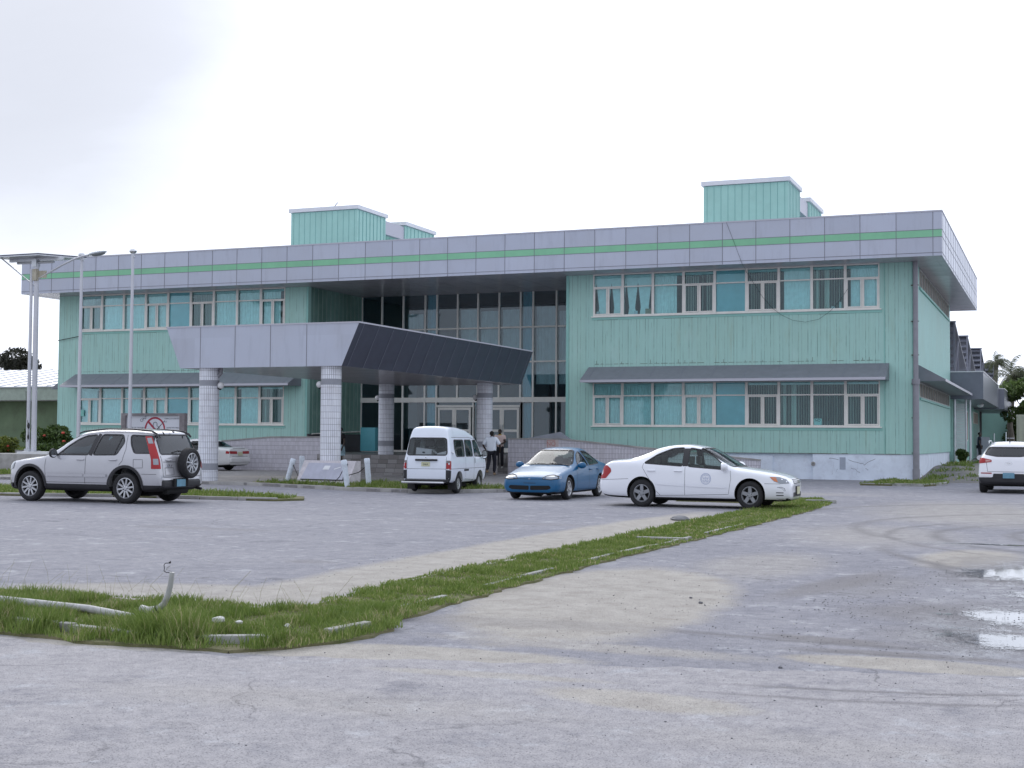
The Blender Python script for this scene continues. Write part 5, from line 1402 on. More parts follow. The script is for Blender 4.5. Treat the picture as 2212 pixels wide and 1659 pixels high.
p, n_ = c.hit((.45, .97), 'b'); b = MB(); b.tube([p + Vector((-.005, -.10, 0)), p + Vector((-.03, -.08, 0)), p + Vector((-.03, .08, 0)), p + Vector((-.005, .10, 0))], .015, 8); b.build('door_handle', silver, c.root, 50)
b = MB(); c.ribbon(b, [(.25, 1.13), (.02, 1.17), (-.25, 1.15)], 'b', .025, .012); b.tube([(-1.98, .45, 1.60), (-2.04, .46, 1.52)], .014, 6); b.tube([(-1.98, -.45, 1.60), (-2.04, -.46, 1.52)], .014, 6); b.tube([(-1.95, .05, 1.62), (-2.0, .05, 1.585)], .014, 6); b.build('wiper', m_black, c.root)
b = MB(); b.tube([(-1.55, .05, 1.66), (-1.75, .05, 1.86)], [.012, .004], 6); b.build('aerial', m_black, c.root)
b = MB(); b.tube([(-2.15, -.62, .33), (-2.30, -.62, .31)], .03, 10); b.box(-1.6, -.6, -.4, .4, .16, .30); b.tube([(-2.1, -.3, .28), (-2.1, .5, .28)], .07, 10); b.build('exhaust', m_under, c.root, 40)
for v in 'lr': c.patch([(2.03, .70), (1.98, .86), (1.80, .92), (1.84, .74)], v, 'headlight', m_clear, off=.012, h=.05)
c.patch([(-.66, .72), (-.36, .70), (-.36, .82), (-.62, .86)], 'f', 'headlight', m_clear, off=.010); c.patch([(.36, .70), (.66, .72), (.62, .86), (.36, .82)], 'f', 'headlight', m_clear, off=.010)
c.patch([(-.32, .66), (.32, .66), (.32, .76), (-.32, .76)], 'f', 'grille', m_trim, off=.008)
text_obj('CR-V', .085, m_chrome, c.body, (-2.195, .47, .845), (PI / 2, 0, -PI / 2), 'badge')
c.seats((.0, -.95), m_seat, .45, 1.40); c.wheels('alloy', wd=.21)

# ---- sedan generator -------------------------------------------------------------------
def sedan(loc, head, scale, label, pm, P, group='cars parked in front of the building', z0=0.0):
    c = Car(P['st'], loc, head, scale, 'saloon_car', label, 'car', group, pm, P['R'], P['xw'], P['track'], P['arch'], z0)
    c.cabin(P['cabin']); glassed(c, [(p, m_cg, '') for p in P['win']], trim=.024)
    c.cut_end(rounded(P['rg'], .06), *P['rgx']); c.cut_end(rounded(P['wg'], .06), *P['wgx'])
    c.finish()
    for nm, key, v, gm in (('rear_window', 'rg', 'b', m_cg), ('windscreen', 'wg', 'f', m_cgs)):
        rp = rounded(P[key], .06); o = c.patch(rp, v, nm, gm, off=-.003); b = MB(); c.ribbon(b, rp, v, .022, .003, True); b.build('window_seal', m_trim, o)
    for v in 'lr':
        b = MB(); c.ribbon(b, P['bp'], v, P.get('bpw', .10), .005); b.build('door_pillar', m_trim if P.get('bblack', 1) else pm, c.root)
        c.lines('shut_line', [(l, v) for l in P['lines']], w_=.007)
        if 'mould' in P:
            b = MB()
            for l in P['mould']: c.ribbon(b, l, v, .045, .020)
            b.build('door_moulding', pm, c.root)
    for x in P['hx']: c.handle(x, P['hz'] , pm)
    c.mirror(P['mx'], P['my'], P['mz'], pm, P.get('msz', (.13, .20, .14))); c.mirror(P['mx'], -P['my'], P['mz'], pm, P.get('msz', (.13, .20, .14)))
    c.seats(P['seats'], m_seatb, .28, P['sh'])
    b = MB(); b.box(P['xw'][1] - .3, P['xw'][0] + .2, -.45, .45, P['zc'] - .05, P['zc'] + .04); b.tube([(P['xw'][0], -.7, P['R']), (P['xw'][0], .7, P['R'])], .05, 8); b.tube([(P['xw'][1], -.7, P['R']), (P['xw'][1], .7, P['R'])], .06, 8); b.build('chassis', m_under, c.root)
    return c

CAM = dict(R=.325, xw=(1.36, -1.36), track=.775, arch=(.375, .345), zc=.20,
    st=[(2.35, .30, .42, .52, .60, .45, .60, .58, .46), (2.31, .22, .45, .62, .71, .60, .77, .74, .56), (2.15, .19, .48, .70, .785, .70, .845, .80, .64), (1.90, .185, .50, .76, .845, .75, .88, .84, .68), (1.50, .185, .52, .82, .905, .78, .893, .855, .69), (1.15, .185, .52, .86, .95, .80, .896, .865, .70),
        (1.02, .185, .52, .87, .965, .80, .896, .866, .70), (.70, .185, .52, .90, 1.15, .80, .897, .868, .64), (.38, .185, .52, .92, 1.335, .80, .898, .870, .58), (.15, .185, .52, .94, 1.425, .80, .898, .870, .565), (-.30, .185, .52, .97, 1.485, .80, .898, .870, .57), (-.75, .185, .52, 1.0, 1.455, .80, .897, .868, .565),
        (-1.05, .185, .52, 1.02, 1.385, .80, .896, .866, .565), (-1.40, .185, .52, 1.03, 1.265, .80, .893, .862, .59), (-1.72, .19, .52, 1.04, 1.14, .79, .888, .85, .64), (-1.85, .195, .52, 1.04, 1.12, .78, .884, .845, .68), (-2.20, .21, .52, 1.02, 1.10, .76, .87, .83, .70), (-2.38, .24, .52, .92, 1.03, .70, .83, .77, .62), (-2.44, .28, .52, .76, .84, .66, .80, .75, .58), (-2.50, .34, .50, .60, .66, .50, .74, .70, .50)],
    cabin=[(.95, .35, .6, .82, .90, .6, .78, .74, .6), (.55, .33, .6, .88, 1.14, .6, .82, .80, .56), (.25, .33, .6, .92, 1.33, .6, .835, .815, .53), (-.25, .33, .6, .94, 1.42, .6, .835, .815, .53), (-.75, .33, .6, .96, 1.40, .6, .835, .815, .53), (-1.15, .40, .7, .98, 1.28, .6, .83, .81, .52), (-1.62, .60, .8, .95, 1.06, .6, .80, .77, .56)],
    win=[[(.82, .90), (.68, 1.02), (.42, 1.215), (.14, 1.35), (-.19, 1.40), (-.18, .965)], [(-.31, .97), (-.32, 1.405), (-.62, 1.38), (-.98, 1.245), (-1.31, 1.03)]],
    rg=[(-.50, 1.35), (.50, 1.35), (.58, 1.155), (-.58, 1.155)], rgx=(-.9, -2.0), wg=[(-.55, 1.395), (.55, 1.395), (.72, .975), (-.72, .975)], wgx=(.05, 1.3),
    bp=[(-.245, .97), (-.25, 1.385)], bpw=.12, lines=[[(.88, .88), (.90, .70), (.84, .34), (-.25, .30), (-1.0, .28)], [(-.245, .95), (-.25, .30)], [(-1.31, 1.03), (-1.34, .93), (-1.20, .72), (-.98, .38), (-.88, .29)], [(-1.70, .66), (-2.45, .62)], [(1.72, .60), (2.1, .60)], [(.86, .23), (-.9, .23)]],
    mould=[[(.78, .50), (-.22, .53)], [(-.27, .53), (-.98, .56)]], hx=(-.42, -1.10), hz=.86, mx=.74, my=.84, mz=.97, msz=(.19, .24, .165), seats=(.05, -.85), sh=1.20)
white = paint('white_paint_gloss', (.86, .875, .93), 0, .22, .05)
c = sedan((-8.08, 32.30), 0.4, 1.0, 'white saloon with a round door crest and dented bumper, nose on the verge', white, CAM)
c.wheels('cover', rimr=.205, wd=.19); c.root.scale = (.965, 1, 1.02)
for v in 'lr':
    c.patch(rounded([(1.83, .755), (2.05, .755), (2.22, .70), (2.30, .61), (2.12, .60), (1.95, .65)], .02), v, 'headlight', m_clear, off=.006, h=.05)
    c.patch([(1.845, .75), (1.98, .745), (2.04, .64), (1.95, .66)], v, 'indicator', m_amber, off=.009, h=.04)
    c.patch(rounded([(-2.28, .97), (-2.17, .90), (-2.15, .82), (-2.30, .66), (-2.46, .64), (-2.44, .80), (-2.36, .96)], .03), v, 'tail_light', m_red, off=.006, h=.05)
    b = MB()
    for z in (.34, .40): c.ribbon(b, [(2.0, z), (2.17, z)], v, .02, .004)
    b.build('bumper_vent', m_gap, c.root)
c.patch([(-.40, .60), (.40, .60), (.45, .70), (-.45, .70)], 'f', 'grille', m_trim, off=.006); c.patch([(-.5, .30), (.5, .30), (.5, .40), (-.5, .40)], 'f', 'lower_grille', m_trim, off=.006)
b = MB()
for z in (.625, .65, .675): c.ribbon(b, [(-.40, z), (.40, z)], 'f', .012, .012)
b.build('grille_bar', m_chrome, c.root)
c.plate(2.375, .0, .44, .36, .17, m_platey, 'f'); b = MB(); b.box(2.30, 2.375, -.21, .21, .33, .54); b.build('plate_holder', m_trim, c.root)
# door crest: a ring with a drawn emblem
crest = M('blue_grey_crest_print', (.42, .47, .62), .5)
for v in 'r':
    b = MB(); cx_, cz_ = .28, .69
    for r_, w_ in ((.125, .012), (.098, .006)): c.ribbon(b, [(cx_ + r_ * math.cos(a * PI / 16), cz_ + r_ * math.sin(a * PI / 16)) for a in range(32)], v, w_, .004, True)
    for k in range(15):
        a = -.5 + k * (PI + 1.0) / 14; c.ribbon(b, [(cx_ + .103 * math.cos(a), cz_ + .103 * math.sin(a)), (cx_ + .119 * math.cos(a), cz_ + .119 * math.sin(a))], v, .010, .004)
    for q in ([(-.085, .02), (.085, .02)], [(0, .05), (0, -.05)], [(-.07, -.035), (-.035, -.055), (0, -.035), (.035, -.055), (.07, -.035)], [(-.06, -.055), (-.03, -.075), (0, -.055), (.03, -.075), (.06, -.055)], [(-.06, .0), (-.04, -.02), (-.02, 0), (-.04, .01), (-.06, 0)], [(.06, .0), (.04, -.02), (.02, 0), (.04, .01), (.06, 0)], [(-.045, .055), (-.03, .08), (0, .065), (.03, .08), (.045, .055)]):
        c.ribbon(b, [(cx_ + x, cz_ + z) for x, z in q], v, .009, .004)
    b.build('door_crest', crest, c.root)
b = MB(); c.ribbon(b, [(2.02, .52), (2.12, .525), (2.19, .50), (2.21, .44)], 'r', .016, .003); c.ribbon(b, [(2.06, .515), (2.15, .49), (2.19, .43)], 'r', .008, .003)
b.build('bumper_dent', M('dent_shade', (.33, .34, .38), .6), c.root)  # skin stays flat: the dent's crease shade is drawn as grey ribbons
b = MB(); c.ribbon(b, [(2.0, .25), (2.12, .24)], 'r', .04, .003); c.ribbon(b, [(1.98, .235), (2.16, .26)], 'r', .012, .003); b.build('bumper_scuff', M('scuffed_paint', (.45, .45, .47), .8, var=.4, vscale=30), c.root)
b = MB(); c.ribbon(b, [(.24, .27), (.24, .20)], 'r', .012, .004); b.build('jacking_mark', M('yellow_mark', (.35, .30, .08), .8), c.root)

ELN = dict(R=.305, xw=(1.275, -1.275), track=.73, arch=(.35, .325), zc=.19,
    st=[(2.14, .27, .38, .46, .52, .35, .50, .48, .38), (2.11, .20, .42, .54, .60, .58, .72, .68, .52), (1.98, .17, .45, .60, .66, .66, .80, .76, .58), (1.70, .17, .48, .67, .735, .70, .83, .79, .62), (1.30, .17, .50, .75, .82, .74, .845, .81, .65), (.98, .17, .50, .80, .88, .76, .85, .82, .66),
        (.88, .17, .50, .82, .91, .76, .85, .82, .66), (.55, .17, .50, .85, 1.10, .76, .85, .822, .60), (.25, .17, .50, .87, 1.27, .76, .85, .824, .545), (.05, .17, .50, .89, 1.345, .76, .85, .824, .53), (-.35, .17, .50, .91, 1.395, .76, .85, .824, .53), (-.80, .17, .50, .93, 1.365, .76, .85, .822, .53),
        (-1.05, .17, .50, .94, 1.29, .76, .848, .82, .53), (-1.40, .17, .50, .95, 1.12, .76, .845, .81, .57), (-1.62, .18, .50, .94, 1.02, .75, .84, .80, .60), (-1.95, .20, .50, .91, .99, .72, .82, .77, .60), (-2.18, .23, .50, .84, .92, .66, .78, .73, .56), (-2.27, .30, .46, .58, .66, .50, .70, .66, .48)],
    cabin=[(.82, .33, .55, .78, .85, .55, .74, .70, .55), (.45, .30, .55, .82, 1.08, .55, .78, .76, .52), (.12, .30, .55, .86, 1.27, .55, .79, .77, .49), (-.35, .30, .55, .88, 1.335, .55, .79, .77, .49), (-.80, .30, .55, .90, 1.30, .55, .79, .77, .49), (-1.10, .38, .6, .90, 1.17, .55, .78, .76, .50), (-1.45, .55, .7, .86, .98, .5, .75, .72, .52)],
    win=[[(.56, .88), (.36, 1.05), (.14, 1.20), (-.12, 1.285), (-.22, .90)], [(-.32, .90), (-.24, 1.29), (-.62, 1.29), (-.92, 1.20), (-1.20, .95)]],
    rg=[(-.50, 1.28), (.50, 1.28), (.60, 1.06), (-.60, 1.06)], rgx=(-.85, -1.9), wg=[(-.50, 1.315), (.50, 1.315), (.70, .925), (-.70, .925)], wgx=(-.05, 1.2),
    bp=[(-.27, .88), (-.19, 1.29)], bpw=.05, bblack=0, lines=[[(.72, .85), (.74, .6), (.70, .27), (-.25, .24), (-.9, .25)], [(-.27, .88), (-.26, .25)], [(-1.15, .93), (-1.10, .75), (-.95, .45), (-.88, .27)]],
    hx=(-.40, -1.02), hz=.79, mx=.55, my=.80, mz=.91, seats=(.0, -.80), sh=1.13)
blue = paint('metallic_blue_paint', (.003, .10, .235), .0, .32, .04); blue.node_tree.nodes['Principled BSDF'].inputs['Coat Weight'].default_value = .22
c = sedan((-13.0, 35.40), -90.0, 1.0, 'metallic blue saloon facing the viewer between the white van and white saloon', blue, ELN)
c.wheels('five', steer=0.0, rimr=.20, wd=.18)
for sg in (1, -1):
    q = [(sg * .34, .565), (sg * .44, .645), (sg * .58, .665), (sg * .74, .625), (sg * .78, .575), (sg * .60, .545)]
    qr = rounded(q if sg > 0 else q[::-1], .03); o = c.patch(qr, 'f', 'headlight', m_clear, off=.008, h=.05)
    b = MB(); c.ribbon(b, qr, 'f', .016, .011, True); b.build('headlight_seal', m_gap, o)
    v = 'l' if sg > 0 else 'r'
    c.patch([(2.10, .57), (1.98, .65), (1.80, .64), (1.86, .58)], v, 'headlight', m_clear, off=.006, h=.05)
for sg in (1, -1):
    q = [(sg * .02, .275), (sg * .50, .285), (sg * .60, .33), (sg * .56, .395), (sg * .02, .385)]
    c.patch(rounded(q if sg > 0 else q[::-1], .03), 'f', 'lower_grille', m_under, off=.008, h=.05)
c.lines('shut_line', [([(-.62, .585), (-.35, .565), (0, .555), (.35, .565), (.62, .585)], 'f'), ([(-.72, .66), (-.6, .69)], 'f')], w_=.010)
c.lines('plate_mount', [([(-.17, .455), (.17, .455)], 'f')], w_=.012)
text_obj('H', .07, m_chrome, c.body, (2.155, 0, .565), (PI / 2, 0, PI / 2), 'badge')
b = MB()
for a, b2 in (((.72, .10), (.90, -.50)), ((.70, .66), (.88, .08))):
    p0, n0 = c.hit((a[0] + .16, a[1]), 't'); p1, n1 = c.hit((b2[0] - .03, b2[1]), 't'); b.tube([p0 + n0 * .02, (p0 + p1) / 2 + Vector((0, 0, .03)), p1 + n1 * .02], .010, 6)
b.build('wiper', m_black, c.root)
b = MB(); b.tube([(1.98, -.3, .17), (1.8, .2, .13), (1.98, .3, .17)], .04, 8); b.build('undertray', m_under, c.root)

OLD = dict(ELN); OLD.update(R=.315, xw=(1.31, -1.31), arch=(.36, .33),
    st=[(2.25, .28, .42, .50, .58, .5, .62, .60, .5), (2.15, .20, .46, .62, .70, .66, .80, .76, .62), (1.6, .18, .50, .76, .84, .72, .855, .82, .66), (1.1, .18, .50, .84, .91, .76, .86, .83, .67), (.95, .18, .50, .86, .95, .76, .86, .83, .67), (.3, .18, .50, .90, 1.30, .76, .86, .832, .56), (.05, .18, .50, .92, 1.39, .76, .86, .832, .55), (-.5, .18, .50, .93, 1.42, .76, .86, .832, .55), (-1.05, .18, .50, .95, 1.37, .76, .86, .83, .56), (-1.65, .18, .50, .96, 1.05, .76, .86, .82, .62), (-2.25, .22, .52, .93, 1.03, .72, .84, .80, .66), (-2.36, .24, .52, .90, 1.0, .70, .82, .78, .66), (-2.40, .28, .50, .60, .68, .62, .80, .76, .62)],
    hz=.82, mz=.95)
cream = paint('cream_white_paint', (.74, .74, .74), 0, .3, .2)
c = sedan((-37.05, 52.35), 180.0, 1.02, 'cream white saloon half hidden behind the front left tiled column', cream, OLD, z0=.09)
c.wheels('cover', rimr=.19, wd=.18)
for sg in (1, -1):
    q = [(sg * .22, .74), (sg * .76, .75), (sg * .76, .87), (sg * .22, .86)]
    c.patch(q if sg > 0 else q[::-1], 'b', 'tail_light', m_red, off=.008, h=.06)
    c.patch([(-2.36, .75), (-2.36, .87), (-2.2, .87), (-2.2, .76)], 'l' if sg > 0 else 'r', 'tail_light', m_red, off=.006, h=.06)
c.plate(-2.415, 0, .75, .33, .16, m_platey); c.lines('shut_line', [([(-.6, .64), (.6, .64)], 'b'), ([(-.5, .98), (.5, .98)], 'b')], w_=.012)
b = MB(); b.hexa([(-2.46, -.76, .36), (-2.2, -.84, .36), (-2.2, .84, .36), (-2.46, .76, .36), (-2.46, -.76, .58), (-2.2, -.84, .60), (-2.2, .84, .60), (-2.46, .76, .58)]); o = b.build('rear_bumper', cream, c.root); bevel_obj(o, .05, 3)
b = MB(); b.tube([(-2.1, .35, .24), (-2.46, .45, .22)], .03, 8); b.build('exhaust', m_under, c.root)
navy = paint('dark_blue_paint', (.03, .04, .07), .3, .3)
c = sedan((1.55, 70.0), -95.0, 1.0, 'dark saloon behind the white off-roader at the right edge', navy, ELN, 'cars parked beside the gable', z0=.40); c.wheels('five', rimr=.19, wd=.18)

# ---- small white van -----------------------------------------------------------------
wv = paint('van_white_paint', (.80, .85, .94), 0, .35, .22)
st = [(1.66, .36, .55, .80, .90, .50, .62, .60, .50), (1.62, .32, .58, .88, .98, .58, .675, .655, .56), (1.50, .30, .60, .94, 1.10, .62, .69, .675, .56), (1.20, .28, .62, .98, 1.42, .64, .695, .68, .53), (1.02, .28, .62, 1.0, 1.58, .64, .698, .683, .53), (.75, .28, .62, 1.0, 1.68, .64, .70, .685, .535), (.2, .28, .62, 1.01, 1.80, .64, .70, .685, .535), (-.5, .28, .62, 1.02, 1.87, .64, .70, .685, .535), (-1.25, .28, .62, 1.02, 1.885, .64, .70, .683, .53), (-1.50, .29, .62, 1.02, 1.86, .64, .695, .675, .51), (-1.58, .30, .62, 1.02, 1.62, .63, .69, .67, .54), (-1.68, .31, .62, .98, 1.18, .62, .685, .665, .58), (-1.72, .32, .60, .84, .95, .62, .68, .66, .60), (-1.735, .36, .50, .60, .66, .58, .67, .65, .58)]
c = Car(st, (-17.20, 37.15), 95.6, 1.045, 'minivan', 'small white high-roofed van seen from behind, two cardboard boxes in its back window', 'van', 'cars parked in front of the building', wv, .275, (.96, -.92), .60, (.335, .30))
c.cabin([(1.40, .50, .7, .85, .98, .5, .60, .58, .45), (1.0, .45, .7, .95, 1.46, .5, .64, .62, .48), (.5, .45, .7, .97, 1.62, .5, .645, .625, .49), (-.5, .45, .7, .98, 1.78, .5, .645, .625, .49), (-1.25, .45, .7, .98, 1.79, .5, .645, .625, .49), (-1.56, .55, .7, .97, 1.30, .5, .63, .61, .48)])
glassed(c, [([(1.12, 1.02), (1.0, 1.34), (.86, 1.50), (.50, 1.50), (.46, 1.04)], m_cgs, ''), ([(.32, 1.04), (.36, 1.50), (-.28, 1.50), (-.32, 1.04)], m_cg, ''), ([(-.42, 1.04), (-.38, 1.50), (-1.20, 1.50), (-1.24, 1.22), (-1.16, 1.04)], m_cg, '')])
rg = rounded([(-.53, 1.55), (.53, 1.55), (.59, 1.08), (-.59, 1.08)], .08); c.cut_end(rg, -1.2, -2.2); wg = rounded([(-.50, 1.52), (.50, 1.52), (.60, 1.02), (-.60, 1.02)], .08); c.cut_end(wg, .7, 2.0)
c.finish()
m_vg = glass_mat('van_rear_glass', (.80, .86, .90), 1.5)
o = c.patch(rg, 'b', 'rear_window', m_vg, off=-.003); b = MB(); c.ribbon(b, rg, 'b', .032, .005, True); b.build('window_seal', m_trim, o)
c.patch(wg, 'f', 'windscreen', m_cgs, off=-.003)
for v in 'lr':
    c.lines('shut_line', [([(-1.6, .70), (1.5, .70)], v), ([(.42, 1.50), (.38, .34)], v), ([(-.36, 1.5), (-.37, .45)], v), ([(1.30, 1.1), (1.35, .8), (1.32, .62)], v), ([(-1.35, 1.575), (.2, 1.57), (.95, 1.54)], v), ([(.37, .36), (-.42, .40)], v)], w_=.009)
    c.patch([(-.10, .625), (-.52, .625), (-.52, .68), (-.10, .68)], v, 'side_vent', m_gap, off=.004)
    b = MB(); c.ribbon(b, [(.47, .98), (.47, .84)], v, .03, .01); b.build('door_handle', m_black, c.root)
    c.patch([(-1.75, .68), (-1.62, .68), (-1.60, .92), (-1.75, .92)], v, 'tail_light', m_red, off=.007, h=.05)
    c.patch([(-1.76, .34), (-1.62, .34), (-1.62, .66), (-1.76, .66)], v, 'bumper_corner', m_trim, off=.006, h=.05)
    c.patch([(1.45, .36), (1.70, .38), (1.68, .66), (1.50, .66)], v, 'bumper_corner', m_trim, off=.006, h=.05)
for sg in (1, -1):
    q = [(sg * .585, .70), (sg * .685, .70), (sg * .675, .86), (sg * .585, .86)]
    c.patch(q if sg > 0 else q[::-1], 'b', 'tail_light', m_red, off=.010, h=.04)
    q = [(sg * .585, .86), (sg * .675, .86), (sg * .665, .93), (sg * .585, .93)]
    c.patch(q if sg > 0 else q[::-1], 'b', 'indicator', M('smoky_lens', (.20, .17, .17), .3), off=.010, h=.04)
    q = [(sg * .58, .36), (sg * .69, .36), (sg * .69, .67), (sg * .58, .67)]
    c.patch(q if sg > 0 else q[::-1], 'b', 'bumper_corner', m_trim, off=.010, h=.05)
c.lines('shut_line', [([(-.57, .70), (.57, .70)], 'b'), ([(-.575, 1.02), (-.575, .42), (.575, .42), (.575, 1.02)], 'b')], w_=.008)
b = MB(); b.tube([(-1.745, -.32, .945), (-1.765, 0, .945), (-1.745, .32, .945)], .028, 10); b.build('plate_lamp_bar', m_trim, c.root, 50)
c.plate(-1.735, .02, .83, .25, .12, m_platey, txt='0464')
b = MB(); b.box(-1.83, -1.70, -.64, .60, .34, .41); o = b.build('rear_bumper', m_trim, c.root); bevel_obj(o, .02, 2)
b = MB(); b.box(-1.89, -1.80, -.56, .68, .30, .355); o = b.build('bumper_bar', m_chrome, c.root); bevel_obj(o, .02, 2)
b = MB(); b.lathe([(.016, 0), (.016, .01), (0, .012)], 16, Matrix.Translation((-1.725, .02, 1.02)) @ Matrix.Rotation(-PI / 2, 4, 'Y')); b.build('badge', m_chrome, c.root)
for sg in (1, -1):
    MB().box(-1.32, -1.30, sg * .60 - .11, sg * .60 + .11, .12, .36).build('mud_flap', m_black, c.root); MB().box(.56, .58, sg * .60 - .11, sg * .60 + .11, .12, .36).build('mud_flap', m_black, c.root)
b = MB(); b.tube([(-.92, -.55, .275), (-.92, .55, .275)], .05, 8); b.sphere((-.92, .1, .275), .12, 12, 8); b.tube([(-1.5, .35, .30), (-1.5, -.2, .28)], .06, 10); b.box(-.2, .3, -.5, -.3, .18, .36); b.tube([(.96, -.55, .275), (.96, .55, .275)], .05, 8); b.box(-1.6, 1.3, -.35, -.25, .24, .32); b.box(-1.6, 1.3, .25, .35, .24, .32); b.build('chassis', m_under, c.root, 40)
c.mirror(1.13, -.70, 1.08, m_trim, (.10, .15, .22)); c.mirror(1.13, .70, 1.08, m_trim, (.10, .15, .22))
c.seats((.55, -.35), m_seatb, .60, 1.50, .42, (.30, -.30)); c.wheels('steel', rimr=.155, wd=.155)
m_card = M('white_carton', (.85, .85, .84), .8, var=.05)
for k, (x, y, z, a, s3) in enumerate(((-1.42, .24, 1.14, .12, (.18, .46, .24)), (-1.44, -.34, 1.10, -.25, (.16, .34, .14)))):
    ob = empty('cardboard_box', (0, 0, 0), 0, ['white carton with a printed logo behind the left half of the van rear window', 'smaller white carton behind the right half of the van rear window'][k], 'box', 'boxes in the back of the van')
    Mx = Matrix.Translation((-17.12, 37.15, 0)) @ Matrix.Rotation(rad(95.6), 4, 'Z') @ Matrix.Scale(1.045, 4) @ Matrix.Translation((x, y, z)) @ Matrix.Rotation(a, 4, 'X') @ Matrix.Rotation(.1 * k, 4, 'Z')
    ob.matrix_world = Mx
    q = MB().cbox(0, 0, 0, *s3).build('carton', m_card, ob)
    MB().hexa([(-s3[0] / 2, -s3[1] / 2, s3[2] / 2), (s3[0] / 2, -s3[1] / 2, s3[2] / 2), (s3[0] / 2, -s3[1] / 2 + .01, s3[2] / 2), (-s3[0] / 2, -s3[1] / 2 + .01, s3[2] / 2), (-s3[0] / 2, -s3[1] / 2 - .13, s3[2] / 2 - .1), (s3[0] / 2, -s3[1] / 2 - .13, s3[2] / 2 - .1), (s3[0] / 2, -s3[1] / 2 - .12, s3[2] / 2 - .1), (-s3[0] / 2, -s3[1] / 2 - .12, s3[2] / 2 - .1)]).build('flap', m_card, ob)
    if k == 0:
        text_obj('PAPER', .05, m_ink, q, (-s3[0] / 2 - .002, 0, -.07), (PI / 2, 0, -PI / 2)); 
        bb = MB(); bb.lathe([(.045, 0), (0, .001)], 20, Matrix.Translation((-s3[0] / 2 - .002, 0, .01)) @ Matrix.Rotation(-PI / 2, 4, 'Y') @ Matrix.Scale(.5, 4, (1, 0, 0))); bb.build('printed_oval', m_ink, q)

# ---- white off-roader at the right edge ------------------------------------------------
st = [(2.18, .32, .48, .60, .68, .5, .62, .6, .5), (2.10, .24, .52, .74, .82, .66, .80, .76, .62), (1.7, .22, .56, .90, .98, .76, .89, .86, .70), (1.1, .22, .58, .98, 1.06, .80, .92, .89, .72), (.95, .22, .58, 1.0, 1.10, .80, .925, .895, .72), (.2, .22, .58, 1.05, 1.50, .80, .928, .90, .62), (-.1, .22, .58, 1.06, 1.58, .80, .928, .90, .60), (-.8, .22, .58, 1.08, 1.63, .80, .928, .90, .60), (-1.5, .22, .58, 1.10, 1.59, .80, .925, .895, .59), (-1.78, .23, .58, 1.12, 1.54, .80, .92, .885, .57), (-1.92, .24, .58, 1.13, 1.40, .80, .915, .875, .60), (-2.10, .26, .60, 1.08, 1.20, .78, .905, .86, .66), (-2.18, .28, .60, .98, 1.08, .76, .895, .85, .72), (-2.22, .32, .55, .80, .90, .72, .88, .84, .74), (-2.25, .36, .50, .64, .72, .66, .86, .82, .74)]
wk = paint('pearl_white_paint', (.86, .86, .90), 0, .22, .05)
c = Car(st, (-1.50, 47.8), 88.8, 1.015, 'off_roader', 'white off-roader seen from behind, cut by the right edge of the photo', 'car', 'cars parked beside the gable', wk, .35, (1.32, -1.32), .80, (.41, .37))
c.cabin([(.85, .42, .7, .95, 1.02, .6, .78, .76, .6), (.05, .40, .7, 1.02, 1.50, .6, .86, .84, .55), (-.8, .40, .7, 1.03, 1.57, .6, .86, .84, .55), (-1.5, .40, .7, 1.05, 1.53, .6, .86, .84, .54), (-1.85, .45, .7, 1.0, 1.30, .6, .84, .82, .52)])
glassed(c, [([(.66, 1.08), (.3, 1.30), (.0, 1.44), (-.30, 1.48), (-.32, 1.08)], m_cgd, ''), ([(-.42, 1.08), (-.42, 1.49), (-1.15, 1.47), (-1.35, 1.36), (-1.30, 1.14)], m_cgd, '')])
rg = rounded([(-.60, 1.44), (.60, 1.44), (.72, 1.22), (.35, 1.155), (-.35, 1.155), (-.72, 1.22)], .06); c.cut_end(rg, -1.5, -2.4)
c.finish(.50)
o = c.patch(rg, 'b', 'rear_window', m_cgd, off=-.003); b = MB(); c.ribbon(b, rg, 'b', .03, .005, True); b.build('window_seal', m_trim, o)
for sg in (1, -1):
    q = [(sg * .50, .98), (sg * .86, .93), (sg * .895, 1.04), (sg * .84, 1.12), (sg * .50, 1.045)]
    o = c.patch(rounded(q if sg > 0 else q[::-1], .02), 'b', 'tail_light', m_red, off=.010, h=.04)
    q = [(sg * .53, 1.0), (sg * .68, .985), (sg * .68, 1.055), (sg * .53, 1.03)]
    c.patch(q if sg > 0 else q[::-1], 'b', 'reversing_lens', M('pinkish_lens', (.55, .30, .28), .2), o, off=.014, h=.04)
    c.patch(rounded([(-1.92, .99), (-2.22, .95), (-2.22, 1.08), (-1.98, 1.10)], .02), 'l' if sg > 0 else 'r', 'tail_light', m_red, off=.006, h=.05)
    q = [(sg * .46, .515), (sg * .84, .53), (sg * .88, .60), (sg * .46, .60)]
    c.patch(rounded(q if sg > 0 else q[::-1], .02), 'b', 'bumper_wing', wk, off=.035, h=.05)
    q = [(sg * .50, .615), (sg * .82, .62), (sg * .82, .65), (sg * .50, .65)]
    c.patch(q if sg > 0 else q[::-1], 'b', 'reflector', m_red, off=.012, h=.05)
c.lines('shut_line', [([(-.66, 1.0), (-.62, .68), (.62, .68), (.66, 1.0)], 'b')], w_=.010)
c.patch([(-.5, .50), (.5, .50), (.44, .62), (-.44, .62)], 'b', 'bumper_insert', m_trim, off=.010)
c.plate(-2.285, 0, .565, .34, .17, m_plate)
text_obj('KIA', .075, m_chrome, c.body, (-2.245, 0, .945), (PI / 2, 0, -PI / 2), 'badge')
b = MB(); c.ribbon(b, [(.105 * math.cos(a * PI / 12), .945 + .05 * math.sin(a * PI / 12)) for a in range(24)], 'b', .012, .008, True); b.build('badge_ring', m_chrome, c.root)
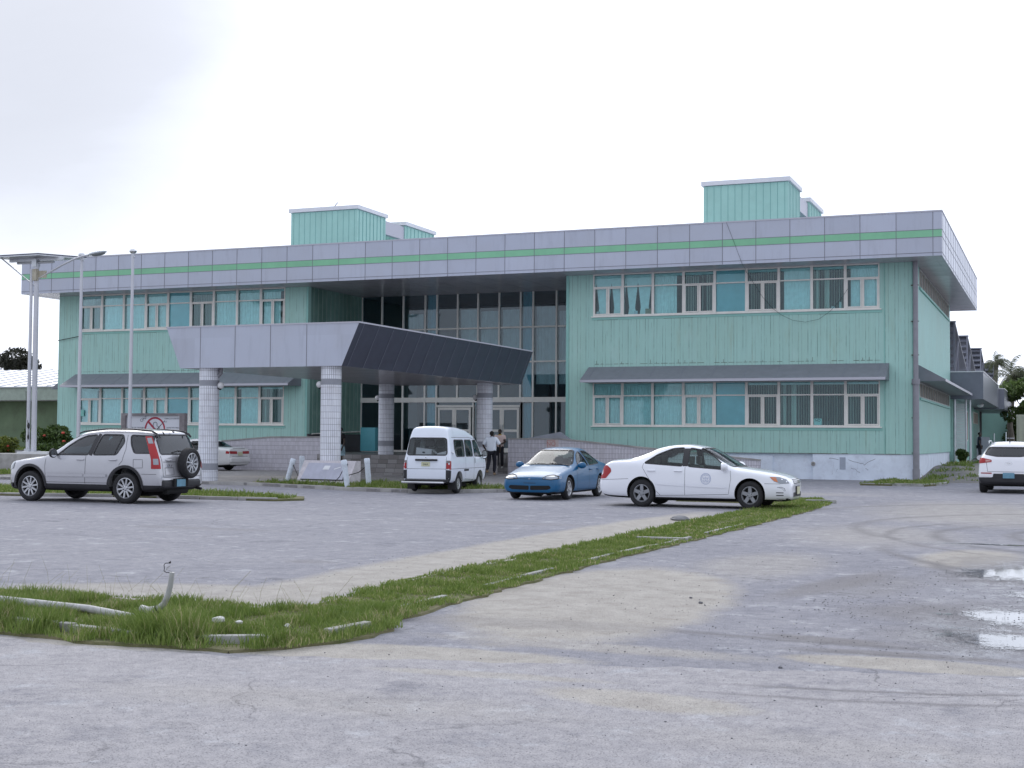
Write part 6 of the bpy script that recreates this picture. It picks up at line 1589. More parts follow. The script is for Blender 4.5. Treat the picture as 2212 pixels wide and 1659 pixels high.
for sg in (1, -1):
    b = MB(); b.tube([(-.1, sg * .62, 1.58), (-.3, sg * .64, 1.645), (-1.4, sg * .63, 1.63), (-1.72, sg * .60, 1.56)], .02, 8); b.build('roof_rail', m_steel, c.root, 50)
b = MB(); b.tube([(-1.45, 0, 1.61), (-1.60, 0, 1.76)], [.02, .005], 6); b.build('aerial', m_black, c.root)
c.mirror(.72, .93, 1.08, m_trim, (.13, .22, .17)); c.mirror(.72, -.93, 1.08, m_trim, (.13, .22, .17))
c.seats((.0, -.95), m_seat, .45, 1.38); c.wheels('alloy', wd=.23)
b = MB(); b.box(-1.9, -1.6, -.5, .5, .22, .34); b.tube([(-1.32, -.7, .35), (-1.32, .7, .35)], .06, 8); b.build('chassis', m_under, c.root)
for v in 'lr':
    for x in c.xw:
        b = MB(); c.ribbon(b, [(x + .43 * math.cos(t_), .37 + .43 * math.sin(t_)) for t_ in [(-.02 + i * (PI + .04) / 20) for i in range(21)]], v, .05, .010)
        b.build('wheel_arch_trim', m_trim, c.root)
# ------------------------------------------------------------------ rear wing beyond the gable
A = empty('rear_wing', (-8, YB + .2, .5), 0, 'single-storey rear wing with grey boxed eaves behind the gable wall', 'building')
b = MB(); b.box(-20, -5.5, YB + .3, 104, .3, 4.0); put(b, 'wall', m_clad_s, A)
def box_eave(x0, x1, ya, yb, za, zb):
    o = put(MB().box(x0, x1, ya, yb, za, zb), 'eaves_box', m_eave, A)
    MB().box(x0 - .02, x1 + .03, ya - .03, yb, zb, zb + .06).build('coping', m_white, o)
    s_ = MB(); s_.box(x0 + (x1 - x0) * .8 - .01, x0 + (x1 - x0) * .8 + .01, ya - .006, ya, za, zb)
    s_.build('panel_seam', m_seam, o); return o
m_eave = M('grey_metal_eaves', (.20, .215, .26), .32, .35, var=.06)
box_eave(-12, -3.9, 77.6, 97.0, 3.98, 5.45); box_eave(-12, -3.55, 97.2, 112, 3.9, 5.25)
o = put(MB().box(-5.52, -5.46, 88.5, 90.0, 1.7, 3.6), 'window', m_frame, A); MB().box(-5.45, -5.44, 88.6, 89.9, 1.8, 3.5).build('louvre_panel', m_strip, o)
o = put(MB().box(-5.52, -5.46, 96.0, 101.0, 2.9, 3.7), 'window', m_frame, A); MB().box(-5.45, -5.44, 96.1, 100.9, 2.95, 3.6).build('louvre_panel', m_strip, o)
put(MB().tube([(-5.4, 92.0, .6), (-5.4, 92.0, 3.0), (-5.4, 91.6, 3.3)], .05, 8), 'downpipe', m_white, A)
b = MB(); b.lathe([(.16, 0), (.2, -.08), (.14, -.2), (0, -.24)], 16, Matrix.Translation((-4.5, 86, 3.96))); put(b, 'ceiling_lamp', m_globe, A, 40)
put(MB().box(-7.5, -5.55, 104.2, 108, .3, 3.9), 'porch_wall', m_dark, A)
tag(put(MB().box(-7.5, -3.62, 116, 118, .3, 4.3), 'shed', m_clad_t, None), 'bright mint shed wall seen under the far grey eaves', 'shed')
m_mon = M('dark_monitor_sheet', (.12, .125, .15), .5, .2, var=.1)
m_slat = M('grey_louvre_slat', (.24, .25, .30), .5, .2)
def monitor(ya, top, i):
    E_ = empty('roof_monitor', (-8.5, ya, 5.4), 0, ['nearest of the four slanted roof monitors above the grey eaves, largest', 'second roof monitor behind the gable, just beyond the nearest', 'third roof monitor from the gable wall', 'farthest and smallest roof monitor beside the palm crowns'][i], 'roof monitor', 'roof monitors on the rear wing')
    D_ = 9.8; x0, x1, zb = -13.0, -5.5, 5.5
    b = MB(); b.hexa([(x0, ya + .35, top - .12), (x1, ya + .35, top - .12), (x1, ya + D_, zb + .7), (x0, ya + D_, zb + .7), (x0, ya + .35, top), (x1, ya + .35, top), (x1, ya + D_, zb + .85), (x0, ya + D_, zb + .85)])
    put(b, 'monitor_roof', m_mon, E_)
    b = MB(); z = zb
    while z < top - .15:
        b.hexa([(x0, ya + .02, z), (x1 - .05, ya + .02, z), (x1 - .05, ya + .24, z + .16), (x0, ya + .24, z + .16), (x0, ya + .02, z + .03), (x1 - .05, ya + .02, z + .03), (x1 - .05, ya + .24, z + .19), (x0, ya + .24, z + .19)]); z += .37
    put(b, 'louvres', m_slat, E_)
    b = MB()
    for x in (x0, x1 - .08, x1 - 1.3): b.box(x, x + .09, ya - .04, ya + .02, zb - .1, top)
    b.box(x0, x1 + .04, ya - .06, ya + .36, top, top + .06)
    for x in (x1 - .09,):
        b.hexa([(x, ya + .3, zb), (x + .09, ya + .3, zb), (x + .09, ya + .42, zb), (x, ya + .42, zb), (x, ya + 3.0, top - .9), (x + .09, ya + 3.0, top - .9), (x + .09, ya + 3.12, top - .9), (x, ya + 3.12, top - .9)])
        b.hexa([(x, ya + 3.0, zb), (x + .09, ya + 3.0, zb), (x + .09, ya + 3.1, zb), (x, ya + 3.1, zb), (x, ya + 3.0, top - .85), (x + .09, ya + 3.0, top - .85), (x + .09, ya + 3.1, top - .85), (x, ya + 3.1, top - .85)])
    b.box(x0, x1, ya + 1.2, ya + 9.5, zb - .12, zb)
    put(b, 'monitor_frame', m_slat, E_)
for i, (ya, top) in enumerate(((79.8, 8.40), (91.0, 8.42), (106.8, 8.65), (128.0, 8.7))): monitor(ya, top, i)
# wire gate and posts at the corner
F_ = empty('wire_gate', (-5.0, 78.2, .5), 0, 'tall galvanised wire mesh gate between two steel posts beside the gable wall', 'gate')
b = MB(); b.tube([(-5.42, 78.0, .45), (-5.42, 78.0, 4.4)], .075, 10); put(b, 'post', m_steel, F_, 40)
b = MB(); b.tube([(-4.86, 78.4, .45), (-4.86, 78.4, 4.2)], .06, 10); put(b, 'post', m_steel, F_, 40)
b = MB(); b.tube([(-4.66, 78.6, .45), (-4.66, 78.6, 4.1)], .06, 10); put(b, 'post', m_steel, F_, 40)
b = MB()
z = .7
while z < 3.75: b.box(-5.36, -4.9, 78.18, 78.20, z, z + .055); z += .085
x = -5.33
while x < -4.9: b.box(x, x + .012, 78.2, 78.21, .7, 3.8); x += .06
put(b, 'mesh_panel', m_white, F_)
Wl = MB().box(-4.6, -3.9, 84.0, 84.2, .4, 1.95); tag(put(Wl, 'yard_wall', m_grey_r, None), 'low grey rendered wall behind the wire gate', 'wall')
Ct = empty('container', (-1.0, 95, .5), 0, 'pale cream metal container at the right edge behind the off-roader', 'container')
b = MB(); b.box(-2.72, 4, 95, 101, .5, 3.46); put(b, 'container_body', m_beige, Ct)
b = MB(); x = -2.6
while x < 4: b.box(x, x + .12, 94.96, 95.0, .62, 3.34); x += .3
b.box(-2.74, 4.02, 94.95, 95.0, 3.34, 3.48); put(b, 'corrugation', m_beige, Ct)
b = MB(); b.tube([(-3.9, 90, .5), (-3.9, 90, 2.2)], .04, 8); b.tube([(-3.2, 90, .5), (-3.2, 90, 2.3)], .05, 8); b.tube([(-3.2, 90, 1.9), (-2.7, 90, 1.9)], .03, 6)
tag(put(b, 'pipe_rail', m_steel, None, 40), 'short pipe rail in front of the cream container', 'railing')

# ------------------------------------------------------------------ low green building on the left
LB = empty('low_building', (-66, 66, 0), 0, 'low olive green building with a pale sheet-metal roof beyond the left end', 'building')
m_green = M('olive_green_render', (.20, .27, .17), .85, var=.15, vscale=.8, dirt=.4); m_fgreen = M('pale_green_fascia', (.36, .42, .36), .7, var=.1, dirt=.3)
m_tin = M('pale_sheet_roof', (.62, .64, .68), .35, .3, var=.06, vscale=.5)
put(MB().box(-95, -51.5, 67.6, 80, 0, 3.9), 'wall', m_green, LB)
put(MB().box(-95.4, -51.3, 65.9, 66.1, 3.80, 4.58), 'fascia_board', m_fgreen, LB)
b = MB(); b.hexa([(-95.6, 65.8, 4.58), (-51.2, 65.8, 4.58), (-51.2, 75, 6.15), (-95.6, 75, 6.15), (-95.6, 65.8, 4.64), (-51.2, 65.8, 4.64), (-51.2, 75, 6.22), (-95.6, 75, 6.22)])
b.hexa([(-95.6, 75, 6.15), (-51.2, 75, 6.15), (-51.2, 84, 4.6), (-95.6, 84, 4.6), (-95.6, 75, 6.22), (-51.2, 75, 6.22), (-51.2, 84, 4.66), (-95.6, 84, 4.66)])
rf = put(b, 'roof', m_tin, LB)
b = MB(); x = -95.0
while x < -51.5:
    b.hexa([(x, 65.8, 4.64), (x + .05, 65.8, 4.64), (x + .05, 75, 6.22), (x, 75, 6.22), (x, 65.8, 4.68), (x + .05, 65.8, 4.68), (x + .05, 75, 6.26), (x, 75, 6.26)]); x += 1.25
b.build('roof_ridge', M('roof_rib', (.50, .52, .56), .5, .2), rf)
put(MB().box(-95, -51.5, 66.1, 67.6, 3.76, 3.80), 'eaves_soffit', m_soffit, LB)
b = MB(); b.box(-57.5, -51.5, 66.9, 67.6, 0, 1.9); put(b, 'lean_to', M('blue_green_render', (.22, .38, .36), .8, var=.1), LB)
put(MB().box(-57.6, -51.4, 66.8, 67.6, 1.9, 2.02), 'ledge', m_white, LB)
tag(MB().box(-80, -50.5, 61.2, 61.6, 0, .78).build('planter_wall', M('mottled_stone', (.28, .28, .27), .9, var=.4, vscale=2.2, dirt=.6)), 'low mottled stone retaining wall along the left lawn', 'wall')
sheet('lawn', [(-80, 61.6), (-50.5, 61.6), (-50.5, 66.8), (-80, 66.8)], .76, m_soil); grass('grass', [(-64, 61.7), (-52, 61.7), (-52, 66.5), (-64, 66.5)], 70, .08, .25, .74, .03, 21)

# ------------------------------------------------------------------ poles, lamp, sign
bs_ = MB().box(-45.2, -38.6, 47.2, 49.2, 0, .80); o = bs_.build('pole_plinth', m_conc); bevel_obj(o, .03, 2); tag(o, 'low pale concrete plinth carrying the lamp post and flagpoles', 'plinth')
tag(MB().box(-42.9, -41.2, 47.3, 48.4, .80, .90).build('base_slab', m_white), 'white slab at the foot of the solar lamp post', 'slab')
m_pole = M('white_pole_enamel', (.60, .61, .66), .3, .1, var=.04)
def flagpole(x, y, zb, zt, lab, ball=True):
    e = empty('flagpole', (x, y, zb), 0, lab, 'flagpole', 'white flagpoles in front of the left wing')
    b = MB(); b.tube([(x, y, zb), (x, y, zb + 2.6), (x, y, zt)], [.088, .082, .060], 14); put(b, 'pole', m_pole, e, 40)
    b = MB(); b.tube([(x, y, zb), (x, y, zb + .12)], .16, 14); b.box(x - .16, x + .16, y - .16, y + .16, zb, zb + .02); put(b, 'base_plate', m_steel, e)
    if ball:
        b = MB(); b.sphere((x, y, zt + .14), .16, 16, 12, sc=(1, 1, .8)); b.tube([(x, y, zt), (x, y, zt + .06)], .03, 8); put(b, 'finial', m_chrome, e, 60)
        b = MB(); b.tube([(x + .06, y - .02, zt - .12), (x + .12, y - .02, zt - .14)], .02, 6); put(b, 'pulley', m_steel, e)
flagpole(-42.82, 47.9, .9, 9.1, 'plain white pole just left of the solar lamp post', False)
flagpole(-40.28, 48.2, .8, 9.52, 'white flagpole with a ball finial, under the street lamp head'); flagpole(-37.36, 48.0, .0, 9.53, 'white flagpole with a ball finial standing in front of the smoking sign')
S_ = empty('street_lamp', (-42.58, 48.0, .9), 0, 'white street lamp with a solar panel on top and a curved arm', 'street lamp')
b = MB(); b.tube([(-42.58, 48, .9), (-42.62, 48, 9.35)], [.125, .10], 16); put(b, 'pole', m_pole, S_, 40)
b = MB(); b.box(-42.8, -42.36, 47.8, 48.2, .90, .93); put(b, 'base_plate', m_steel, S_)
b = MB(); b.tube([(-43.72, 48, 9.40), (-41.66, 48, 9.38)], .06, 8); b.cbox(-42.68, 48, 9.36, .26, .26, .34); put(b, 'panel_bracket', m_steel, S_, 40)
b = MB(); c4 = [(-45.0, 47.2, 9.76), (-42.0, 47.0, 9.74), (-40.7, 48.9, 9.50), (-43.8, 49.3, 9.45)]
c4 = [(-44.85, 47.35, 9.66), (-42.0, 47.35, 9.66), (-40.6, 48.9, 9.62), (-43.6, 48.9, 9.62)]
b.hexa([(x, y, z) for x, y, z in c4] + [(x, y, z + .05) for x, y, z in c4]); put(b, 'solar_panel', M('solar_cell_glass', (.05, .06, .10), .15, .2), S_)
b = MB(); b.hexa([(x, y, z - .05) for x, y, z in c4] + [(x, y, z - .002) for x, y, z in c4]); b.box(-44.2, -41.2, 48.0, 48.1, 9.46, 9.60); put(b, 'panel_frame', m_steel, S_)
b = MB(); b.tube([(-44.32, 47.6, 9.62), (-42.70, 48, 8.32)], .028, 6); put(b, 'stay', m_steel, S_)
b = MB(); b.tube([(-42.52, 48, 8.66), (-41.9, 48, 8.92), (-41.2, 48, 9.22), (-40.6, 48, 9.44), (-40.1, 48, 9.56), (-39.75, 48, 9.60)], .045, 10); put(b, 'lamp_arm', m_pole, S_, 40)
b = MB(); b.cbox(-42.60, 47.9, 8.82, .22, .16, .52); b.box(-42.5, -42.05, 47.96, 48.0, 8.68, 9.0); put(b, 'arm_bracket', M('rusty_cream_bracket', (.50, .47, .38), .7, var=.15, vscale=8, dirt=.8, dirtcol=(.2, .08, .03)), S_)
b = MB(); n = 12
for i in range(n + 1): pass
b.sphere((-39.28, 48, 9.66), 1.0, 20, 12, sc=(.50, .17, .10)); b.v = [(x, y, max(z, 9.62)) for x, y, z in b.v]
T = Matrix.Translation((-39.28, 48, 9.66)) @ Matrix.Rotation(rad(-7), 4, 'Y') @ Matrix.Translation((39.28, -48, -9.66)); b.v = [tuple(T @ Vector(v)) for v in b.v]
hd = put(b, 'lamp_head', M('lamp_head_grey', (.52, .56, .60), .3, .3), S_, 60)
b = MB(); b.sphere((-39.22, 48, 9.60), 1.0, 16, 10, sc=(.36, .13, .07)); b.v = [tuple(T @ Vector(v)) for v in b.v]; b.build('lamp_lens', M('lamp_glass_cover', (.20, .22, .23), .15), hd, 60)
b = MB(); b.tube([(-42.95, 47.86, 3.6), (-42.9, 47.84, 2.6), (-42.78, 47.82, 2.2), (-42.74, 47.83, 1.6), (-42.8, 47.84, 1.2)], .012, 6); b.sphere((-42.74, 47.82, 2.05), .07, 10, 8, sc=(1, .6, 2)); b.sphere((-42.74, 47.82, 1.55), .05, 10, 8, sc=(1, .6, 2.5)); put(b, 'loose_cable', m_black, S_)
# smoking notice board
SG = empty('sign_board', (-36.55, 48.6, 0), 0, 'white no smoking notice board in a grey timber frame behind the silver car', 'sign')
sx0, sx1, sy, sz0, sz1 = -38.28, -34.95, 48.7, .9, 2.62
m_tim = M('weathered_grey_timber', (.22, .20, .21), .85, var=.25, vscale=6)
b = MB(); b.box(sx0, sx0 + .22, sy - .12, sy + .10, 0, sz1); b.box(sx1 - .26, sx1, sy - .12, sy + .10, 0, sz1); b.box(sx0 + .22, sx1 - .26, sy - .12, sy + .10, sz1 - .10, sz1); b.box(sx0 + .22, sx1 - .26, sy - .12, sy + .10, sz0 - .12, sz0)
put(b, 'frame', m_tim, SG)
bd = put(MB().box(sx0 + .22, sx1 - .26, sy - .02, sy + .02, sz0, sz1 - .10), 'board', M('white_sign_board', (.66, .68, .74), .5), SG)
m_redp = M('sign_red', (.38, .03, .06), .6); m_tx = M('sign_lettering_grey', (.10, .11, .14), .7)
cx_, cz_ = -36.55, 1.92; b = MB(); n = 48
for k in range(n):
    a0, a1 = 2 * PI * k / n, 2 * PI * (k + 1) / n
    b.quad(*[(cx_ + r_ * math.cos(a), sy - .026, cz_ + r_ * math.sin(a)) for r_, a in ((.46, a0), (.54, a0), (.54, a1), (.46, a1))])
for s_ in (1,):
    d_ = Vector((-.72, 0, .70)).normalized() * .48; nn = Vector((.70, 0, .72)).normalized() * .045
    b.quad(*[tuple(Vector((cx_, sy - .028, cz_)) + q) for q in (d_ + nn, d_ - nn, -d_ - nn, -d_ + nn)])
b.build('prohibition_ring', m_redp, bd)
b = MB(); b.tube([(cx_ - .04, sy - .03, 2.0), (cx_ - .10, sy - .03, 2.10), (cx_ - .06, sy - .03, 2.21), (cx_ + .05, sy - .03, 2.24), (cx_ + .12, sy - .03, 2.17), (cx_ + .10, sy - .03, 2.08), (cx_ + .2, sy - .03, 2.03), (cx_ + .26, sy - .03, 1.94)], .012, 5); b.tube([(cx_ - .04, sy - .03, 2.0), (cx_ + .04, sy - .03, 1.95), (cx_ + .14, sy - .03, 1.93)], .012, 5); b.build('smoke_drawing', m_tx, bd)
for s_, x, z, sz, rr_ in (('TOBACCO CONTROL', -35.64, 2.385, .085, 0), ('ACT', -36.0, 2.25, .085, 0), ('JANNE WITI MEKAI', -35.60, 1.99, .08, 0), ('TERAA I WITH LOAN', -35.60, 1.86, .08, 0), ('MINISTRY OF THE PUBLIC', -37.55, 1.99, .085, 0), ('PEACE THE TOBACCO', -37.62, 1.86, .085, 0), ('ON!', -37.16, 2.36, .20, .5)):
    text_obj(s_, sz, m_tx, bd, (x, sy - .026, z), (PI / 2, -rr_, 0))

# ------------------------------------------------------------------ plaque, bollards
PQ = empty('memorial_plaque', (-22.12, 38.55, .1), rad(-8), 'grey concrete block with a sloping dark slab and two small papers, between leaning white posts', 'monument')
m_slab = M('dark_stone_slab', (.42, .43, .52), .45, var=.12, vscale=3)
b = MB(); L = 1.06
b.hexa([(-L, -.34, 0), (L, -.34, 0), (L, .36, 0), (-L, .36, 0), (-L, .12, .76), (L, .12, .76), (L, .36, .76), (-L, .36, .76)])
o = b.build('plaque_block', M('pale_terrazzo', (.56, .53, .56), .8, var=.15, vscale=8), PQ)
T = Matrix.Translation((0, -.11, .41)) @ Matrix.Rotation(rad(-60.1), 4, 'X').inverted()
def on(u, v, w=0.0):    # a point on the sloping face
    bx = Vector((u * 1.12, -.34 + .46 * v, .76 * v)); n_ = Vector((0, -.80, .46)).normalized(); return bx + n_ * w
b = MB(); b.hexa([on(-.80, .20, .0), on(.72, .20, 0), on(.66, .88, 0), on(-.72, .88, 0), on(-.80, .20, .03), on(.72, .20, .03), on(.66, .88, .03), on(-.72, .88, .03)]); sl = b.build('slab', m_slab, PQ)
b = MB(); b.hexa([on(-.80, .17, .0), on(.75, .17, 0), on(.75, .20, 0), on(-.80, .20, 0), on(-.80, .17, .034), on(.75, .17, .034), on(.75, .20, .034), on(-.80, .20, .034)]); b.hexa([on(.72, .20, .0), on(.75, .20, 0), on(.69, .88, 0), on(.66, .88, 0), on(.72, .20, .034), on(.75, .20, .034), on(.69, .88, .034), on(.66, .88, .034)]); b.build('slab_joint', m_black, PQ)
b = MB(); b.hexa([on(-.12, .60, .032), on(.10, .60, .032), on(.12, .77, .032), on(-.09, .77, .032), on(-.12, .60, .036), on(.10, .60, .036), on(.12, .77, .036), on(-.09, .77, .036)]); b.build('paper_note', m_white, sl)
b = MB(); b.hexa([on(.28, .60, .032), on(.50, .70, .032), on(.50, .74, .032), on(.28, .64, .032), on(.28, .60, .036), on(.50, .70, .036), on(.50, .74, .036), on(.28, .64, .036)]); b.build('paper_note', m_white, sl)
m_bol = M('white_pvc_post', (.66, .72, .80), .5, var=.06, vscale=6, dirt=.25)
def bollard(x, y, z, tx, ty, h, lab, base=False):
    e = empty('bollard', (x, y, z), 0, lab, 'post', 'leaning white posts around the plaque')
    up_ = Vector((tx, ty, 1)).normalized(); b = MB(); p = Vector((x, y, z - .05))
    b.tube([p, p + up_ * (h + .05)], .085, 18); o = put(b, 'post', m_bol, e, 50)
    q = p + up_ * (h + .05); b = MB(); b.tube([q - up_ * .13, q + up_ * .01, q + up_ * .03], [.092, .092, .07], 18); put(b, 'post_cap', m_bol, e, 50)
    if base: b = MB(); b.lathe([(.24, 0), (.24, .04), (.1, .05)], 18, Matrix.Translation((x - .05, y, z + .03)) @ Matrix.Rotation(.25, 4, 'Y')); put(b, 'base_flange', m_conc, e, 40)
bollard(-23.85, 38.85, .11, .27, .05, .80, 'white post leaning furthest right, left of the concrete plaque', True)
bollard(-20.36, 36.72, .11, -.16, -.02, .80, 'white post leaning left in front of the plaque slab')
bollard(-20.15, 37.72, .11, -.10, 0.0, .84, 'white post right of the plaque, leaning slightly')
bollard(-24.25, 40.45, .11, .03, 0, .84, 'white post mostly hidden behind the left end of the plaque')
def cable(name, pts, r, mat, lab, cat, grp=None):
    return tag(MB().tube(pts, r, 6).build(name, mat, None, 60), lab, cat, grp)
cable('sagging_rope', [(-23.60, 38.85, .70), (-23.35, 38.75, .35), (-23.1, 38.7, .14)], .012, m_black, 'dark rope hanging from the post left of the plaque', 'rope', 'ropes between the posts')
cable('sagging_rope', [(-20.55, 36.75, .62), (-20.75, 36.9, .40), (-21.1, 37.2, .22), (-21.4, 37.4, .13)], .012, m_black, 'dark rope hanging in front of the plaque slab', 'rope', 'ropes between the posts')
cable('sagging_rope', [(-20.3, 37.75, .70), (-20.6, 37.85, .52), (-21.0, 37.9, .42)], .014, m_black, 'dark rope between the plaque end and the right post', 'rope', 'ropes between the posts')
# hanging wires on the facade
yw = YF0 - .10
cable('hanging_wire', [(-13.13, 56.38, 10.9), (-12.8, 56.37, 10.05), (-12.44, 56.36, 9.08), (-12.5, 57.2, 9.0), (-12.63, yw, 8.98), (-12.2, yw, 8.3), (-11.88, yw, 7.8), (-11.5, yw, 7.35), (-11.1, yw, 7.03), (-10.6, yw, 6.78), (-10.07, yw, 6.69), (-9.5, yw, 6.80), (-9.02, yw, 7.13), (-8.6, yw, 7.6), (-8.29, yw, 8.05)], .006, m_black, 'thin dark wire looping down from the fascia over the right wing windows', 'wire')
cable('hanging_wire', [(-49.9, yw, 6.72), (-48.9, yw, 6.86), (-48.3, yw, 6.95)], .02, m_black, 'short dark wire at the left corner below the upper windows', 'wire')
tag(put(MB().box(-33.12, -32.28, 61.0, 61.35, .95, 2.15), 'cabinet', m_teal, None), 'teal cabinet standing in the dark entrance recess', 'cabinet')
bevel_obj(bpy.data.objects['cabinet'], .015, 2)

# ------------------------------------------------------------------ things lying in the verge
m_pvc = M('grey_pvc_pipe', (.44, .44, .44), .55, var=.12, vscale=10, dirt=.5, bump=.1)
tag(MB().tube([(-14.0, 10.05, .09), (-8.99, 9.78, .10), (-7.95, 9.70, .08), (-7.45, 9.66, .04)], .034, 16).build('fallen_pipe', m_pvc, None, 50), 'long pale plastic pipe lying in the grass at the left', 'pipe')
CD = empty('bent_conduit', (-7.19, 9.69, .1), 0, 'bent grey conduit sticking up from the grass with bare wires', 'conduit')
b = MB(); b.tube([(-7.42, 9.74, .11), (-7.33, 9.72, .10), (-7.22, 9.70, .12), (-7.15, 9.69, .165), (-7.11, 9.69, .24), (-7.085, 9.69, .33), (-7.07, 9.69, .44)], [.030, .030, .029, .027, .025, .023, .022], 14); put(b, 'conduit', m_pvc, CD, 50)
b = MB(); b.tube([(-7.08, 9.69, .44), (-7.13, 9.69, .435), (-7.155, 9.69, .45), (-7.15, 9.69, .47), (-7.155, 9.69, .50), (-7.14, 9.69, .515), (-7.10, 9.69, .518)], .0035, 6); b.sphere((-7.095, 9.69, .522), .009, 8, 6, sc=(1.3, 1, 1)); b.tube([(-7.10, 9.69, .52), (-7.085, 9.69, .535)], .003, 5); put(b, 'wire', m_black, CD, 60)
b = MB(); b.tube([(-7.07, 9.69, .44), (-7.10, 9.69, .455), (-7.13, 9.69, .462), (-7.12, 9.69, .48), (-7.09, 9.69, .495)], .002, 5); put(b, 'wire', M('grey_wire', (.2, .2, .2), .6), CD, 60)
b = MB(); b.lathe([(.036, -.012), (.036, .012)], 14, Matrix.Translation((-7.22, 9.70, .12)) @ Matrix.Rotation(1.1, 4, 'Y')); put(b, 'pipe_clamp', m_black, CD)
def lump(name, x, y, z, sx, sy, sz, mat, lab, cat, seed, grp=None, rz=0):
    bm = bmesh.new(); bmesh.ops.create_icosphere(bm, subdivisions=3, radius=1); r_ = random.Random(seed); ph = [r_.uniform(0, 6) for _ in range(6)]
    for v in bm.verts:
        k = 1 + .10 * math.sin(v.co.x * 4 + ph[0]) + .10 * math.sin(v.co.y * 5 + ph[1]) + .06 * math.sin(v.co.z * 7 + ph[2]) + r_.uniform(-.03, .03)
        v.co = Vector((v.co.x * sx, v.co.y * sy, v.co.z * sz)) * k
    me = bpy.data.meshes.new(name); bm.to_mesh(me); bm.free(); me.materials.append(mat); smooth_mesh(me, 40)
    o = link(name, me); o.location = (x, y, z); o.rotation_euler = (0, 0, rz); return tag(o, lab, cat, grp)
m_rub = M('white_rubble', (.62, .62, .60), .9, var=.15, vscale=12, bump=.3)
lump('rubble_piece', -6.22, 9.14, .15, .058, .04, .028, m_rub, 'largest white rubble lump in the grass right of the conduit', 'rubble', 1, 'white rubble in the verge')
lump('rubble_piece', -6.08, 9.22, .13, .03, .02, .014, m_rub, 'small white rubble chip just right of the largest lump', 'rubble', 2, 'white rubble in the verge')
lump('rubble_piece', -5.66, 9.27, .12, .026, .02, .016, m_rub, 'white rubble chip near the corner of the verge', 'rubble', 3, 'white rubble in the verge')
lump('stone', -7.11, 26.5, .03, .20, .14, .06, M('grey_stone', (.20, .20, .21), .9, var=.2), 'flat grey stone on the sand below the white saloon', 'stone', 4)
for i, (x, y, s_) in enumerate(((-3.3, 13.09, .018), (-3.5, 13.48, .014), (-1.85, 9.62, .013), (-1.95, 8.97, .011), (-1.54, 7.98, .010))):
    lump('stone', x, y, s_ * .5, s_ * 1.2, s_, s_ * .7, m_stone, ['dark stone on the sandy drive, larger of a pair', 'dark stone just beyond the larger one of the pair', 'dark stone by the edge of the near carriageway', 'small stone left of the tyre marks on the near road', 'small stone lowest in the photo on the near road'][i], 'stone', 10 + i, 'stones on the drive')

# ------------------------------------------------------------------ planting
def leaf_mat(name, c1, c2, c3=None):
    m, N, b = new_mat(name); at = N.n('ShaderNodeAttribute', _attribute_name='tone').outputs['Fac']
    c = N.mix(at, c1, c2)
    if c3: c = N.mix(N.ramp(at, [(.93, 0), (.95, 1)]), c, c3)
    N.t.links.new(c, b.inputs['Base Color']); b.inputs['Roughness'].default_value = .5
    tl = N.n('ShaderNodeBsdfTranslucent', Color=c); out = [n for n in N.t.nodes if n.type == 'OUTPUT_MATERIAL'][0]
    mx = N.n('ShaderNodeMixShader', i0=.3, i1=b.outputs[0], i2=tl.outputs[0]); N.t.links.new(mx.outputs[0], out.inputs[0]); return m
def leaf_cloud(name, cents, per, size, mat, seed, parent):
    rs = np.random.RandomState(seed); P_ = []
    for (cx, cy, cz, rx, ry, rz) in cents:
        u = rs.normal(size=(per, 3)); u /= np.linalg.norm(u, axis=1)[:, None]; r = rs.uniform(.55, 1.05, per)[:, None] ** .6
        P_.append(np.array([cx, cy, cz]) + u * r * np.array([rx, ry, rz]))
    P_ = np.concatenate(P_); n = len(P_)
    a = rs.normal(size=(n, 3)); a /= np.linalg.norm(a, axis=1)[:, None]; b_ = np.cross(a, rs.normal(size=(n, 3))); b_ /= np.linalg.norm(b_, axis=1)[:, None]
    s_ = size * rs.uniform(.6, 1.3, n)[:, None]
    V = np.stack([P_ - a * s_, P_ + b_ * s_ * .42, P_ + a * s_, P_ - b_ * s_ * .42], 1).astype(np.float32)
    me = bpy.data.meshes.new(name); me.vertices.add(4 * n); me.vertices.foreach_set('co', V.reshape(-1)); me.loops.add(4 * n); me.loops.foreach_set('vertex_index', np.arange(4 * n, dtype=np.int32))
    me.polygons.add(n); me.polygons.foreach_set('loop_start', np.arange(0, 4 * n, 4, dtype=np.int32)); me.update(calc_edges=True)
    at = me.attributes.new('tone', 'FLOAT', 'FACE'); at.data.foreach_set('value', rs.rand(n).astype(np.float32)); me.materials.append(mat)
    o = link(name, me, parent)
    if parent is not None and parent.type == 'EMPTY': o.matrix_parent_inverse = Matrix.Translation(-parent.location)
    return o
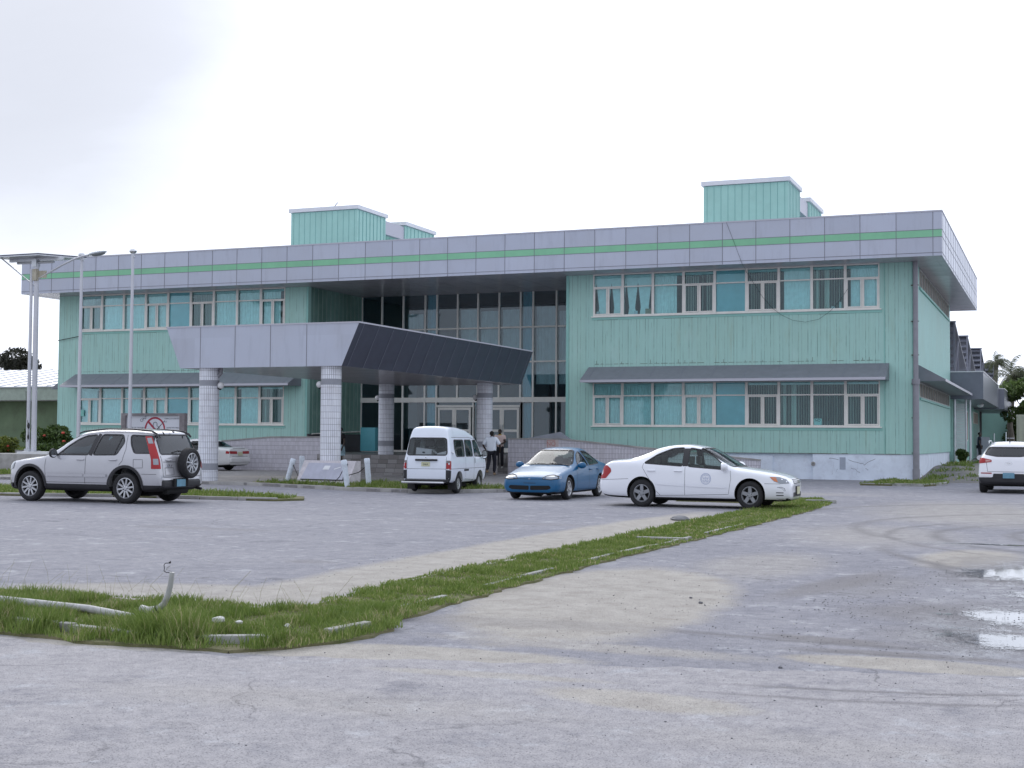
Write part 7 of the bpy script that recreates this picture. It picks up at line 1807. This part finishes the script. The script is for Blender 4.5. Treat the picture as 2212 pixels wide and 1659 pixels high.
def shrub(x, y, z, w_, d_, h, lab, mat, seed, per=420, size=.10, flowers=0, grp=None):
    e = empty('flowering_shrub' if flowers else 'shrub', (x, y, z), 0, lab, 'shrub', grp); r_ = random.Random(seed)
    cs_ = []
    for _ in range(13):
        a = r_.uniform(0, 6.28); k = r_.uniform(0, .7); zz_ = r_.uniform(.30, .82)
        cs_.append((x + w_ / 2 * k * math.cos(a), y + d_ / 2 * k * math.sin(a), z + h * zz_, w_ * .20, d_ * .20, h * .20))
    leaf_cloud('foliage', cs_, per, size, mat, seed, e)
    b = MB()
    for c_ in cs_: b.tube([(x + r_.uniform(-.1, .1), y, z), ((x + c_[0]) / 2, (y + c_[1]) / 2, z + (c_[2] - z) * .55), c_[:3]], [.035, .025, .01], 5)
    put(b, 'stem', M('bark', (.10, .08, .06), .9), e)
    for _ in range(flowers):
        c_ = r_.choice(cs_); a = r_.uniform(-2.6, -.5); q = (c_[0] + c_[3] * math.cos(a), c_[1] + c_[4] * math.sin(a), c_[2] + c_[5] * r_.uniform(-.2, 1))
        b = MB(); b.sphere(q, .085, 8, 6, sc=(1, 1, .7)); put(b, 'blossom', m_bloss, e, 60)
m_bloss = M('coral_red_petal', (.62, .09, .06), .6, var=.3, vscale=20)
m_leaf1 = leaf_mat('shrub_leaf', (.030, .060, .018), (.12, .19, .045)); m_leaf2 = leaf_mat('tree_leaf', (.055, .10, .025), (.17, .24, .07)); m_frond = leaf_mat('palm_frond', (.045, .06, .03), (.12, .14, .06)); m_frondd = leaf_mat('dark_palm_frond', (.02, .022, .015), (.05, .05, .03))
shrub(-44.6, 51.8, .1, 3.6, 2.4, 2.05, 'dense dark green shrub with red flowers right of the lamp post foot', m_leaf1, 31, 520, .10, 5, 'flowering shrubs at the left')
shrub(-48.4, 52.6, .1, 1.7, 1.6, 1.5, 'lower yellowish shrub with red flowers left of the white poles', leaf_mat('yellow_green_leaf', (.06, .09, .02), (.24, .28, .05)), 32, 300, .09, 9, 'flowering shrubs at the left')
def palm(x, y, zc, z0, R_, lab, mat, seed, wind=(1, 0), n=30):
    e = empty('palm_tree', (x, y, z0), 0, lab, 'palm tree', 'wind-blown palms behind the buildings'); r_ = random.Random(seed); rs = np.random.RandomState(seed)
    b = MB(); b.tube([(x, y, z0), (x - .3, y, z0 + (zc - z0) * .4), (x - .1, y, z0 + (zc - z0) * .75), (x, y, zc)], [.28, .22, .19, .17], 10); put(b, 'trunk', M('palm_trunk', (.20, .18, .15), .9, var=.2), e, 50)
    V = []; F = []
    for k in range(n):
        a = 2 * PI * k / n + r_.uniform(-.2, .2); el = r_.uniform(.0, 1.25); L_ = R_ * r_.uniform(.8, 1.1); m_ = 22
        p = Vector((x, y, zc)); d = Vector((math.cos(a) * math.cos(el), math.sin(a) * math.cos(el), math.sin(el)))
        for i in range(m_):
            t_ = i / m_; q = p + d * (L_ / m_); d = (d + Vector((wind[0] * .09, wind[1] * .09, -.11))).normalized()
            s_ = d.cross(Vector((0, 0, 1))); s_ = s_.normalized() if s_.length > .1 else Vector((1, 0, 0)); ll = R_ * .26 * math.sin(PI * min(1, .12 + t_ * .9)) + .05
            for sg in (1, -1):
                tip = p + s_ * sg * ll * .7 + d * ll * .5 + Vector((wind[0] * ll * .5, wind[1] * ll * .5, -ll * .65)) + Vector((r_.uniform(-.08, .08), 0, r_.uniform(-.08, .08)))
                i0 = len(V); w2_ = d * (L_ / m_ * .38); V += [tuple(p - w2_), tuple(p + w2_), tuple(tip)]; F.append((i0, i0 + 1, i0 + 2))
            p = q
    me = bpy.data.meshes.new('crown'); me.from_pydata(V, [], F); at = me.attributes.new('tone', 'FLOAT', 'FACE'); at.data.foreach_set('value', rs.rand(len(F)).astype(np.float32)); me.materials.append(mat)
    o = link('crown', me, e); o.matrix_parent_inverse = Matrix.Translation(-e.location)
palm(-98.6, 108, 8.8, 0, 2.5, 'dark ragged palm crown above the left metal roof', m_frondd, 41, (.9, 0), 90)
leaf_cloud('crown_core', [(-98.2, 108, 9.1, 1.9, 1.6, 1.5), (-97.2, 108, 8.4, 1.8, 1.4, 1.3)], 900, .22, m_frondd, 61, bpy.data.objects['palm_tree'])
palm(-4.9, 118, 8.2, .5, 1.7, 'small palm crown just right of the farthest roof monitor', m_frond, 42, (.7, 0), 26)
palm(-3.4, 112, 6.6, .5, 2.5, 'large palm crown bending left at the right edge', m_frond, 43, (.8, 0), 44)
def tree(x, y, z0, h, w_, lab, mat, seed):
    e = empty('leafy_tree', (x, y, z0), 0, lab, 'tree'); r_ = random.Random(seed); cs_ = []
    for _ in range(24):
        a = r_.uniform(0, 6.28); k = r_.uniform(0, .75); cs_.append((x + w_ / 2 * k * math.cos(a), y + w_ / 2 * k * math.sin(a), z0 + h * r_.uniform(.22, .90), w_ * .15, w_ * .15, h * .10))
    leaf_cloud('crown', cs_, 330, .17, mat, seed, e); b = MB(); b.tube([(x, y, z0), (x + .1, y, z0 + h * .5)], [.25, .12], 8)
    for c_ in cs_[:12]: b.tube([(x + .05, y, z0 + h * .35), c_[:3]], [.08, .02], 5)
    put(b, 'trunk', bpy.data.materials['bark'], e)
tree(-1.6, 104, .5, 5.9, 5.6, 'pale green leafy tree at the right edge under the palms', m_leaf2, 51)
tree(3.6, 108, .5, 6.5, 7.0, 'second leafy tree further right, mostly beyond the frame', m_leaf2, 52)
tree(-2.7, 116, .5, 4.6, 3.4, 'dark leafy tree between the rear wing and the pale tree', m_leaf1, 53)
shrub(-4.95, 76.9, .45, .9, .8, .8, 'small dark shrub at the foot of the wire gate', m_leaf1, 33, 200, .07)

e_ = empty('hedge_row', (0, 124, .5), 0, 'dark far bushes closing the view behind the rear wing', 'hedge')
leaf_cloud('foliage', [(-9 + 2.2 * k, 124 + (k % 3), 1.9 + .4 * math.sin(k * 1.7), 1.7, 1.5, 1.8) for k in range(12)], 1200, .22, m_leaf1, 77, e_)
put(MB().box(-12, 16, 124.5, 125, .3, 1.6), 'stems', m_leaf1, e_)
# ------------------------------------------------------------------ people: skin-modifier bodies
def skin_mesh(name, verts, edges, radii, mat, parent, sub=1, root=0):
    me = bpy.data.meshes.new(name); me.from_pydata(verts, edges, []); o = bpy.data.objects.new(name, me); C.objects.link(o)
    md = o.modifiers.new('k', 'SKIN'); md.use_smooth_shade = True
    sv = me.skin_vertices[0].data
    for i, r in enumerate(radii):
        sv[i].radius = r if isinstance(r, tuple) else (r, r); sv[i].use_root = (i == root)
    s2 = o.modifiers.new('s', 'SUBSURF'); s2.levels = sub; s2.render_levels = sub
    dg = bpy.context.evaluated_depsgraph_get(); m2 = bpy.data.meshes.new_from_object(o.evaluated_get(dg)); bpy.data.objects.remove(o); bpy.data.meshes.remove(me)
    m2.materials.clear(); m2.materials.append(mat); m2.polygons.foreach_set('use_smooth', [True] * len(m2.polygons)); m2.name = name
    return link(name, m2, parent)
class Chain:
    def __init__(s): s.v = []; s.e = []; s.r = []
    def p(s, co, r, prev=None):
        s.v.append(tuple(co)); s.r.append(r)
        if prev is not None: s.e.append((prev, len(s.v) - 1))
        return len(s.v) - 1
def person(loc, rz, H_, label, pose, skin, clothes, group=None, hair=(.012, .01, .01)):
    """pose in units of height 1.75: y is forward (the way the person faces), x to the person's left"""
    e = empty('person', loc, rz, label, 'person', group); k = H_ / 1.75; e.scale = (k, k, k)
    P = dict(hipL=(.09, 0, .93), hipR=(-.09, 0, .93), kneeL=(.10, .03, .50), kneeR=(-.10, .03, .50), ankL=(.11, -.02, .09), ankR=(-.11, -.02, .09), shL=(.19, 0, 1.43), shR=(-.19, 0, 1.43), elL=(.26, -.04, 1.14), elR=(-.26, -.04, 1.14), wrL=(.25, .06, .90), wrR=(-.25, .06, .90), neck=(0, .0, 1.50), head=(0, .02, 1.62))
    P.update(pose); V = {a: Vector(b) for a, b in P.items()}
    m_sk = M('skin', skin, .5, var=.05)
    c = Chain(); pel = c.p((0, 0, .98), (.15, .11)); w = c.p((0, -.005, 1.14), (.135, .10), pel); ch = c.p((0, 0, 1.32), (.165, .115), w); nb = c.p(V['neck'] - Vector((0, 0, .03)), (.07, .065), ch); nk = c.p(V['neck'] + Vector((0, .005, .03)), .055, nb)
    hd = V['head']; jaw = c.p(hd + Vector((0, .02, -.075)), (.062, .068), nk); mid = c.p(hd + Vector((0, .0, .0)), (.076, .094), jaw); top = c.p(hd + Vector((0, -.01, .075)), (.066, .078), mid)
    for s_, sg in (('L', 1), ('R', -1)):
        sh = c.p(V['sh' + s_], .062, ch); el = c.p(V['el' + s_], .043, sh); wr = c.p(V['wr' + s_], .028, el)
        d = (V['wr' + s_] - V['el' + s_]).normalized(); side = d.cross(Vector((0, 1, 0))).normalized() if abs(d.y) < .9 else Vector((1, 0, 0))
        pm = c.p(V['wr' + s_] + d * .06, (.036, .018), wr)
        fw_ = side.cross(d).normalized()
        for j, (o_, l_) in enumerate(((-.028, .062), (-.010, .072), (.010, .068), (.028, .052))):
            a = c.p(V['wr' + s_] + d * .095 + fw_ * o_, .0095, pm); b2 = c.p(V['wr' + s_] + d * (.095 + l_ * .55) + fw_ * o_ - side * .012 * sg, .0085, a); c.p(V['wr' + s_] + d * (.095 + l_ * .9) + fw_ * o_ - side * .035 * sg, .0075, b2)
        a = c.p(V['wr' + s_] + d * .045 + fw_ * .040, .011, pm); c.p(V['wr' + s_] + d * .085 + fw_ * .055 - side * .015 * sg, .009, a)
        hp = c.p(V['hip' + s_], .088, pel); kn = c.p(V['knee' + s_], .058, hp); an = c.p(V['ank' + s_], .040, kn)
        c.p(V['ank' + s_] + Vector((0, .06, -.05)), (.042, .032), an)
    body = skin_mesh('body', c.v, c.e, c.r, m_sk, e, 2)
    b = MB()
    b.sphere(tuple(hd + Vector((0, -.018, .035))), 1, 18, 12, sc=(.083, .100, .092)); b.v = [(x, y, z) if not (y > hd.y + .045 and z < hd.z + .06) else (x, hd.y + .045, z) for x, y, z in b.v]
    b.v = [(x, y, max(z, hd.z - .03 if y < hd.y + .02 else hd.z + .04)) for x, y, z in b.v]
    b.build('hair', M('black_hair', hair, .8), e, 60)
    fc = MB(); m_eye = M('eye', (.02, .015, .012), .2)
    for sg in (1, -1): fc.sphere(tuple(hd + Vector((sg * .030, .086, .005))), .011, 10, 8)
    fc.build('eyes', m_eye, body, 60)
    fc = MB(); fc.sphere(tuple(hd + Vector((0, .100, -.022))), 1, 10, 8, sc=(.015, .018, .026)); fc.sphere(tuple(hd + Vector((0, .086, -.060))), 1, 10, 8, sc=(.026, .012, .009))
    for sg in (1, -1): fc.sphere(tuple(hd + Vector((sg * .080, .0, -.005))), 1, 10, 8, sc=(.010, .018, .030))
    fc.build('face', m_sk, body, 60)
    sh_, ln, slv, tr, shoe, extra = clothes['shirt'], clothes.get('hem', .86), clothes.get('sleeve', .75), clothes['legs'], clothes['shoes'], clothes.get('extra')
    bk = clothes.get('bulk', 1.0)
    c = Chain(); a = c.p((0, -.005, ln), (.19 * bk, .135)); b1 = c.p((0, -.008, 1.12), (.172 * bk, .125), a); c1 = c.p((0, -.004, 1.33), (.195 * bk, .135), b1); c.p(V['neck'] + Vector((0, -.005, -.035)), (.085, .075), c1)
    for s_ in 'LR':
        s0 = c.p(V['sh' + s_] + Vector((0, 0, .0)), .082, c1); c.p(V['sh' + s_].lerp(V['el' + s_], slv), .080, s0)
    shirt = skin_mesh('shirt', c.v, c.e, c.r, M('cloth', sh_, .9, var=.06, vscale=8), e, 2)
    if 'collar' in clothes:
        b = MB(); b.lathe([(.085, -.02), (.072, .025)], 20, Matrix.Translation(V['neck'] + Vector((0, -.005, -.01)))); b.build('collar', M('collar_cloth', clothes['collar'], .9), e, 60)
    if 'skirt' in clothes:
        b = MB(); n = 32
        rows = [(.17, .13, 1.02), (.20, .16, .90), (.22, .19, .70), (.21, .18, .56)]
        for r_i, (rx, ry, z) in enumerate(rows):
            for k_ in range(n):
                t_ = 2 * PI * k_ / n; w_ = 1 + (.05 * math.sin(t_ * 7) * r_i / 2); b.v.append((rx * w_ * math.cos(t_), ry * w_ * math.sin(t_), z))
        b.f = [(i * n + k_, i * n + (k_ + 1) % n, (i + 1) * n + (k_ + 1) % n, (i + 1) * n + k_) for i in range(3) for k_ in range(n)]; b.m = [0] * len(b.f)
        b.build('skirt', M('skirt_cloth', clothes['skirt'], .9, var=.35, vscale=7), e, 60)
    else:
        c = Chain(); a = c.p((0, 0, .97), (.165, .12))
        for s_ in 'LR':
            h_ = c.p(V['hip' + s_] + Vector((0, 0, -.03)), .105, a); kn = c.p(V['knee' + s_], .080, h_); c.p(V['ank' + s_] + Vector((0, 0, .02)), .066, kn)
        skin_mesh('trousers', c.v, c.e, c.r, M('trouser_cloth', tr, .9, var=.1, vscale=8), e, 2)
    for s_ in 'LR':
        a = V['ank' + s_]; b = MB(); up_ = a.z - .09
        b.sphere((a.x, a.y + .055, .045 + up_), 1, 14, 10, sc=(.048, .135, .055)); b.v = [(x, y, max(z, .004 + up_)) for x, y, z in b.v]
        b.build('shoe', M('shoe_leather', shoe, .6), e, 60)
    return e
dk = (.055, .032, .022)
# man in white seen from behind, mid stride
person((-21.93, 51.75, .10), rad(8), 1.86, 'man in a loose white shirt and black trousers walking away beside the van', dict(hipL=(.09, 0, .93), kneeL=(.11, .10, .52), ankL=(.10, .05, .10), kneeR=(-.10, -.02, .50), ankR=(-.10, -.30, .20), elL=(.34, .0, 1.17), wrL=(.30, .14, .98), elR=(-.34, -.02, 1.17), wrR=(-.25, .14, .97), head=(.0, .03, 1.61)), dk, dict(shirt=(.80, .86, .95), bulk=1.2, hem=.80, sleeve=.95, legs=(.012, .013, .022), shoes=(.25, .17, .10), collar=(.66, .70, .80)))
person((-23.14, 55.55, .30), rad(196), 1.76, 'person in a pale pink top with yellow collar facing the man in white', dict(elL=(.24, .06, 1.16), wrL=(.10, .24, 1.20), elR=(-.24, .06, 1.16), wrR=(-.10, .22, 1.10)), dk, dict(shirt=(.72, .56, .52), hem=.84, sleeve=.6, legs=(.015, .015, .022), shoes=(.6, .6, .58), collar=(.55, .38, .08)))
person((-28.25, 50.3, .30), rad(150), 1.76, 'woman in a dark top and pale blue patterned skirt behind the second front column', dict(), (.045, .028, .02), dict(shirt=(.012, .011, .013), hem=.95, sleeve=.6, legs=(.1, .1, .1), shoes=(.02, .02, .02), skirt=(.32, .46, .52)))
person((-4.35, 82.0, .5), rad(-80), 1.72, 'person in a dark shirt seen above the white off-roader at right', dict(), dk, dict(shirt=(.012, .015, .035), hem=.85, sleeve=.6, legs=(.02, .02, .03), shoes=(.02, .02, .02)))
